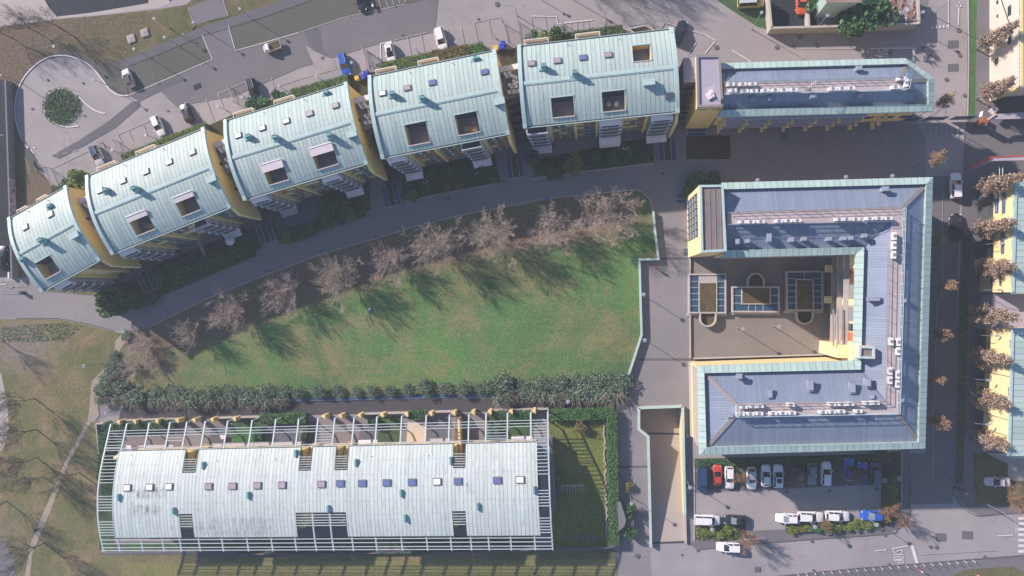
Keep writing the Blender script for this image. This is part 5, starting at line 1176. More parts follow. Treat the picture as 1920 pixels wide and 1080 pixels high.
# lawn balustrade (railing with pale cap) round the raised square and along the alley
def parapet(lab, pts, z=1.0, w=.32, mat='copper_cap'):
    t = thing('parapet_wall', lab, 'wall', G(*pts[0])); wallseg('wall_panel', pts, z, w, 0, 'wallcap', mat, t); return t
parapet('green-capped parapet zigzagging along the east edge of the lawn', [(1225, 396), (1229, 440), (1235, 486), (1199, 486.5), (1201, 560), (1203, 628), (1188, 675), (1176, 711)], 1.0, .3)
parapet('thin pale kerb wall on the west side of the courtyard', [(1294, 484), (1294, 600), (1294.5, 672)], .4, .2, 'wallcap')
t = thing('light_shaft_row', 'row of dark glazed light shafts with pale frames along the alley hedge', 'light shafts', G(800, 748)); a = (452, 754.5); c = (1168, 737)
b = MB(); b.bar(G(*a, .12), G(*c, .12), .16, .25); b.bar(G(a[0], a[1]-5, .12), G(c[0], c[1]-5, .12), .12, .25); b.build('kerb', M['panel'], t)
for k in range(18):
    p0, p1 = lerp(a, c, k/18+.004), lerp(a, c, (k+1)/18-.004); b = MB(); b.prism([G(p0[0], p0[1], .2), G(p1[0], p1[1], .2), G(p1[0], p1[1]-4.6, .2), G(p0[0], p0[1]-4.6, .2)], .03, .2); b.build('glass_panel', M['glassblue'], t)
# planters with glass strips along the path, one by each gap of the row
for i, (x, y, an) in enumerate([(1251, 281, .05), (966, 313, .13), (734, 367, .24), (500, 437, .34), (279, 529, .47)]):
    p = G(x, y); t = thing('glazed_planter', 'framed planting strip with blue glass side panes, %s along the path' % ['easternmost', 'second from the east', 'middle one', 'second from the west', 'westernmost'][i], 'planter', p, 'glazed planters along the path')
    ca, sa = math.cos(an), math.sin(an)
    def q(u, v): return (p.x+u*ca-v*sa, p.y+u*sa+v*ca)
    for u in (-1.55, -.62, .62, 1.55): b = MB(); b.box((*q(u, 0), .22), (.14, 4.1, .45), an); b.build('frame_bar', M['greymetal'], t)
    for v in (-2.05, 2.05): b = MB(); b.box((*q(0, v), .22), (3.3, .14, .46), an); b.build('frame_bar', M['greymetal'], t)
    for u in (-1.08, 1.08): b = MB(); b.box((*q(u, 0), .15), (.78, 3.9, .3), an); b.build('glass_pane', M['glassblue'], t)
    b = MB(); b.box((*q(0, 0), .14), (1.1, 3.9, .28), an); b.build('planting', M['sedum' if i != 2 else 'bed'], t)
for x, y, w, h, l in ((1276, 373, 1.6, 1.8, 'pavement light with two dark blue panes west of the corner tower'), (1285, 472, .6, 1.2, 'small blue pavement light at the foot of the corner tower'), (1306, 249, 3.6, 1.2, 'dark pavement light at the foot of the yellow stair tower')):
    p = G(x, y); t = thing('pavement_light', l, 'pavement light', p); b = MB(); b.box((p.x, p.y, .12), (w, h, .1)); b.build('frame', M['greymetal'], t)
    for s in (-1, 1):
        b = MB(); b.box((p.x, p.y+s*h*.25, .18), (w*.88, h*.4, .04)); b.build('pane', M['glassblue'], t)
# ---------------------------------------------------------------- buildings at the right edge
def wallblock(name, lab, top, zt, mats, zb=0, roofm='copper_low', cat='building', capm='copper_cap'):
    P = [G(x, y, zt) for x, y in top]; c = sum(P, Vector())/len(P); t = thing(name, lab, cat, (c.x, c.y, 0)); b = MB(); b.prism([(p.x, p.y) for p in P], zb, zt-.2); b.build('wall', M[mats], t)
    b = MB(); n = len(P); Pp = inset(top, zt, -.25); b.prism([(p.x, p.y) for p in Pp], zt-.2, zt-.01); b.face([Vector((p.x, p.y, zt)) for p in Pp][::-1], 0, [(p.y, p.x) for p in Pp][::-1]); b.build('roof', M[roofm], t); return t, P
t, P = wallblock('beige_building', 'tall beige rendered building cut by the right edge at the top', [(1914, -60), (1914, 161), (2060, 150), (2060, -60)], 8.6, 'beige')
A, B = P[0], P[1]
for x, y, w, h in ((1893, 20, .9, 1.6), (1893, 75, .9, 1.3), (1867, 60, .5, .8), (1867, 115, .9, 1.0), (1869, 4, .5, .6), (1869, 30, .4, .5)):
    X = A.x; z = HC*0+8.6*max(.05, min(.95, (x-1852)/62)); yy = G(x, y, z).y; b = MB(); b.box((X-.03, yy, z), (.12, h, w)); b.build('window', M['glass'], t)
b = MB(); b.bar(Vector((A.x-.1, G(1855, 10, 3).y-6, 6.5)), Vector((A.x-.1, G(1855, 10, 3).y+3, 2.5)), .08, .12); b.build('cable_conduit', M['darkmetal'], t)
p = G(1917, 161, 8.7); b = MB(); b.bar(p+Vector((0, 0, -.1)), p+Vector((.05, 22, -.1)), .35, .2); b.bar(p+Vector((-.2, -.1, -.1)), p+Vector((-.3, -.1, -8)), .35, .3); b.build('yellow_fascia', M['yellow'], t)
t = thing('covered_passage', 'grey flat canopy roof beside the beige building with a red bollard end', 'canopy', G(1885, 215)); P = [G(x, y, 3.2) for x, y in ((1852, 223), (1868, 214), (1990, 206), (1990, 220), (1870, 224))]
b = MB(); b.prism(P, 3.0, 3.3, bottom=True); b.build('roof', M['lilac'], t); b = MB(); b.bar(G(1852, 224, 3.4), G(1867, 214, 3.4), .25, .3); b.build('fascia', M['cream'], t); b = MB(); b.cyl(G(1846, 226, 2.5), .55, 0, 3.0, 12); b.build('red_column', M['brown'], t)
for k in range(3): b = MB(); q = G(1880+k*25, 222, 0); b.cyl(q, .12, 0, 3.0, 8); b.build('post', M['greymetal'], t)
b = MB(); b.prism([G(x, y, 0) for x, y in ((1868, 184), (1990, 172), (1990, 205), (1868, 212))], 0, 2.2); b.build('shed_box', M['darkwall'], t)
b = MB(); b.bar(G(1857, 212, 2), G(1868, 202, 2), .9, .4); b.build('canopy_end', M['awning'], t)
t = thing('red_canopy', 'red-edged canopy roof above the dark yard entrance on the right', 'canopy', G(1870, 310)); b = MB(); b.prism([G(x, y, 4.2) for x, y in ((1820, 312), (1858, 294), (1990, 288), (1990, 299), (1860, 302), (1822, 318))], 4.0, 4.4, bottom=True); b.build('roof', M['lilac'], t)
b = MB(); b.bar(G(1820, 314, 4.3), G(1858, 296, 4.3), .5, .45); b.bar(G(1858, 295, 4.35), G(1990, 289, 4.35), .2, .3); b.build('red_fascia', M['rust'] if False else pm('red_paint', (.42, .08, .06), .6), t)
b = MB(); b.prism([G(x, y, 0) for x, y in ((1850, 335), (1990, 325), (1990, 345), (1850, 350))], 0, 3.2); b.build('yard_shed', M['darkwall'], t)
for x in (1874, 1880): b = MB(); b.bar(G(x, 312, 3.3), G(x, 350, 3.3), .1, .1); b.build('bar', M['rail'], t)
def yellowhouse(lab, ytop, ybot, xt, xb, zt, wins, gaps):
    t, P = wallblock('warehouse_building', lab, [(xt[0], ytop), (xt[1], ybot), (2080, ybot), (2080, ytop)], zt, 'yellow_pale', roofm='copper_band')
    A, B = P[0], P[1]; d = B-A
    for f, zz, w, h in wins:
        c = A+d*f; b = MB(); b.box((c.x-.04, c.y, zz), (.14, w, h)); b.build('window', M['panel'], t)
    for f in gaps: c = A+d*f; b = MB(); b.box((c.x-.03, c.y, zt*.6), (.1, .12, zt*.75)); b.build('wall_joint', M['hip'], t)
    b = MB(); b.bar(A+Vector((-.1, 0, .05)), B+Vector((-.1, 0, .05)), .4, .2); b.build('eave_trim', M['copper_cap'], t); return t, A, B, d
t, A, B, d = yellowhouse('yellow warehouse with green metal roof and a blue sign, upper of two', 330, 548, (1906, 1900), 0, 9.4, [(.21, 6.3, 3.4, .9), (.56, 6.3, 3.6, .9), (.91, 3.6, 1.2, .5), (.91, 6, 1.2, .5), (.1, 9, 1.4, .3), (.25, 9, 1.4, .3), (.6, 9, 1.8, .3), (.9, 9, 1.4, .3)], [.36, .72])
for f in (.1, .3, .5, .62): c = A+d*f; b = MB(); b.box((c.x-.3, c.y, 1.7), (.9, 3.4, 3.4)); b.build('entrance_recess', M['darkwall'], t)
c = A+d*.72; b = MB(); b.box((c.x-.5, c.y-.5, 2), (1.1, 2, 4)); b.build('porch', M['yellow_pale'], t)
p = G(1865, 377, 4.6); s = thing('wall_sign', 'blue and white vertical sign on the yellow warehouse wall', 'sign', (A.x-.2, p.y, 3.4)); b = MB(); b.box((A.x-.19, p.y, 4.4), (.12, 3.9, .85)); b.build('panel', pm('sign_blue', (.03, .09, .45), .4), s)
b = MB(); b.box((A.x-.27, p.y+1.05, 4.4), (.04, 1.3, .6)); b.build('white_field', M['white'], s); b = MB(); b.cyl((0, 0), .26, 0, .02, 14); o = b.build('round_mark', M['orange'], s); o.location = Vector((A.x-.30, p.y+1.25, 4.4))-s.location; o.rotation_euler = (0, -1.5708, 0)
b = MB(); b.box((A.x-.26, p.y-.9, 4.4), (.03, 1.7, .16)); b.build('white_line', M['rail'], s)
t, A, B, d = yellowhouse('yellow warehouse with green metal roof, lower of two on the right edge', 618, 852, (1900, 1893), 0, 9.8, [(.12, 9.3, 1.4, .3), (.5, 9.3, 1.4, .3)], [.22, .38, .55, .73, .86])
for f, w in ((.13, 4.2), (.42, 2.2), (.57, 2.2), (.83, 4.2)): c = A+d*f; b = MB(); b.box((c.x-.02, c.y, 1.2), (.3, w, 2.4)); b.build('garage_door', M['darkwall'], t)
b = MB(); P = [G(x, y, 3.4) for x, y in ((1862, 550), (1985, 548), (1985, 618), (1850, 618))]; b.prism(P, 0, 3.4); plain('flat_annex', b, M['lilac'], 'flat grey-roofed annex between the two yellow warehouses', 'building')
b = MB(); P = [G(x, y, 3.0) for x, y in ((1872, 851), (1890, 849), (1990, 852), (1990, 862), (1900, 860))]; b.prism(P, 2.8, 3.0, bottom=True); plain('green_canopy', b, M['copper_cap'], 'low pale green canopy south of the lower warehouse', 'canopy')
# ---------------------------------------------------------------- walled scrap yard, top right
t = thing('yard_wall', 'worn beige wall around the scrap yard at the top edge', 'wall', G(1580, 52))
def wseg(pts, z, w=.35, mat='wallcap'):
    b = MB()
    for i in range(len(pts)-1): a, e = G(*pts[i], z), G(*pts[i+1], z); d = (e-a).normalized(); n = Vector((-d.y, d.x, 0))*w/2; b.prism([a-n, e-n, e+n, a+n], 0, z-.003*i)
    return b.build('wall_panel', M[mat], t)
wseg([(1445, 52), (1560, 49), (1640, 46), (1724, 43)], 2.6); wseg([(1447, 52), (1441, -12)], 2.6); wseg([(1724, 43), (1722, -12)], 2.6); wseg([(1517, 48), (1514, -12)], 1.8)
tb, P = wallblock('green_shed', 'pale green shed with rusty roof in the walled yard', [(1547, -14), (1553, 2), (1611, 2), (1611, -14)], 7.0, 'copper_cap', roofm='rust')
tb, P = wallblock('scrap_heap_roof', 'low roof covered with rusty scrap at the yard corner', [(1650, -14), (1654, 38), (1716, 37), (1716, -14)], 2.2, 'groundwall', roofm='rust')
b = MB(); rg = random.Random(9)
for k in range(240):
    p = G(rg.uniform(1656, 1713), rg.uniform(0, 36), 2.3); b.box((p.x, p.y, 2.28+rg.uniform(0, .15)), (rg.uniform(.12, .35), rg.uniform(.3, 1.0), .08), rg.uniform(-.4, .4), rg.choice([0, 0, 1, 1, 2]))
tag(b.build('scrap_pieces', [M['slabconc'], M['brown'], M['greymetal']]), kind='stuff')
# graffiti wall and parapet at the left edge
t = thing('graffiti_wall', 'long low wall on the left edge with purple and white graffiti', 'wall', G(14, 370)); b = MB(); P0, P1 = G(11, 150, 1.6), G(23, 520, 1.6); d = (P1-P0).normalized(); n = Vector((d.y, -d.x, 0))
n = n if n.x < 0 else -n
b.prism([P0, P1, P1+n*.35, P0+n*.35], 0, 1.6); b.build('wall_panel', M['groundwall'], t); b = MB(); 
q0, q1 = P0.lerp(P1, .50), P0.lerp(P1, .68); rg = random.Random(3)
b.face([q0-n*.02+Vector((0, 0, -1.5)), q1-n*.02+Vector((0, 0, -1.5)), q1-n*.02+Vector((0, 0, -.05)), q0-n*.02+Vector((0, 0, -.05))]); g1 = b.build('graffiti', pm('graffiti_lilac', (.34, .30, .42), .7), t)
b = MB()
for k in range(34):
    f = rg.random(); z = rg.uniform(.3, 1.35); c = q0.lerp(q1, f)-n*.04; c.z = z; e = c+(q1-q0).normalized()*rg.uniform(-.5, .5)+Vector((0, 0, rg.uniform(-.5, .5))); b.bar(c, e, .06, .14, k % 2)
b.build('graffiti_strokes', [M['darkmetal'], M['white']], g1)
b = MB(); b.bar(G(19.5, 510, .5), G(19.5, 522, .5), .3, 1.0); plain('white_bollard', b, M['white'], 'short white barrier block beside the left-edge gate', 'barrier')
# ---------------------------------------------------------------- vegetation
def npmesh(name, V, F, mats, mi=None):
    me = bpy.data.meshes.new(name); V = np.asarray(V, dtype=np.float32); F = np.asarray(F, dtype=np.int32); k = F.shape[1]
    me.vertices.add(len(V)); me.vertices.foreach_set('co', V.ravel()); me.loops.add(F.size); me.loops.foreach_set('vertex_index', F.ravel())
    me.polygons.add(len(F)); me.polygons.foreach_set('loop_start', np.arange(0, F.size, k, dtype=np.int32)); me.polygons.foreach_set('loop_total', np.full(len(F), k, dtype=np.int32))
    for m in mats: me.materials.append(m)
    if mi is not None: me.polygons.foreach_set('material_index', np.asarray(mi, dtype=np.int32))
    me.update(calc_edges=True); return me
def sticks(name, segs, mat):
    """segs: rows of p0(3) p1(3) r0 r1 -> three-sided tapering twigs"""
    S = np.asarray(segs, dtype=float); a, b, r0, r1 = S[:, :3], S[:, 3:6], S[:, 6], S[:, 7]; d = b-a; d /= np.linalg.norm(d, axis=1)[:, None]+1e-9
    up = np.where(np.abs(d[:, 2:3]) < .9, np.array([[0, 0, 1.]]), np.array([[1., 0, 0]])); x = np.cross(d, up); x /= np.linalg.norm(x, axis=1)[:, None]; y = np.cross(d, x); V = []
    for k in range(3):
        c, s = math.cos(k*2.0944), math.sin(k*2.0944); o = x*c+y*s; V += [a+o*r0[:, None], b+o*r1[:, None]]
    V = np.stack(V, 1).reshape(-1, 3); n = len(S); base = np.arange(n)[:, None]*6
    F = np.concatenate([base+np.array([[0, 2, 3, 1]]), base+np.array([[2, 4, 5, 3]]), base+np.array([[4, 0, 1, 5]])], 0)
    return npmesh(name, V, F, [mat])
def leaves(name, P, size, mats, seed=0, up=.5, asp=1.6):
    r = np.random.default_rng(seed); P = np.asarray(P, dtype=float); n = len(P); N = r.normal(size=(n, 3)); N[:, 2] = np.abs(N[:, 2])+up*2; N /= np.linalg.norm(N, axis=1)[:, None]
    T = r.normal(size=(n, 3)); T -= N*(T*N).sum(1)[:, None]; T /= np.linalg.norm(T, axis=1)[:, None]; B = np.cross(N, T); s = size*r.uniform(.55, 1.35, n)[:, None]
    V = np.stack([P-T*s*asp*.5, P+B*s*.42-T*s*.05, P+T*s*asp*.5, P-B*s*.42+T*s*.08], 1).reshape(-1, 3); F = np.arange(n*4).reshape(n, 4)
    return npmesh(name, V, F, mats, r.integers(0, len(mats), n))
def bare_tree(seed, H=7.5, Rc=4.2, trunk=1.8, limbs=7, twig='twig', dens=1.0, spread=1.0, thick=1.0):
    rg = random.Random(seed); big, fine = [], []
    def seg(lst, a, b, r0, r1): lst.append((*a, *b, r0, r1))
    def grow(p, d, L, r, depth):
        n = (4, 3, 3, 2)[depth]; q = Vector(p); dd = Vector(d); 
        for i in range(n):
            dd = (dd+Vector((rg.uniform(-.22, .22), rg.uniform(-.22, .22), rg.uniform(-.05, .2)))).normalized(); e = q+dd*(L/n); rr = r*(1-.75*(i+1)/n)
            seg(big if depth < 1 else fine, q, e, r*(1-.75*i/n), max(rr, .008)); q = e
            if depth < 3:
                k = {0: 2.6, 1: 3.4, 2: 3.8}[depth]*dens
                for _ in range(int(k)+(rg.random() < k-int(k))):
                    a = rg.uniform(0, 2*math.pi); side = Vector((math.cos(a), math.sin(a), rg.uniform(-.15, .55))); cd = (dd*1.1+side*.85).normalized()
                    grow(q, cd, L*rg.uniform(.36, .52), max(rr, .012)*.55, depth+1)
    seg(big, (0, 0, 0), (rg.uniform(-.1, .1), rg.uniform(-.1, .1), trunk), .20*thick, .16*thick)
    for k in range(limbs):
        a = 2*math.pi*(k+rg.uniform(-.3, .3))/limbs; tilt = (.25+.95*((k*.618) % 1))*spread; d = Vector((math.cos(a)*math.sin(tilt), math.sin(a)*math.sin(tilt), math.cos(tilt)))
        grow((0, 0, trunk-.1), d, (H-trunk)*rg.uniform(.70, .80), .085*thick, 0)
    S = np.array(fine); S[:, 6] = np.maximum(S[:, 6], .011); S[:, 7] = np.maximum(S[:, 7], .008)
    return sticks('trunk', big, M['bark']), sticks('crown', fine, M[twig])
def poplar(seed, H=12, R0=1.55):
    r = np.random.default_rng(seed); nb = 80; pts = []; segs = [(0, 0, 0, 0, 0, H*.95, .16, .03)]
    for i in range(nb):
        z0 = 1.6+(H-2.6)*r.random()**1.15; a = r.uniform(0, 2*np.pi); f = z0/H; rad = R0*(1-f**1.5)*r.uniform(.35, 1.25)+.12; L = 1.7+1.3*r.random(); base = np.array([0, 0, z0]); tip = np.array([np.cos(a)*rad, np.sin(a)*rad, min(H, z0+L*.9)])
        segs.append((*base, *tip, .035, .015)); n = int(75+45*(1-f)); t = r.uniform(.35, 1.05, n)[:, None]; pts.append(base+(tip-base)*t+r.normal(size=(n, 3))*[.15, .15, .24])
    top = np.array([0, 0, H*.97])+r.normal(size=(60, 3))*[.16, .16, .5]; pts.append(top)
    return sticks('trunk', segs, M['bark']), leaves('crown', np.concatenate(pts), .15, [M['leaf_tan'], M['leaf_tan'], M['leaf_gold'], M['twig']], seed, .1, 1.5)
def shrubmesh(seed, R0, Hs, mats, n=1100, size=.2, blobs=9, name='foliage', flat=.6):
    r = np.random.default_rng(seed); P = []
    for i in range(blobs):
        a = r.uniform(0, 2*np.pi); q = R0*.62*math.sqrt(r.random()); c = np.array([q*np.cos(a), q*np.sin(a), Hs*r.uniform(.35, .72)]); rr = R0*r.uniform(.32, .5); d = r.normal(size=(n//blobs, 3)); d /= np.linalg.norm(d, axis=1)[:, None]
        P.append(c+d*rr*r.uniform(.7, 1.08, (len(d), 1))*[1, 1, min(1.2, Hs/R0*.6)])
    P = np.concatenate(P); P[:, 2] = np.maximum(P[:, 2], .08); return leaves(name, P, size, [M[m] for m in mats], seed, flat)
def stemsmesh(seed, R0, Hs, n=110, mat='bark', droop=(0, -1)):
    """arching shrub stems, leaning mostly towards droop"""
    r = random.Random(seed); S = []
    for i in range(n):
        a = r.uniform(0, 2*math.pi); d = Vector((math.cos(a)+droop[0]*1.1, math.sin(a)+droop[1]*1.1, 0)); d = d/max(1, d.length)*R0*r.uniform(.6, 1.35); p = Vector((r.uniform(-.4, .4), r.uniform(-.4, .4), .1))
        for k in range(4):
            t = (k+1)/4; q = Vector((d.x*t, d.y*t, Hs*(1.9*t-1.25*t*t)))+Vector((r.uniform(-.08, .08),)*3); S.append((*p, *q, .02, .015)); p = q
    return sticks('stems', S, M[mat])
def plant(name, label, cat, loc, meshes, group=None, rz=0, sc=1.0, scz=None):
    r = thing(name, label, cat, loc, group); r.rotation_euler = (0, 0, rz); r.scale = (sc, sc, scz or sc)
    for me in meshes: o = bpy.data.objects.new(me.name.split('.')[0], me); C.objects.link(o); o.parent = r
    return r
rg = random.Random(77)
# bare trees along the curved path
BT = [bare_tree(s, 7.0, 4, 1.5, 12, 'twig' if s != 13 else 'twig_ylw', .84, 1.0, .5) for s in (11, 12, 13)]
TREES = [(1138, 402, 1.33), (1034, 427, 1.15), (924, 440, 1.38), (822, 463, 1.32), (733, 488, 1.02), (634, 522, 1.25), (532, 548, 1.05), (431, 590, 1.15), (350, 622, .85)]
for i, (x, y, s) in enumerate(TREES):
    p = G(x, y, 3.5); p.z = 0; plant('bare_tree', 'leafless pinkish-brown tree, %s from the east along the curved lawn edge' % ORD[i], 'tree', p, BT[(i*2+1) % 3 if i != 3 else 2], 'bare trees along the curved path', rg.uniform(0, 6.3), s*.97, s*.85)
for i, (x, y, s) in enumerate([(262, 650, .8), (240, 690, .62), (283, 680, .55)]):
    p = G(x, y, 2); p.z = 0; plant('bare_shrub', 'grey leafless thicket shrub at the west tip of the lawn, %s' % ['northern one', 'western one', 'eastern one'][i], 'shrub', p, BT[i], 'leafless shrubs at the west tip', rg.uniform(0, 6), s, s*.55)
ST = [bare_tree(s, 9.5, 3, 2.6, 5, 'twig_dark', .8, .8, .8) for s in (31, 32)]
for i, (x, y, s) in enumerate([(66, 747, 1), (68, 805, 1.05), (70, 858, .95), (150, 886, .9), (82, 893, .8), (84, 1018, 1.05), (8, 640, .7), (14, 940, .9)]):
    p = G(x, y); plant('bare_tree', 'slender dark leafless tree in the west park, %s from the north' % ORD[[1, 2, 3, 4, 5, 7, 0, 6][i]], 'tree', p, ST[i % 2], 'slender bare trees in the west park', rg.uniform(0, 6), s)
for i, (x, y, s) in enumerate([(22, 70, .8), (70, 60, .75), (112, 52, .85)]):
    p = G(x, y); plant('bare_tree', 'slender leafless tree north of the turning circle, %s from the west' % ORD[i], 'tree', p, ST[(i+1) % 2], 'bare trees by the turning circle', rg.uniform(0, 6), s)
for i, (x, y, s) in enumerate([(1052, -62, 1.0), (1098, -80, 1.1), (1150, -66, 1.0), (1192, -50, .9)]):
    p = G(x, y); plant('bare_tree', 'leafless street tree past the top edge, %s from the west' % ORD[i], 'tree', p, ST[i % 2], 'bare street trees beyond the top edge', rg.uniform(0, 6), s)
RT = [bare_tree(s, 4.6, 2, 1.0, 6, 'twig_rb', .9, 1.0, .6) for s in (41, 42)]
for i, (x, y, s, w) in enumerate([(1396, 1010, .95, 'beside the silver car at the car park mouth'), (1385, 893, .6, 'between the white cars in the car park'), (1600, 896, .75, 'over the blue cars in the upper parking row'), (1484, 898, .6, 'left of the small dark car in the upper row'),
      (1692, 978, .75, 'at the rounded pavement corner'), (1664, 955, .65, 'right of the blue car in the lower row'), (1545, 985, .55, 'below the middle of the lower parking row'), (1898, 935, 1.0, 'in the verge at the lower right')]):
    p = G(x, y, 2*s); p.z = 0; plant('bare_shrub', 'bushy russet-brown leafless tree %s' % w, 'tree', p, RT[i % 2], None, rg.uniform(0, 6), s)
# poplars with dry leaves
PO = [poplar(s) for s in (51, 52, 53)]
def tanround(seed):
    r = np.random.default_rng(seed); P = []; segs = [(0, 0, 0, 0, 0, 8.5, .11, .04)]
    for k in range(26):
        a = r.uniform(0, 6.28); q = 1.25*math.sqrt(r.random()); c = np.array([q*math.cos(a), q*math.sin(a), r.uniform(6.4, 9.8-q)]); segs.append((0, 0, c[2]-1.2, *c, .03, .012)); P.append(c+r.normal(size=(70, 3))*[.24, .24, .3])
    return sticks('trunk', segs, M['bark']), leaves('crown', np.concatenate(P), .16, [M['leaf_gold'], M['leaf_tan'], M['leaf_gold']], seed, .1, 1.5)
RTAN = [tanround(91), tanround(92)]
for i, (x, y, h) in enumerate([(1830, 92, 11.1), (1830, 186, 10.4), (1820, 358, 14), (1818, 432, 12.3), (1824, 505, 11.4), (1810, 589, 14.2), (1816, 665, 11.6), (1815, 738, 11.2), (1818, 812, 10.6)]):
    p = G(x, y); plant('poplar_tree', 'columnar tree with dry tan leaves on the east pavement, %s from the north' % ORD[i], 'tree', p, PO[i % 3], 'tan columnar trees on the east pavement', rg.uniform(0, 6), 1.0+.12*rg.random(), h/12)
for i, (x, y, h) in enumerate([(1783, 184, 9), (1766, 293, 8.5), (1765, 452, 8.6), (1789, 536, 10.6), (1776, 629, 10), (1766, 715, 10), (1771, 797, 10.2)]):
    h += 2.6; p = G(x, y, h-1.2); p.z = 0; plant('street_tree', 'tan-leaved round-topped tree behind the office blocks by the street, %s from the north' % ORD[i], 'tree', p, RTAN[i % 2], 'tan round-topped trees behind the office blocks', rg.uniform(0, 6), .66+.16*rg.random(), h/10)
# grey-green shrub row along the alley
SR = [(shrubmesh(s, 2.1, 2.3, ['leaf_gg', 'leaf_gg', 'leaf_g3'], 1500, .2, 11), stemsmesh(s, 2.0, 2.3, 150, 'stem')) for s in (61, 62, 63)]
xs = [(196, 738, 1.0), (198, 712, .8), (215, 690, .7), (225, 735, .95), (258, 742, 1), (292, 744, 1), (326, 743, .95), (360, 745, 1), (396, 743, .95), (430, 741, 1), (463, 741, 1), (497, 742, .9), (528, 741, .85), (562, 740, .8), (598, 737, .9), (634, 739, .72), (668, 738, .72), (700, 738, .7), (732, 736, .7), (764, 735, .72), (798, 733, .95), (836, 733, .8), (872, 732, .8), (905, 731, .8),
      (942, 729, 1.1), (978, 731, .8), (1012, 729, 1), (1046, 728, 1.05), (1082, 727, 1.1), (1118, 726, 1.1), (1154, 727, 1.2), (234, 628, .5), (212, 668, .55)]
for i, (x, y, s) in enumerate(xs):
    mid_ = 13 <= i <= 23; y = y-4 if mid_ else y; kx = .92 if mid_ else 1.3
    p = G(x, y, .8); p.z = 0; lab = 'grey-green arching shrub in the row along the alley, %s from the west' % ORD[i-3] if 3 <= i < 31 else ['grey-green shrub at the south-west corner of the lawn', 'grey-green shrub just above the lawn\'s south-west corner', 'grey-green shrub halfway up the west edge path', '', '', ''][i] if i < 3 else ['dark shrub at the north-west tip of the lawn', 'dark shrub beside the dirt path west of the lawn'][i-31]
    plant('shrub', lab, 'shrub', p, SR[i % 3], 'grey-green shrubs along the alley', rg.uniform(0, 6) if mid_ else rg.uniform(-.5, .5), s*kx*rg.uniform(.88, 1.12), s*.9*rg.uniform(.8, 1.2))
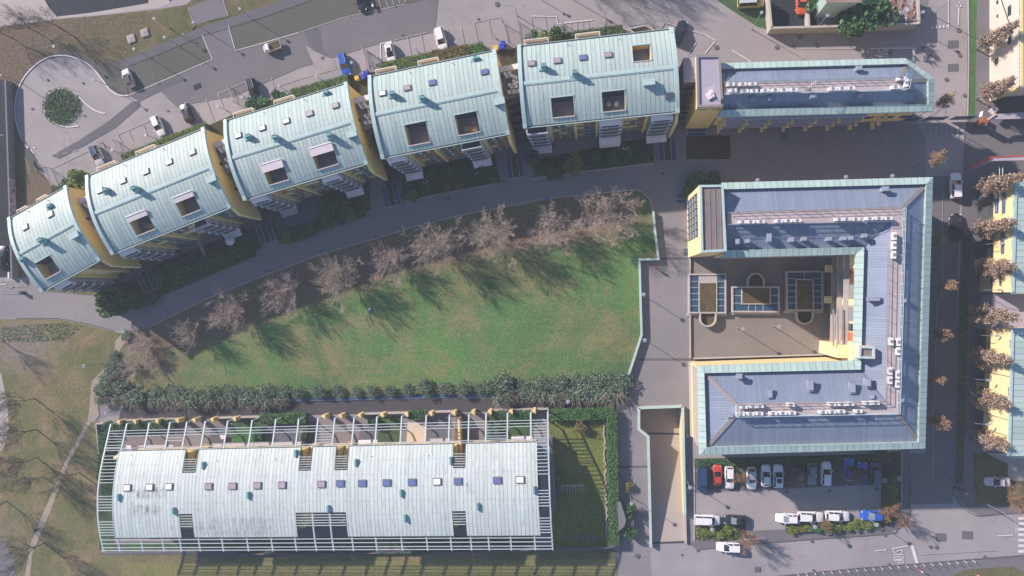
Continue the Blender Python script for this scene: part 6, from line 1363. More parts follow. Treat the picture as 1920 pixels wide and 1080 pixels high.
# leafy bushes and small evergreen trees
SH = {k: [shrubmesh(s, 1.0, 1.6, m, n, sz, 9) for s in (71, 72)] for k, m, n, sz in (('g1', ['leaf_g1', 'leaf_g3'], 700, .17), ('g2', ['leaf_g2', 'leaf_yg'], 800, .17), ('g3', ['leaf_g3', 'leaf_g3', 'leaf_g1'], 700, .17), ('yg', ['leaf_yg', 'leaf_g2'], 700, .16), ('rb', ['leaf_rb', 'leaf_yg'], 600, .15))}
TRK = sticks('trunk', [(0, 0, 0, 0, 0, 1.2, .07, .05)], M['bark'])
def bush(x, y, r, h, k, label, grp=None, name='bush'):
    p = G(x, y, h*.5); p.z = 0; return plant(name, label, 'tree' if name.endswith('tree') else 'bush', p, [SH[k][rg.randrange(2)], TRK], grp, rg.uniform(0, 6.2), r, h/1.6)
for x, y, r, h, k, l, nm in [(1077, 308, 2.0, 6.5, 'g2', 'bright green evergreen tree beside the path before the easternmost block', 'evergreen_tree'), (1003, 300, 1.7, 4, 'g3', 'dark shrub at the west garden corner of the easternmost block', 'bush'), (1300, 346, 2.4, 3, 'g3', 'large dark green bush north-west of the corner tower', 'bush'), (1332, 340, 2.0, 2.6, 'g3', 'dark green bush touching the corner tower\'s north side', 'bush'),
     (1000, 71, 1.4, 3, 'g1', 'round green bush left of the pale one behind the easternmost block', 'bush'), (1023, 70, 1.9, 4, 'g2', 'round pale green bush behind the easternmost block', 'bush'), (1046, 64, 1.5, 4.5, 'g1', 'taller green bush right of the pale one behind the easternmost block', 'bush'), (1058, 74, 1.2, 2.5, 'g3', 'low dark bush under the taller one behind the easternmost block', 'bush'),
     (485, 196, 2.4, 3.6, 'g3', 'wide dark green bush behind the middle curved block', 'bush'), (526, 181, 1.7, 2.8, 'g1', 'small green bush at the west end of the long hedge', 'bush'), (150, 342, 2.6, 4.5, 'g2', 'large bright green bush in the gap by the westernmost block', 'bush'), (128, 350, 1.8, 3, 'g1', 'green bush just left of the large bright one', 'bush'),
     (214, 568, 3.4, 5, 'g1', 'large green tree bulging over the path below the westernmost block', 'evergreen_tree'), (236, 560, 2.4, 4, 'g1', 'green bush joined to the large tree over the path', 'bush'), (196, 560, 2.0, 3.5, 'g2', 'bright green bush left of the large tree over the path', 'bush'),
     (1608, 42, 3.4, 6, 'g3', 'dark evergreen tree hanging over the yard wall', 'evergreen_tree'), (1640, 28, 3.6, 7, 'g1', 'tall dark green tree beside the scrap heap', 'evergreen_tree'), (1590, 36, 2.2, 4, 'g3', 'low dark bush behind the green shed', 'bush'), (1524, 10, 1.7, 3, 'g1', 'green bush between the van and the shed', 'bush'),
     (1086, 797, 1.6, 2.4, 'rb', 'round brown-twigged bush at the top of the east garden', 'bush'), (1184, 957, 1.3, 2.6, 'g1', 'green bush beside the small blue shelter roof', 'bush'), (1180, 996, 1.5, 2.2, 'g3', 'dark bush at the south end of the alley bed', 'bush'), (1180, 915, 1.1, 1.4, 'rb', 'brown shrub at the north end of the alley bed', 'bush'), (1186, 970, .6, 1.2, 'yg', 'small yellow flowering bush in the alley bed', 'bush'),
     (780, 1026, 1.5, 2.4, 'g3', 'dark bush at the south edge of the pergola', 'bush'), (205, 800, 1.4, 2.2, 'g3', 'dark hedge bush at the north-west garden corner', 'bush'), (615, 390, 2.2, 3.2, 'g3', 'dark shrub in the garden of the middle block', 'bush'), (640, 388, 2.0, 2.8, 'g1', 'green shrub in the garden of the middle block', 'bush'),
     (840, 352, .9, 1.5, 'g2', 'small light green shrub by the kerb below the fourth block', 'bush'), (862, 349, .9, 1.6, 'g2', 'second small light green shrub by the same kerb', 'bush'), (774, 368, 1.3, 1.6, 'g2', 'light green shrub at the west kerb end below the fourth block', 'bush'), (926, 340, .9, 1.4, 'g2', 'light green shrub at the east kerb end below the fourth block', 'bush'),
     (1650, 852, 1.6, 2.6, 'g3', 'dark bush at the end of the car park bed', 'bush'), (1665, 930, 1.3, 1.6, 'g1', 'green bush in the bed east of the car park', 'bush'), (1660, 965, 1.4, 1.8, 'rb', 'russet shrub at the south end of the east bed', 'bush')]:
    bush(x, y, r, h, k, l, None, nm)
GB = [(300, 515), (318, 507), (335, 510), (352, 500), (370, 492), (388, 495), (405, 486), (422, 480), (440, 474), (458, 470), (285, 560), (262, 566)]
for i, (x, y) in enumerate(GB): bush(x, y, 1.5+rg.random()*.5, 2+rg.random(), rg.choice(['g1', 'g1', 'g3']), 'green garden shrub along the path below the second block, %s' % ORD[i], 'garden shrubs below the second block')
GC = [(535, 446), (552, 441), (570, 436), (588, 430), (604, 420), (622, 414), (640, 408), (658, 402), (676, 398)]
for i, (x, y) in enumerate(GC): bush(x, y, 1.2+rg.random()*.4, 1.5+rg.random(), rg.choice(['g1', 'g1', 'g3', 'yg']), 'low garden shrub along the path below the middle block, %s from the west' % ORD[i], 'garden shrubs below the middle block')
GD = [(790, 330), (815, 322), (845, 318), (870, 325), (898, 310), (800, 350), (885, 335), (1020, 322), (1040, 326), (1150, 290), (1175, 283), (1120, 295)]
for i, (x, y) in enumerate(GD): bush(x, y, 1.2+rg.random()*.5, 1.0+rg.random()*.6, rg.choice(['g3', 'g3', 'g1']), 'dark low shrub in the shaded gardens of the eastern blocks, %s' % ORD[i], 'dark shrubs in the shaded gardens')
PB = [(1318, 997, 'yg'), (1332, 994, 'yg'), (1348, 1002, 'g2'), (1362, 996, 'yg'), (1486, 993, 'yg'), (1500, 992, 'rb'), (1516, 991, 'g2'), (1532, 990, 'g1'), (1552, 989, 'g2'), (1568, 988, 'yg'), (1590, 986, 'yg'), (1608, 984, 'g2'), (1626, 983, 'yg'), (1642, 982, 'g1'), (1675, 900, 'g1'), (1672, 920, 'yg'), (1676, 948, 'rb')]
for i, (x, y, k) in enumerate(PB): bush(x, y, 1.0+.25*rg.random(), .9, k, 'low %s shrub in the beds around the car park, %s' % ({'yg': 'yellow-green', 'rb': 'russet', 'g2': 'bright green', 'g1': 'dark green'}[k], ORD[i]), 'low shrubs around the car park')
# clipped hedges
def hedge(label, a, b, w, h, mats, dens=55, size=.17, seed=1):
    A, B = G(*a, h), G(*b, h); A.z = B.z = 0; d = (B-A); L = d.length; d.normalize(); n = Vector((-d.y, d.x, 0)); mid = (A+B)/2; t = thing('hedge', label, 'hedge', mid)
    m = MB(); k = w/2-.16; m.prism([A-n*k, B-n*k, B+n*k, A+n*k], 0, h-.15); m.build('hedge_core', M['leaf_g3'], t)
    r = np.random.default_rng(seed); N = int(L*w*dens); u = r.uniform(0, L, N); v = r.uniform(-w/2, w/2, N); z = h+r.normal(size=N)*.07+.09*np.sin(u*1.3)
    N2 = int(L*h*dens*.7); u2 = r.uniform(0, L, N2); v2 = np.where(r.random(N2) < .5, -1, 1)*(w/2+r.normal(size=N2)*.06); z2 = r.uniform(.1, h, N2)
    u = np.r_[u, u2]; v = np.r_[v, v2]; z = np.r_[z, z2]; P = np.stack([A.x+d.x*u+n.x*v-mid.x, A.y+d.y*u+n.y*v-mid.y, z], 1)
    o = bpy.data.objects.new('foliage', leaves('foliage', P, size, [M[q] for q in mats], seed, .5)); C.objects.link(o); o.parent = t
HG = [('bright green hedge along the parking behind the second block', (228, 300), (385, 238), 2.2, 1.6, ['leaf_g2', 'leaf_yg']), ('green hedge behind the middle curved block', (545, 176), (652, 148), 1.8, 1.4, ['leaf_g1', 'leaf_g1', 'leaf_yg']),
      ('green and russet hedge behind the fourth curved block', (712, 128), (810, 106), 2.0, 1.5, ['leaf_g1', 'leaf_yg']), ('russet hedge section right of the green one behind the fourth block', (810, 106), (880, 94), 2.4, 1.4, ['leaf_rb', 'leaf_rb', 'leaf_yg']), ('short green hedge end near the blue bins', (882, 94), (906, 89), 2.2, 1.4, ['leaf_g1', 'leaf_g2']),
      ('low dark olive hedge behind the easternmost block', (1064, 70), (1168, 56), 2.0, 1.2, ['leaf_g3', 'leaf_rb', 'leaf_g1']), ('clipped green hedge on the north side of the east garden', (1032, 779), (1152, 775), 2.0, 1.6, ['leaf_g1', 'leaf_g1', 'leaf_g2']), ('long clipped green hedge on the east side of the garden', (1147, 772), (1152, 1024), 1.8, 1.7, ['leaf_g1', 'leaf_g1', 'leaf_g2']),
      ('clipped hedge along the garden wall under the east pergola', (918, 780), (998, 777), 1.6, 1.4, ['leaf_g1']), ('green hedge along the alley wall in the middle gardens', (486, 787), (572, 784), 1.8, 1.5, ['leaf_g1', 'leaf_g2']), ('dark hedge across the west gardens under the pergola', (216, 799), (326, 796), 1.8, 1.4, ['leaf_g3', 'leaf_g1']),
      ('dark hedge between two middle gardens', (484, 800), (482, 834), 1.6, 1.4, ['leaf_g3', 'leaf_g1']), ('narrow hedge left of the middle gateway', (571, 800), (567, 836), 1.0, 1.4, ['leaf_g1']), ('dark hedge left of the east garden lawn', (925, 800), (924, 826), 2.0, 1.5, ['leaf_g3', 'leaf_g1']), ('dark hedge at the corner of the fifteenth garden bay', (690, 794), (709, 793), 1.4, 1.4, ['leaf_g3']),
      ('dark hedge on the west side of the low block garden', (192, 812), (186, 900), 1.5, 1.4, ['leaf_g3', 'leaf_g1']), ('bushy hedge in the bay right of the cream terrace', (764, 779), (800, 778), 1.6, 1.5, ['leaf_g1', 'leaf_g3']), ('low ground hedge on the north side of the car park', (1306, 868), (1640, 862), 1.0, .5, ['leaf_g1', 'leaf_g3'])]
for i, (l, a, b_, w, h, m) in enumerate(HG): hedge(l, a, b_, w, h, m, 60 if w*h < 5 else 50, .17, i+5)
# ground cover that nobody could count
def cover_leaves(name, poly, n, size, mats, seed, h=.25, z0=.06):
    W_ = [G(x, y) for x, y in poly]; xs_ = [p.x for p in W_]; ys_ = [p.y for p in W_]; r = np.random.default_rng(seed); P = np.stack([r.uniform(min(xs_), max(xs_), n*3), r.uniform(min(ys_), max(ys_), n*3)], 1); ins = np.zeros(len(P), bool)
    for i in range(len(W_)):
        a, b = W_[i], W_[i-1]; c = ((a.y > P[:, 1]) != (b.y > P[:, 1])) & (P[:, 0] < (b.x-a.x)*(P[:, 1]-a.y)/(b.y-a.y+1e-12)+a.x); ins ^= c
    P = P[ins][:n]; P = np.c_[P, z0+r.random(len(P))**2*h]
    c = P.mean(0); c[2] = 0; o = bpy.data.objects.new(name, leaves(name, P-c, size, [M[m] for m in mats], seed, .8)); C.objects.link(o); o.location = c; tag(o, kind='stuff')
circ = [(116+36*math.cos(a), 200+36*math.sin(a)) for a in [i*math.pi/10 for i in range(20)]]
cover_leaves('ground_cover', circ, 2600, .2, ['leaf_g3', 'leaf_g1', 'leaf_g3'], 1, .5)
cover_leaves('ground_cover', [(250, 525), (330, 485), (480, 425), (480, 478), (340, 538), (244, 576), (205, 588)], 5000, .2, ['leaf_g1', 'leaf_g3'], 2, .7)
cover_leaves('ground_cover', [(600, 355), (690, 325), (695, 395), (600, 420)], 2500, .2, ['leaf_g1', 'leaf_g3'], 3, .6)
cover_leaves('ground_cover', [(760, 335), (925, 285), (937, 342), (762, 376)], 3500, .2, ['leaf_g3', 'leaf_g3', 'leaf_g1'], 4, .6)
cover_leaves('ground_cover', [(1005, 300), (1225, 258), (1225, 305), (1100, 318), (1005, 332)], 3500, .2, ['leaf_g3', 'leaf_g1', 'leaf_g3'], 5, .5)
cover_leaves('ground_cover', [(1290, 256), (1367, 256), (1368, 296), (1290, 297)], 900, .2, ['leaf_rb', 'leaf_g3'], 6, .3)
cover_leaves('fallen_leaves', [(290, 612), (480, 530), (705, 452), (980, 388), (1180, 362), (1218, 400), (1190, 480), (900, 500), (620, 590), (400, 680), (260, 700)], 7000, .14, ['leaf_rb', 'leaf_rb', 'leaf_yg'], 7, .05)
cover_leaves('fallen_leaves', [(0, 610), (200, 630), (170, 780), (180, 1030), (40, 1075), (0, 1000)], 4000, .14, ['leaf_rb', 'leaf_gold'], 8, .05)
cover_leaves('weeds', [(0, 612), (110, 605), (160, 612), (120, 640), (0, 640)], 1500, .2, ['leaf_g1', 'leaf_g3'], 9, .2)
cover_leaves('fallen_leaves', [(0, 60), (150, 35), (300, 20), (240, 105), (150, 105), (60, 115), (10, 200)], 1500, .14, ['leaf_rb', 'leaf_gold'], 10, .05)
cover_leaves('ground_cover', [(1305, 986), (1376, 986), (1390, 1010), (1306, 1012)], 1400, .17, ['leaf_yg', 'leaf_g1'], 11, .35)
cover_leaves('ground_cover', [(1474, 986), (1652, 976), (1656, 984), (1600, 992), (1476, 999)], 2200, .17, ['leaf_yg', 'leaf_rb', 'leaf_g1'], 12, .3)
cover_leaves('weeds', [(0, 110), (14, 200), (55, 340), (20, 410), (30, 300)], 1500, .2, ['leaf_g1', 'leaf_rb'], 13, .2)
# ---------------------------------------------------------------- vehicles
PAINT = {k: paintm('car_paint_'+k, c) for k, c in {'white': (.78, .77, .80), 'silver': (.52, .52, .56), 'grey': (.16, .20, .24), 'black': (.018, .024, .034), 'navy': (.022, .05, .13), 'blue': (.02, .10, .46), 'red': (.50, .05, .03), 'brown': (.06, .045, .045), 'teal': (.05, .12, .16), 'orange': (.62, .12, .04), 'pearl': (.58, .52, .56), 'yellow': (.5, .38, .12)}.items()}
M['headlight'] = glassm('headlight_glass', (.5, .52, .55), .1, .8); M['taillight'] = pm('tail_light', (.35, .02, .02), .3)
M['carglass'] = glassm('car_glass', (.012, .020, .028), .06, .7); M['lightglass'] = glassm('hazy_windscreen', (.16, .19, .22), .1, .8)
def car(label, px, py, yaw, col, L=4.2, Wd=1.75, H=1.48, style='hatch', roofc=None, rails=False, sunroof=False, group=None, hazy=False, z=0.045):
    """yaw: direction the bonnet points to, degrees in the photo (0 right, 90 down)"""
    p = G(px, py, .7); p.z = z; t = thing('parked_car', label, 'car', p, group or 'parked cars'); a = R(-yaw); h = L/2; w = Wd/2; mp = PAINT[col]
    def add(mb, name, mats, par): 
        o = mb.build(name, mats, None); o.location = (0, 0, 0)
        o.data.vertices.foreach_set('co', [c for q in mb.v for c in q]); o.parent = par; return o
    van = style == 'van'; est = style in ('wagon', 'suv', 'van')
    # body: lofted sections (x, half width, bonnet/belt height)
    st = [(-h, .66, .55), (-h+.05, .84, .80), (-h+.22, .93, .92), (-h+.6, .985, .95), (-h*.35, 1.0, .97), (h*.15, 1.0, .96), (h*.42, .99, .93), (h*.66, .965, .86), (h*.85, .91, .76), (h-.10, .80, .66), (h, .62, .50)]
    if van: st = [(x, ww, hh+.08) for x, ww, hh in st]
    b = MB(); prev = None
    for x, f, top in st:
        y = w*f; ring = [(x, -y*.94, .22), (x, -y, .45), (x, -y*.99, top-.16), (x, -y*.90, top-.03), (x, -y*.5, top+.02), (x, 0, top+.035), (x, y*.5, top+.02), (x, y*.90, top-.03), (x, y*.99, top-.16), (x, y, .45), (x, y*.94, .22)]
        if prev:
            for k in range(len(ring)-1): b.face([prev[k], ring[k], ring[k+1], prev[k+1]])
            b.face([prev[0], prev[-1], ring[-1], ring[0]][::-1])
        else: b.face(ring)
        prev = ring
    b.face(prev[::-1]); body = add(b, 'body', mp, t)
    for q in body.data.polygons: q.use_smooth = True
    # greenhouse
    xb0, xf0 = (-h+.12 if est else -h+.28), h*.40; xb1, xf1 = (-h+.34 if est else -h+.75), h*.40-.92
    if van: xb0, xb1, xf0, xf1 = -h+.08, -h+.16, h*.55, h*.55-.65
    if style == 'sedan': xb0, xb1 = -h+.75, -h+1.35
    zb, zr = .90, H-.03; wb, wr = w*.92, w*.66
    g = MB(); B_ = [(xb0, -wb*.9, zb), (xf0, -wb*.86, zb), (xf0+.10, 0, zb), (xf0, wb*.86, zb), (xb0, wb*.9, zb), (xb0-.06, 0, zb)]; T_ = [(xb1, -wr*.93, zr), (xf1, -wr, zr), (xf1+.08, 0, zr), (xf1, wr, zr), (xb1, wr*.93, zr), (xb1-.05, 0, zr)]
    for k in range(6): g.face([B_[k], B_[(k+1) % 6], T_[(k+1) % 6], T_[k]], 1 if (hazy and k in (1, 2)) else 0)
    g.face(T_); add(g, 'windows', [M['carglass'], M['lightglass']], t)
    r = MB(); rp = [(xb1-.10, -wr*.93), (xb1-.02, -wr*1.0), (xf1-.05, -wr*.98), (xf1+.05, -wr*.8), (xf1+.12, 0), (xf1+.05, wr*.8), (xf1-.05, wr*.98), (xb1-.02, wr*1.0), (xb1-.10, wr*.93), (xb1-.13, 0)]
    r.prism(rp, zr-.03, zr+.035, bottom=True); top = add(r, 'roof', PAINT[roofc] if roofc else mp, t)
    pl = MB()
    for s in (-1, 1):
        pl.bar((xf0-.02, s*wb*.86, zb), (xf1, s*wr*1.0, zr), .09, .06); pl.bar((xb0+.02, s*wb*.9, zb), (xb1, s*wr*.95, zr), .16, .08); pl.bar(((xb0+xf0)/2-.1, s*wb*.95, zb), ((xb1+xf1)/2, s*wr*1.0, zr), .08, .05)
    add(pl, 'pillars', mp, t)
    if sunroof or style == 'glassroof': s = MB(); s.box((.05+(xf1+xb1)/2+.25, 0, zr+.045), (.8, wr*1.4, .02)); add(s, 'sunroof', M['carglass'], top)
    if rails:
        for s in (-1, 1): q = MB(); q.bar((xb1+.1, s*wr*.96, zr+.10), (xf1-.1, s*wr*.96, zr+.10), .05, .05); q.bar((xb1+.1, s*wr*.96, zr), (xb1+.1, s*wr*.96, zr+.1), .05, .05); q.bar((xf1-.1, s*wr*.96, zr), (xf1-.1, s*wr*.96, zr+.1), .05, .05); add(q, 'roof_rail', M['rail'], t)
    for s in (-1, 1):
        q = MB(); q.box((xf0-.30, s*(w+.10), .93), (.14, .22, .13)); add(q, 'wing_mirror', mp, t)
        q = MB(); q.prism([(h-.30, s*w*.55), (h-.08, s*w*.5), (h-.16, s*w*.82), (h-.42, s*w*.90)], .56, .74); add(q, 'headlight', M['headlight'], t)
        q = MB(); q.prism([(-h+.02, s*w*.62), (-h+.10, s*w*.62), (-h+.24, s*w*.93), (-h+.10, s*w*.86)], .60, .86); add(q, 'tail_light', M['taillight'], t)
        for x in (h*.62, -h*.62):
            q = MB(); q.tube((x, s*(w-.20), .31), (x, s*(w+.005), .31), .315, n=16); wl = add(q, 'wheel', M['tyre'], t)
            q = MB(); q.tube((x, s*(w-.05), .31), (x, s*(w+.02), .31), .19, n=10); add(q, 'rim', M['rail'], wl)
    t.rotation_euler = (0, 0, a); return t
for spec in [
    ('silver hatchback with dark glass roof alone beside the turning circle', 240, 146, 247, 'silver', 3.9, 1.68, 1.5, 'hatch', 'black', False, False),
    ('white estate car near the bright hedge left of a black car', 297, 237, 66, 'white', 4.2, 1.75, 1.5, 'wagon', None, False, False),
    ('black hatchback right of the white estate behind the second block', 350, 211, 246, 'black', 4.1, 1.75, 1.5, 'hatch', None, False, False),
    ('black off-road car with roof rails behind the middle block', 475, 169, 74, 'black', 4.4, 1.8, 1.65, 'suv', None, True, False),
    ('silver car with dark blue roof, leftmost in the upper parking row', 182, 292, 66, 'silver', 4.2, 1.75, 1.55, 'wagon', 'navy', True, False),
    ('bright blue estate car beside the blue bins', 646, 122, 74, 'blue', 4.4, 1.8, 1.55, 'wagon', None, True, False),
    ('white hatchback with dark sunroof in the upper row', 732, 100, 78, 'white', 4.1, 1.7, 1.5, 'hatch', None, False, True),
    ('long white estate car in the upper row', 827, 75, 75, 'white', 4.7, 1.85, 1.5, 'wagon', None, False, False),
    ('black car cut off by the top edge of the frame', 677, 1, 78, 'black', 4.2, 1.75, 1.5, 'hatch', None, False, False),
    ('dark car half hidden behind the roof end of the easternmost block', 1274, 60, 292, 'black', 4.5, 1.8, 1.6, 'suv', None, False, False),
    ('white estate driving up the street beside the courtyard block', 1792, 348, 270, 'white', 4.5, 1.8, 1.5, 'wagon', None, False, False),
    ('black car behind the white one on the east street', 1793, 425, 270, 'black', 4.6, 1.85, 1.6, 'suv', None, False, False),
    ('black car behind the wall at the left edge', 3, 482, 270, 'black', 4.6, 1.85, 1.5, 'wagon', None, False, False),
    ('navy blue van, leftmost in the car park', 1317, 899, 90, 'navy', 4.6, 1.8, 1.8, 'van', None, False, False),
    ('small red hatchback in the car park', 1345, 891, 270, 'red', 3.6, 1.6, 1.5, 'hatch', None, False, False),
    ('white hatchback directly right of the red car', 1367.5, 896, 90, 'white', 3.9, 1.65, 1.5, 'wagon', None, False, False),
    ('silver-white hatchback right of the brown tree in the upper parking row', 1409, 897, 90, 'white', 4.0, 1.65, 1.5, 'hatch', 'silver', False, False),
    ('left one of two neighbouring white cars in the middle of the upper parking row', 1436, 892, 270, 'white', 3.9, 1.65, 1.5, 'hatch', None, False, False),
    ('right one of two neighbouring white cars in the middle of the upper parking row', 1459, 893, 270, 'white', 4.1, 1.75, 1.5, 'wagon', None, False, True),
    ('small dark brown car under bare branches in the upper parking row', 1500, 893, 90, 'brown', 3.3, 1.5, 1.45, 'hatch', None, False, False),
    ('dark grey-green car between the brown and white ones', 1522, 888, 90, 'grey', 3.9, 1.65, 1.5, 'hatch', None, False, False),
    ('white estate right of the grey-green car', 1549, 888, 270, 'white', 4.2, 1.72, 1.5, 'wagon', None, False, False),
    ('blue hatchback under a bare russet tree', 1592, 880, 270, 'blue', 4.0, 1.65, 1.5, 'hatch', None, False, False),
    ('deep blue car right of the bare russet tree', 1617, 887, 270, 'blue', 4.0, 1.7, 1.5, 'wagon', 'navy', False, False),
    ('dark teal car, rightmost in the upper parking row', 1641.5, 886, 270, 'teal', 4.0, 1.75, 1.6, 'van', None, False, False),
    ('white people carrier at the left of the lower parking row', 1326, 975, 0, 'white', 4.5, 1.8, 1.65, 'van', None, False, False),
    ('black saloon right of the white people carrier', 1379, 975, 180, 'black', 4.1, 1.7, 1.5, 'sedan', None, False, False),
    ('white saloon touching the next white car in the lower row', 1477, 972, 180, 'white', 4.1, 1.7, 1.45, 'hatch', None, False, False),
    ('white estate in the middle of the lower parking row', 1520, 969, 0, 'white', 4.3, 1.75, 1.5, 'wagon', None, False, False),
    ('white boxy car in the lower row left of the blue one', 1570.5, 967.5, 0, 'white', 4.0, 1.75, 1.6, 'wagon', None, False, False),
    ('bright blue hatchback at the right end of the lower row', 1636, 966.5, 180, 'blue', 3.9, 1.7, 1.5, 'hatch', None, False, False),
    ('silver-white car standing on the road at the car park mouth', 1365.5, 1026, 180, 'white', 4.1, 1.7, 1.5, 'wagon', None, False, False),
    ('pale pearl saloon alone on the yard at the lower right', 1870, 903, 180, 'pearl', 4.0, 1.6, 1.4, 'sedan', None, False, False),
    ('yellow-grey camper in the garden beside the yard wall', 1408, 4, 0, 'yellow', 4.6, 1.9, 2.0, 'van', 'silver', False, False)]:
    car(spec[0], *spec[1:4], spec[4], spec[5], spec[6], spec[7], spec[8], spec[9], spec[10], spec[11], hazy=(spec[0].startswith(('white saloon', 'black saloon', 'bright blue hatch'))))
t = car('orange van parked inside the walled scrap yard', 1503, 1, 90, 'orange', 4.8, 1.9, 2.0, 'van')
# small tipper
p = G(511, 88, .8); p.z = .045; t = thing('pickup_truck', 'small white pickup with an open load bed full of leaves', 'truck', p)
def addm(mb, name, mats, par):
    o = mb.build(name, mats, None); o.location = (0, 0, 0); o.data.vertices.foreach_set('co', [c for q in mb.v for c in q]); o.parent = par; return o
q = MB(); q.prism([(.55, -.70), (1.45, -.68), (1.68, -.5), (1.74, 0), (1.68, .5), (1.45, .68), (.55, .70)], .35, 1.05); q.prism([(.55, -.62), (1.05, -.6), (1.2, -.45), (1.22, 0), (1.2, .45), (1.05, .6), (.55, .62)], 1.05, 1.62); addm(q, 'cab', PAINT['white'], t)
q = MB(); q.prism([(1.06, -.58), (1.46, -.6), (1.5, 0), (1.46, .6), (1.06, .58)], 1.06, [1.6, 1.1, 1.1, 1.1, 1.6]); addm(q, 'windscreen', M['carglass'], t)
q = MB(); q.box((-.6, 0, .62), (2.2, 1.5, .08)); [q.box((-.6, s*.75, .85), (2.2, .05, .5)) for s in (-1, 1)]; [q.box((-.6+s*1.1, 0, .85), (.05, 1.5, .5)) for s in (-1, 1)]; addm(q, 'load_bed', PAINT['pearl'], t)
q = MB(); q.box((-.6, 0, .85), (2.0, 1.4, .3)); addm(q, 'load', M['sedum'], t)
for x in (1.1, -1.0):
    for s in (-1, 1): q = MB(); q.tube((x, s*.5, .27), (x, s*.72, .27), .27, n=14); addm(q, 'wheel', M['tyre'], t)
t.rotation_euler = (0, 0, R(180+16))
def motorbike(label, px, py, yaw, kind='motorcycle', col='black'):
    p = G(px, py); t = thing(kind, label, 'motorcycle' if kind != 'bicycle' else 'bicycle', p); thin = kind == 'bicycle'
    for x in (-.62, .62):
        b = MB(); n = 14; r_ = .32; w_ = .03 if thin else .10
        for k in range(n): a0, a1 = 2*math.pi*k/n, 2*math.pi*(k+1)/n; b.bar((x+r_*math.cos(a0), 0, .34+r_*math.sin(a0)), (x+r_*math.cos(a1), 0, .34+r_*math.sin(a1)), w_, .06)
        addm(b, 'wheel', M['tyre'], t)
    b = MB(); b.bar((-.62, 0, .34), (.15, 0, .38), .04, .04); b.bar((.15, 0, .38), (.5, 0, .85), .05, .05); b.bar((.5, 0, .95), (.62, 0, .34), .05, .05); b.bar((-.2, 0, .8), (.5, 0, .82), .05, .05)
    if not thin: b.box((.0, 0, .5), (.5, .26, .34)); b.box((.18, 0, .80), (.42, .30, .20))
    addm(b, 'frame', PAINT[col] if not thin else M['greymetal'], t)
    b = MB(); b.box((-.3, 0, .84), (.62 if not thin else .25, .26 if not thin else .14, .09)); addm(b, 'seat', M['darkmetal'], t)
    b = MB(); b.bar((.45, -.33, 1.02), (.45, .33, 1.02), .035, .035); addm(b, 'handlebar', M['greymetal'], t)
    t.rotation_euler = (0, 0, R(-yaw)); return t
motorbike('black motorcycle parked at the kerb below the turning circle', 70, 312, 50); motorbike('scooter with a white top box beside the road at the top', 701, 12, 85, 'motor_scooter', 'white')
motorbike('dark scooter parked on the pavement at the street corner', 1797, 916, 20, 'motor_scooter')
for i, (x, y, a) in enumerate(((1287, 812, 80), (1286, 882, 100), (1288, 897, 70), (1289, 915, 95))): motorbike('bicycle leaning in the passage beside the ramp, %s from the north' % ORD[i], x, y, a, 'bicycle')
# ---------------------------------------------------------------- people
SKIN = pm('skin', (.50, .33, .25), .6, .05); CL = {k: pm('cloth_'+k, c, .9, .1) for k, c in {'red': (.55, .05, .05), 'dark': (.02, .022, .03), 'blue': (.03, .09, .20), 'jeans': (.05, .07, .12), 'hair': (.04, .025, .02), 'white': (.6, .6, .62)}.items()}
def skinmesh(name, V, E, Rr, mat, par, sub=2):
    me = bpy.data.meshes.new(name); me.from_pydata(V, E, []); o = bpy.data.objects.new(name, me); C.objects.link(o); o.parent = par
    o.modifiers.new('skin', 'SKIN')
    for i, r_ in enumerate(Rr): me.skin_vertices[0].data[i].radius = r_ if isinstance(r_, tuple) else (r_, r_)
    me.skin_vertices[0].data[0].use_root = True
    s = o.modifiers.new('sub', 'SUBSURF'); s.levels = s.render_levels = sub; me.materials.append(mat)
    for pl in me.polygons: pl.use_smooth = True
    return o
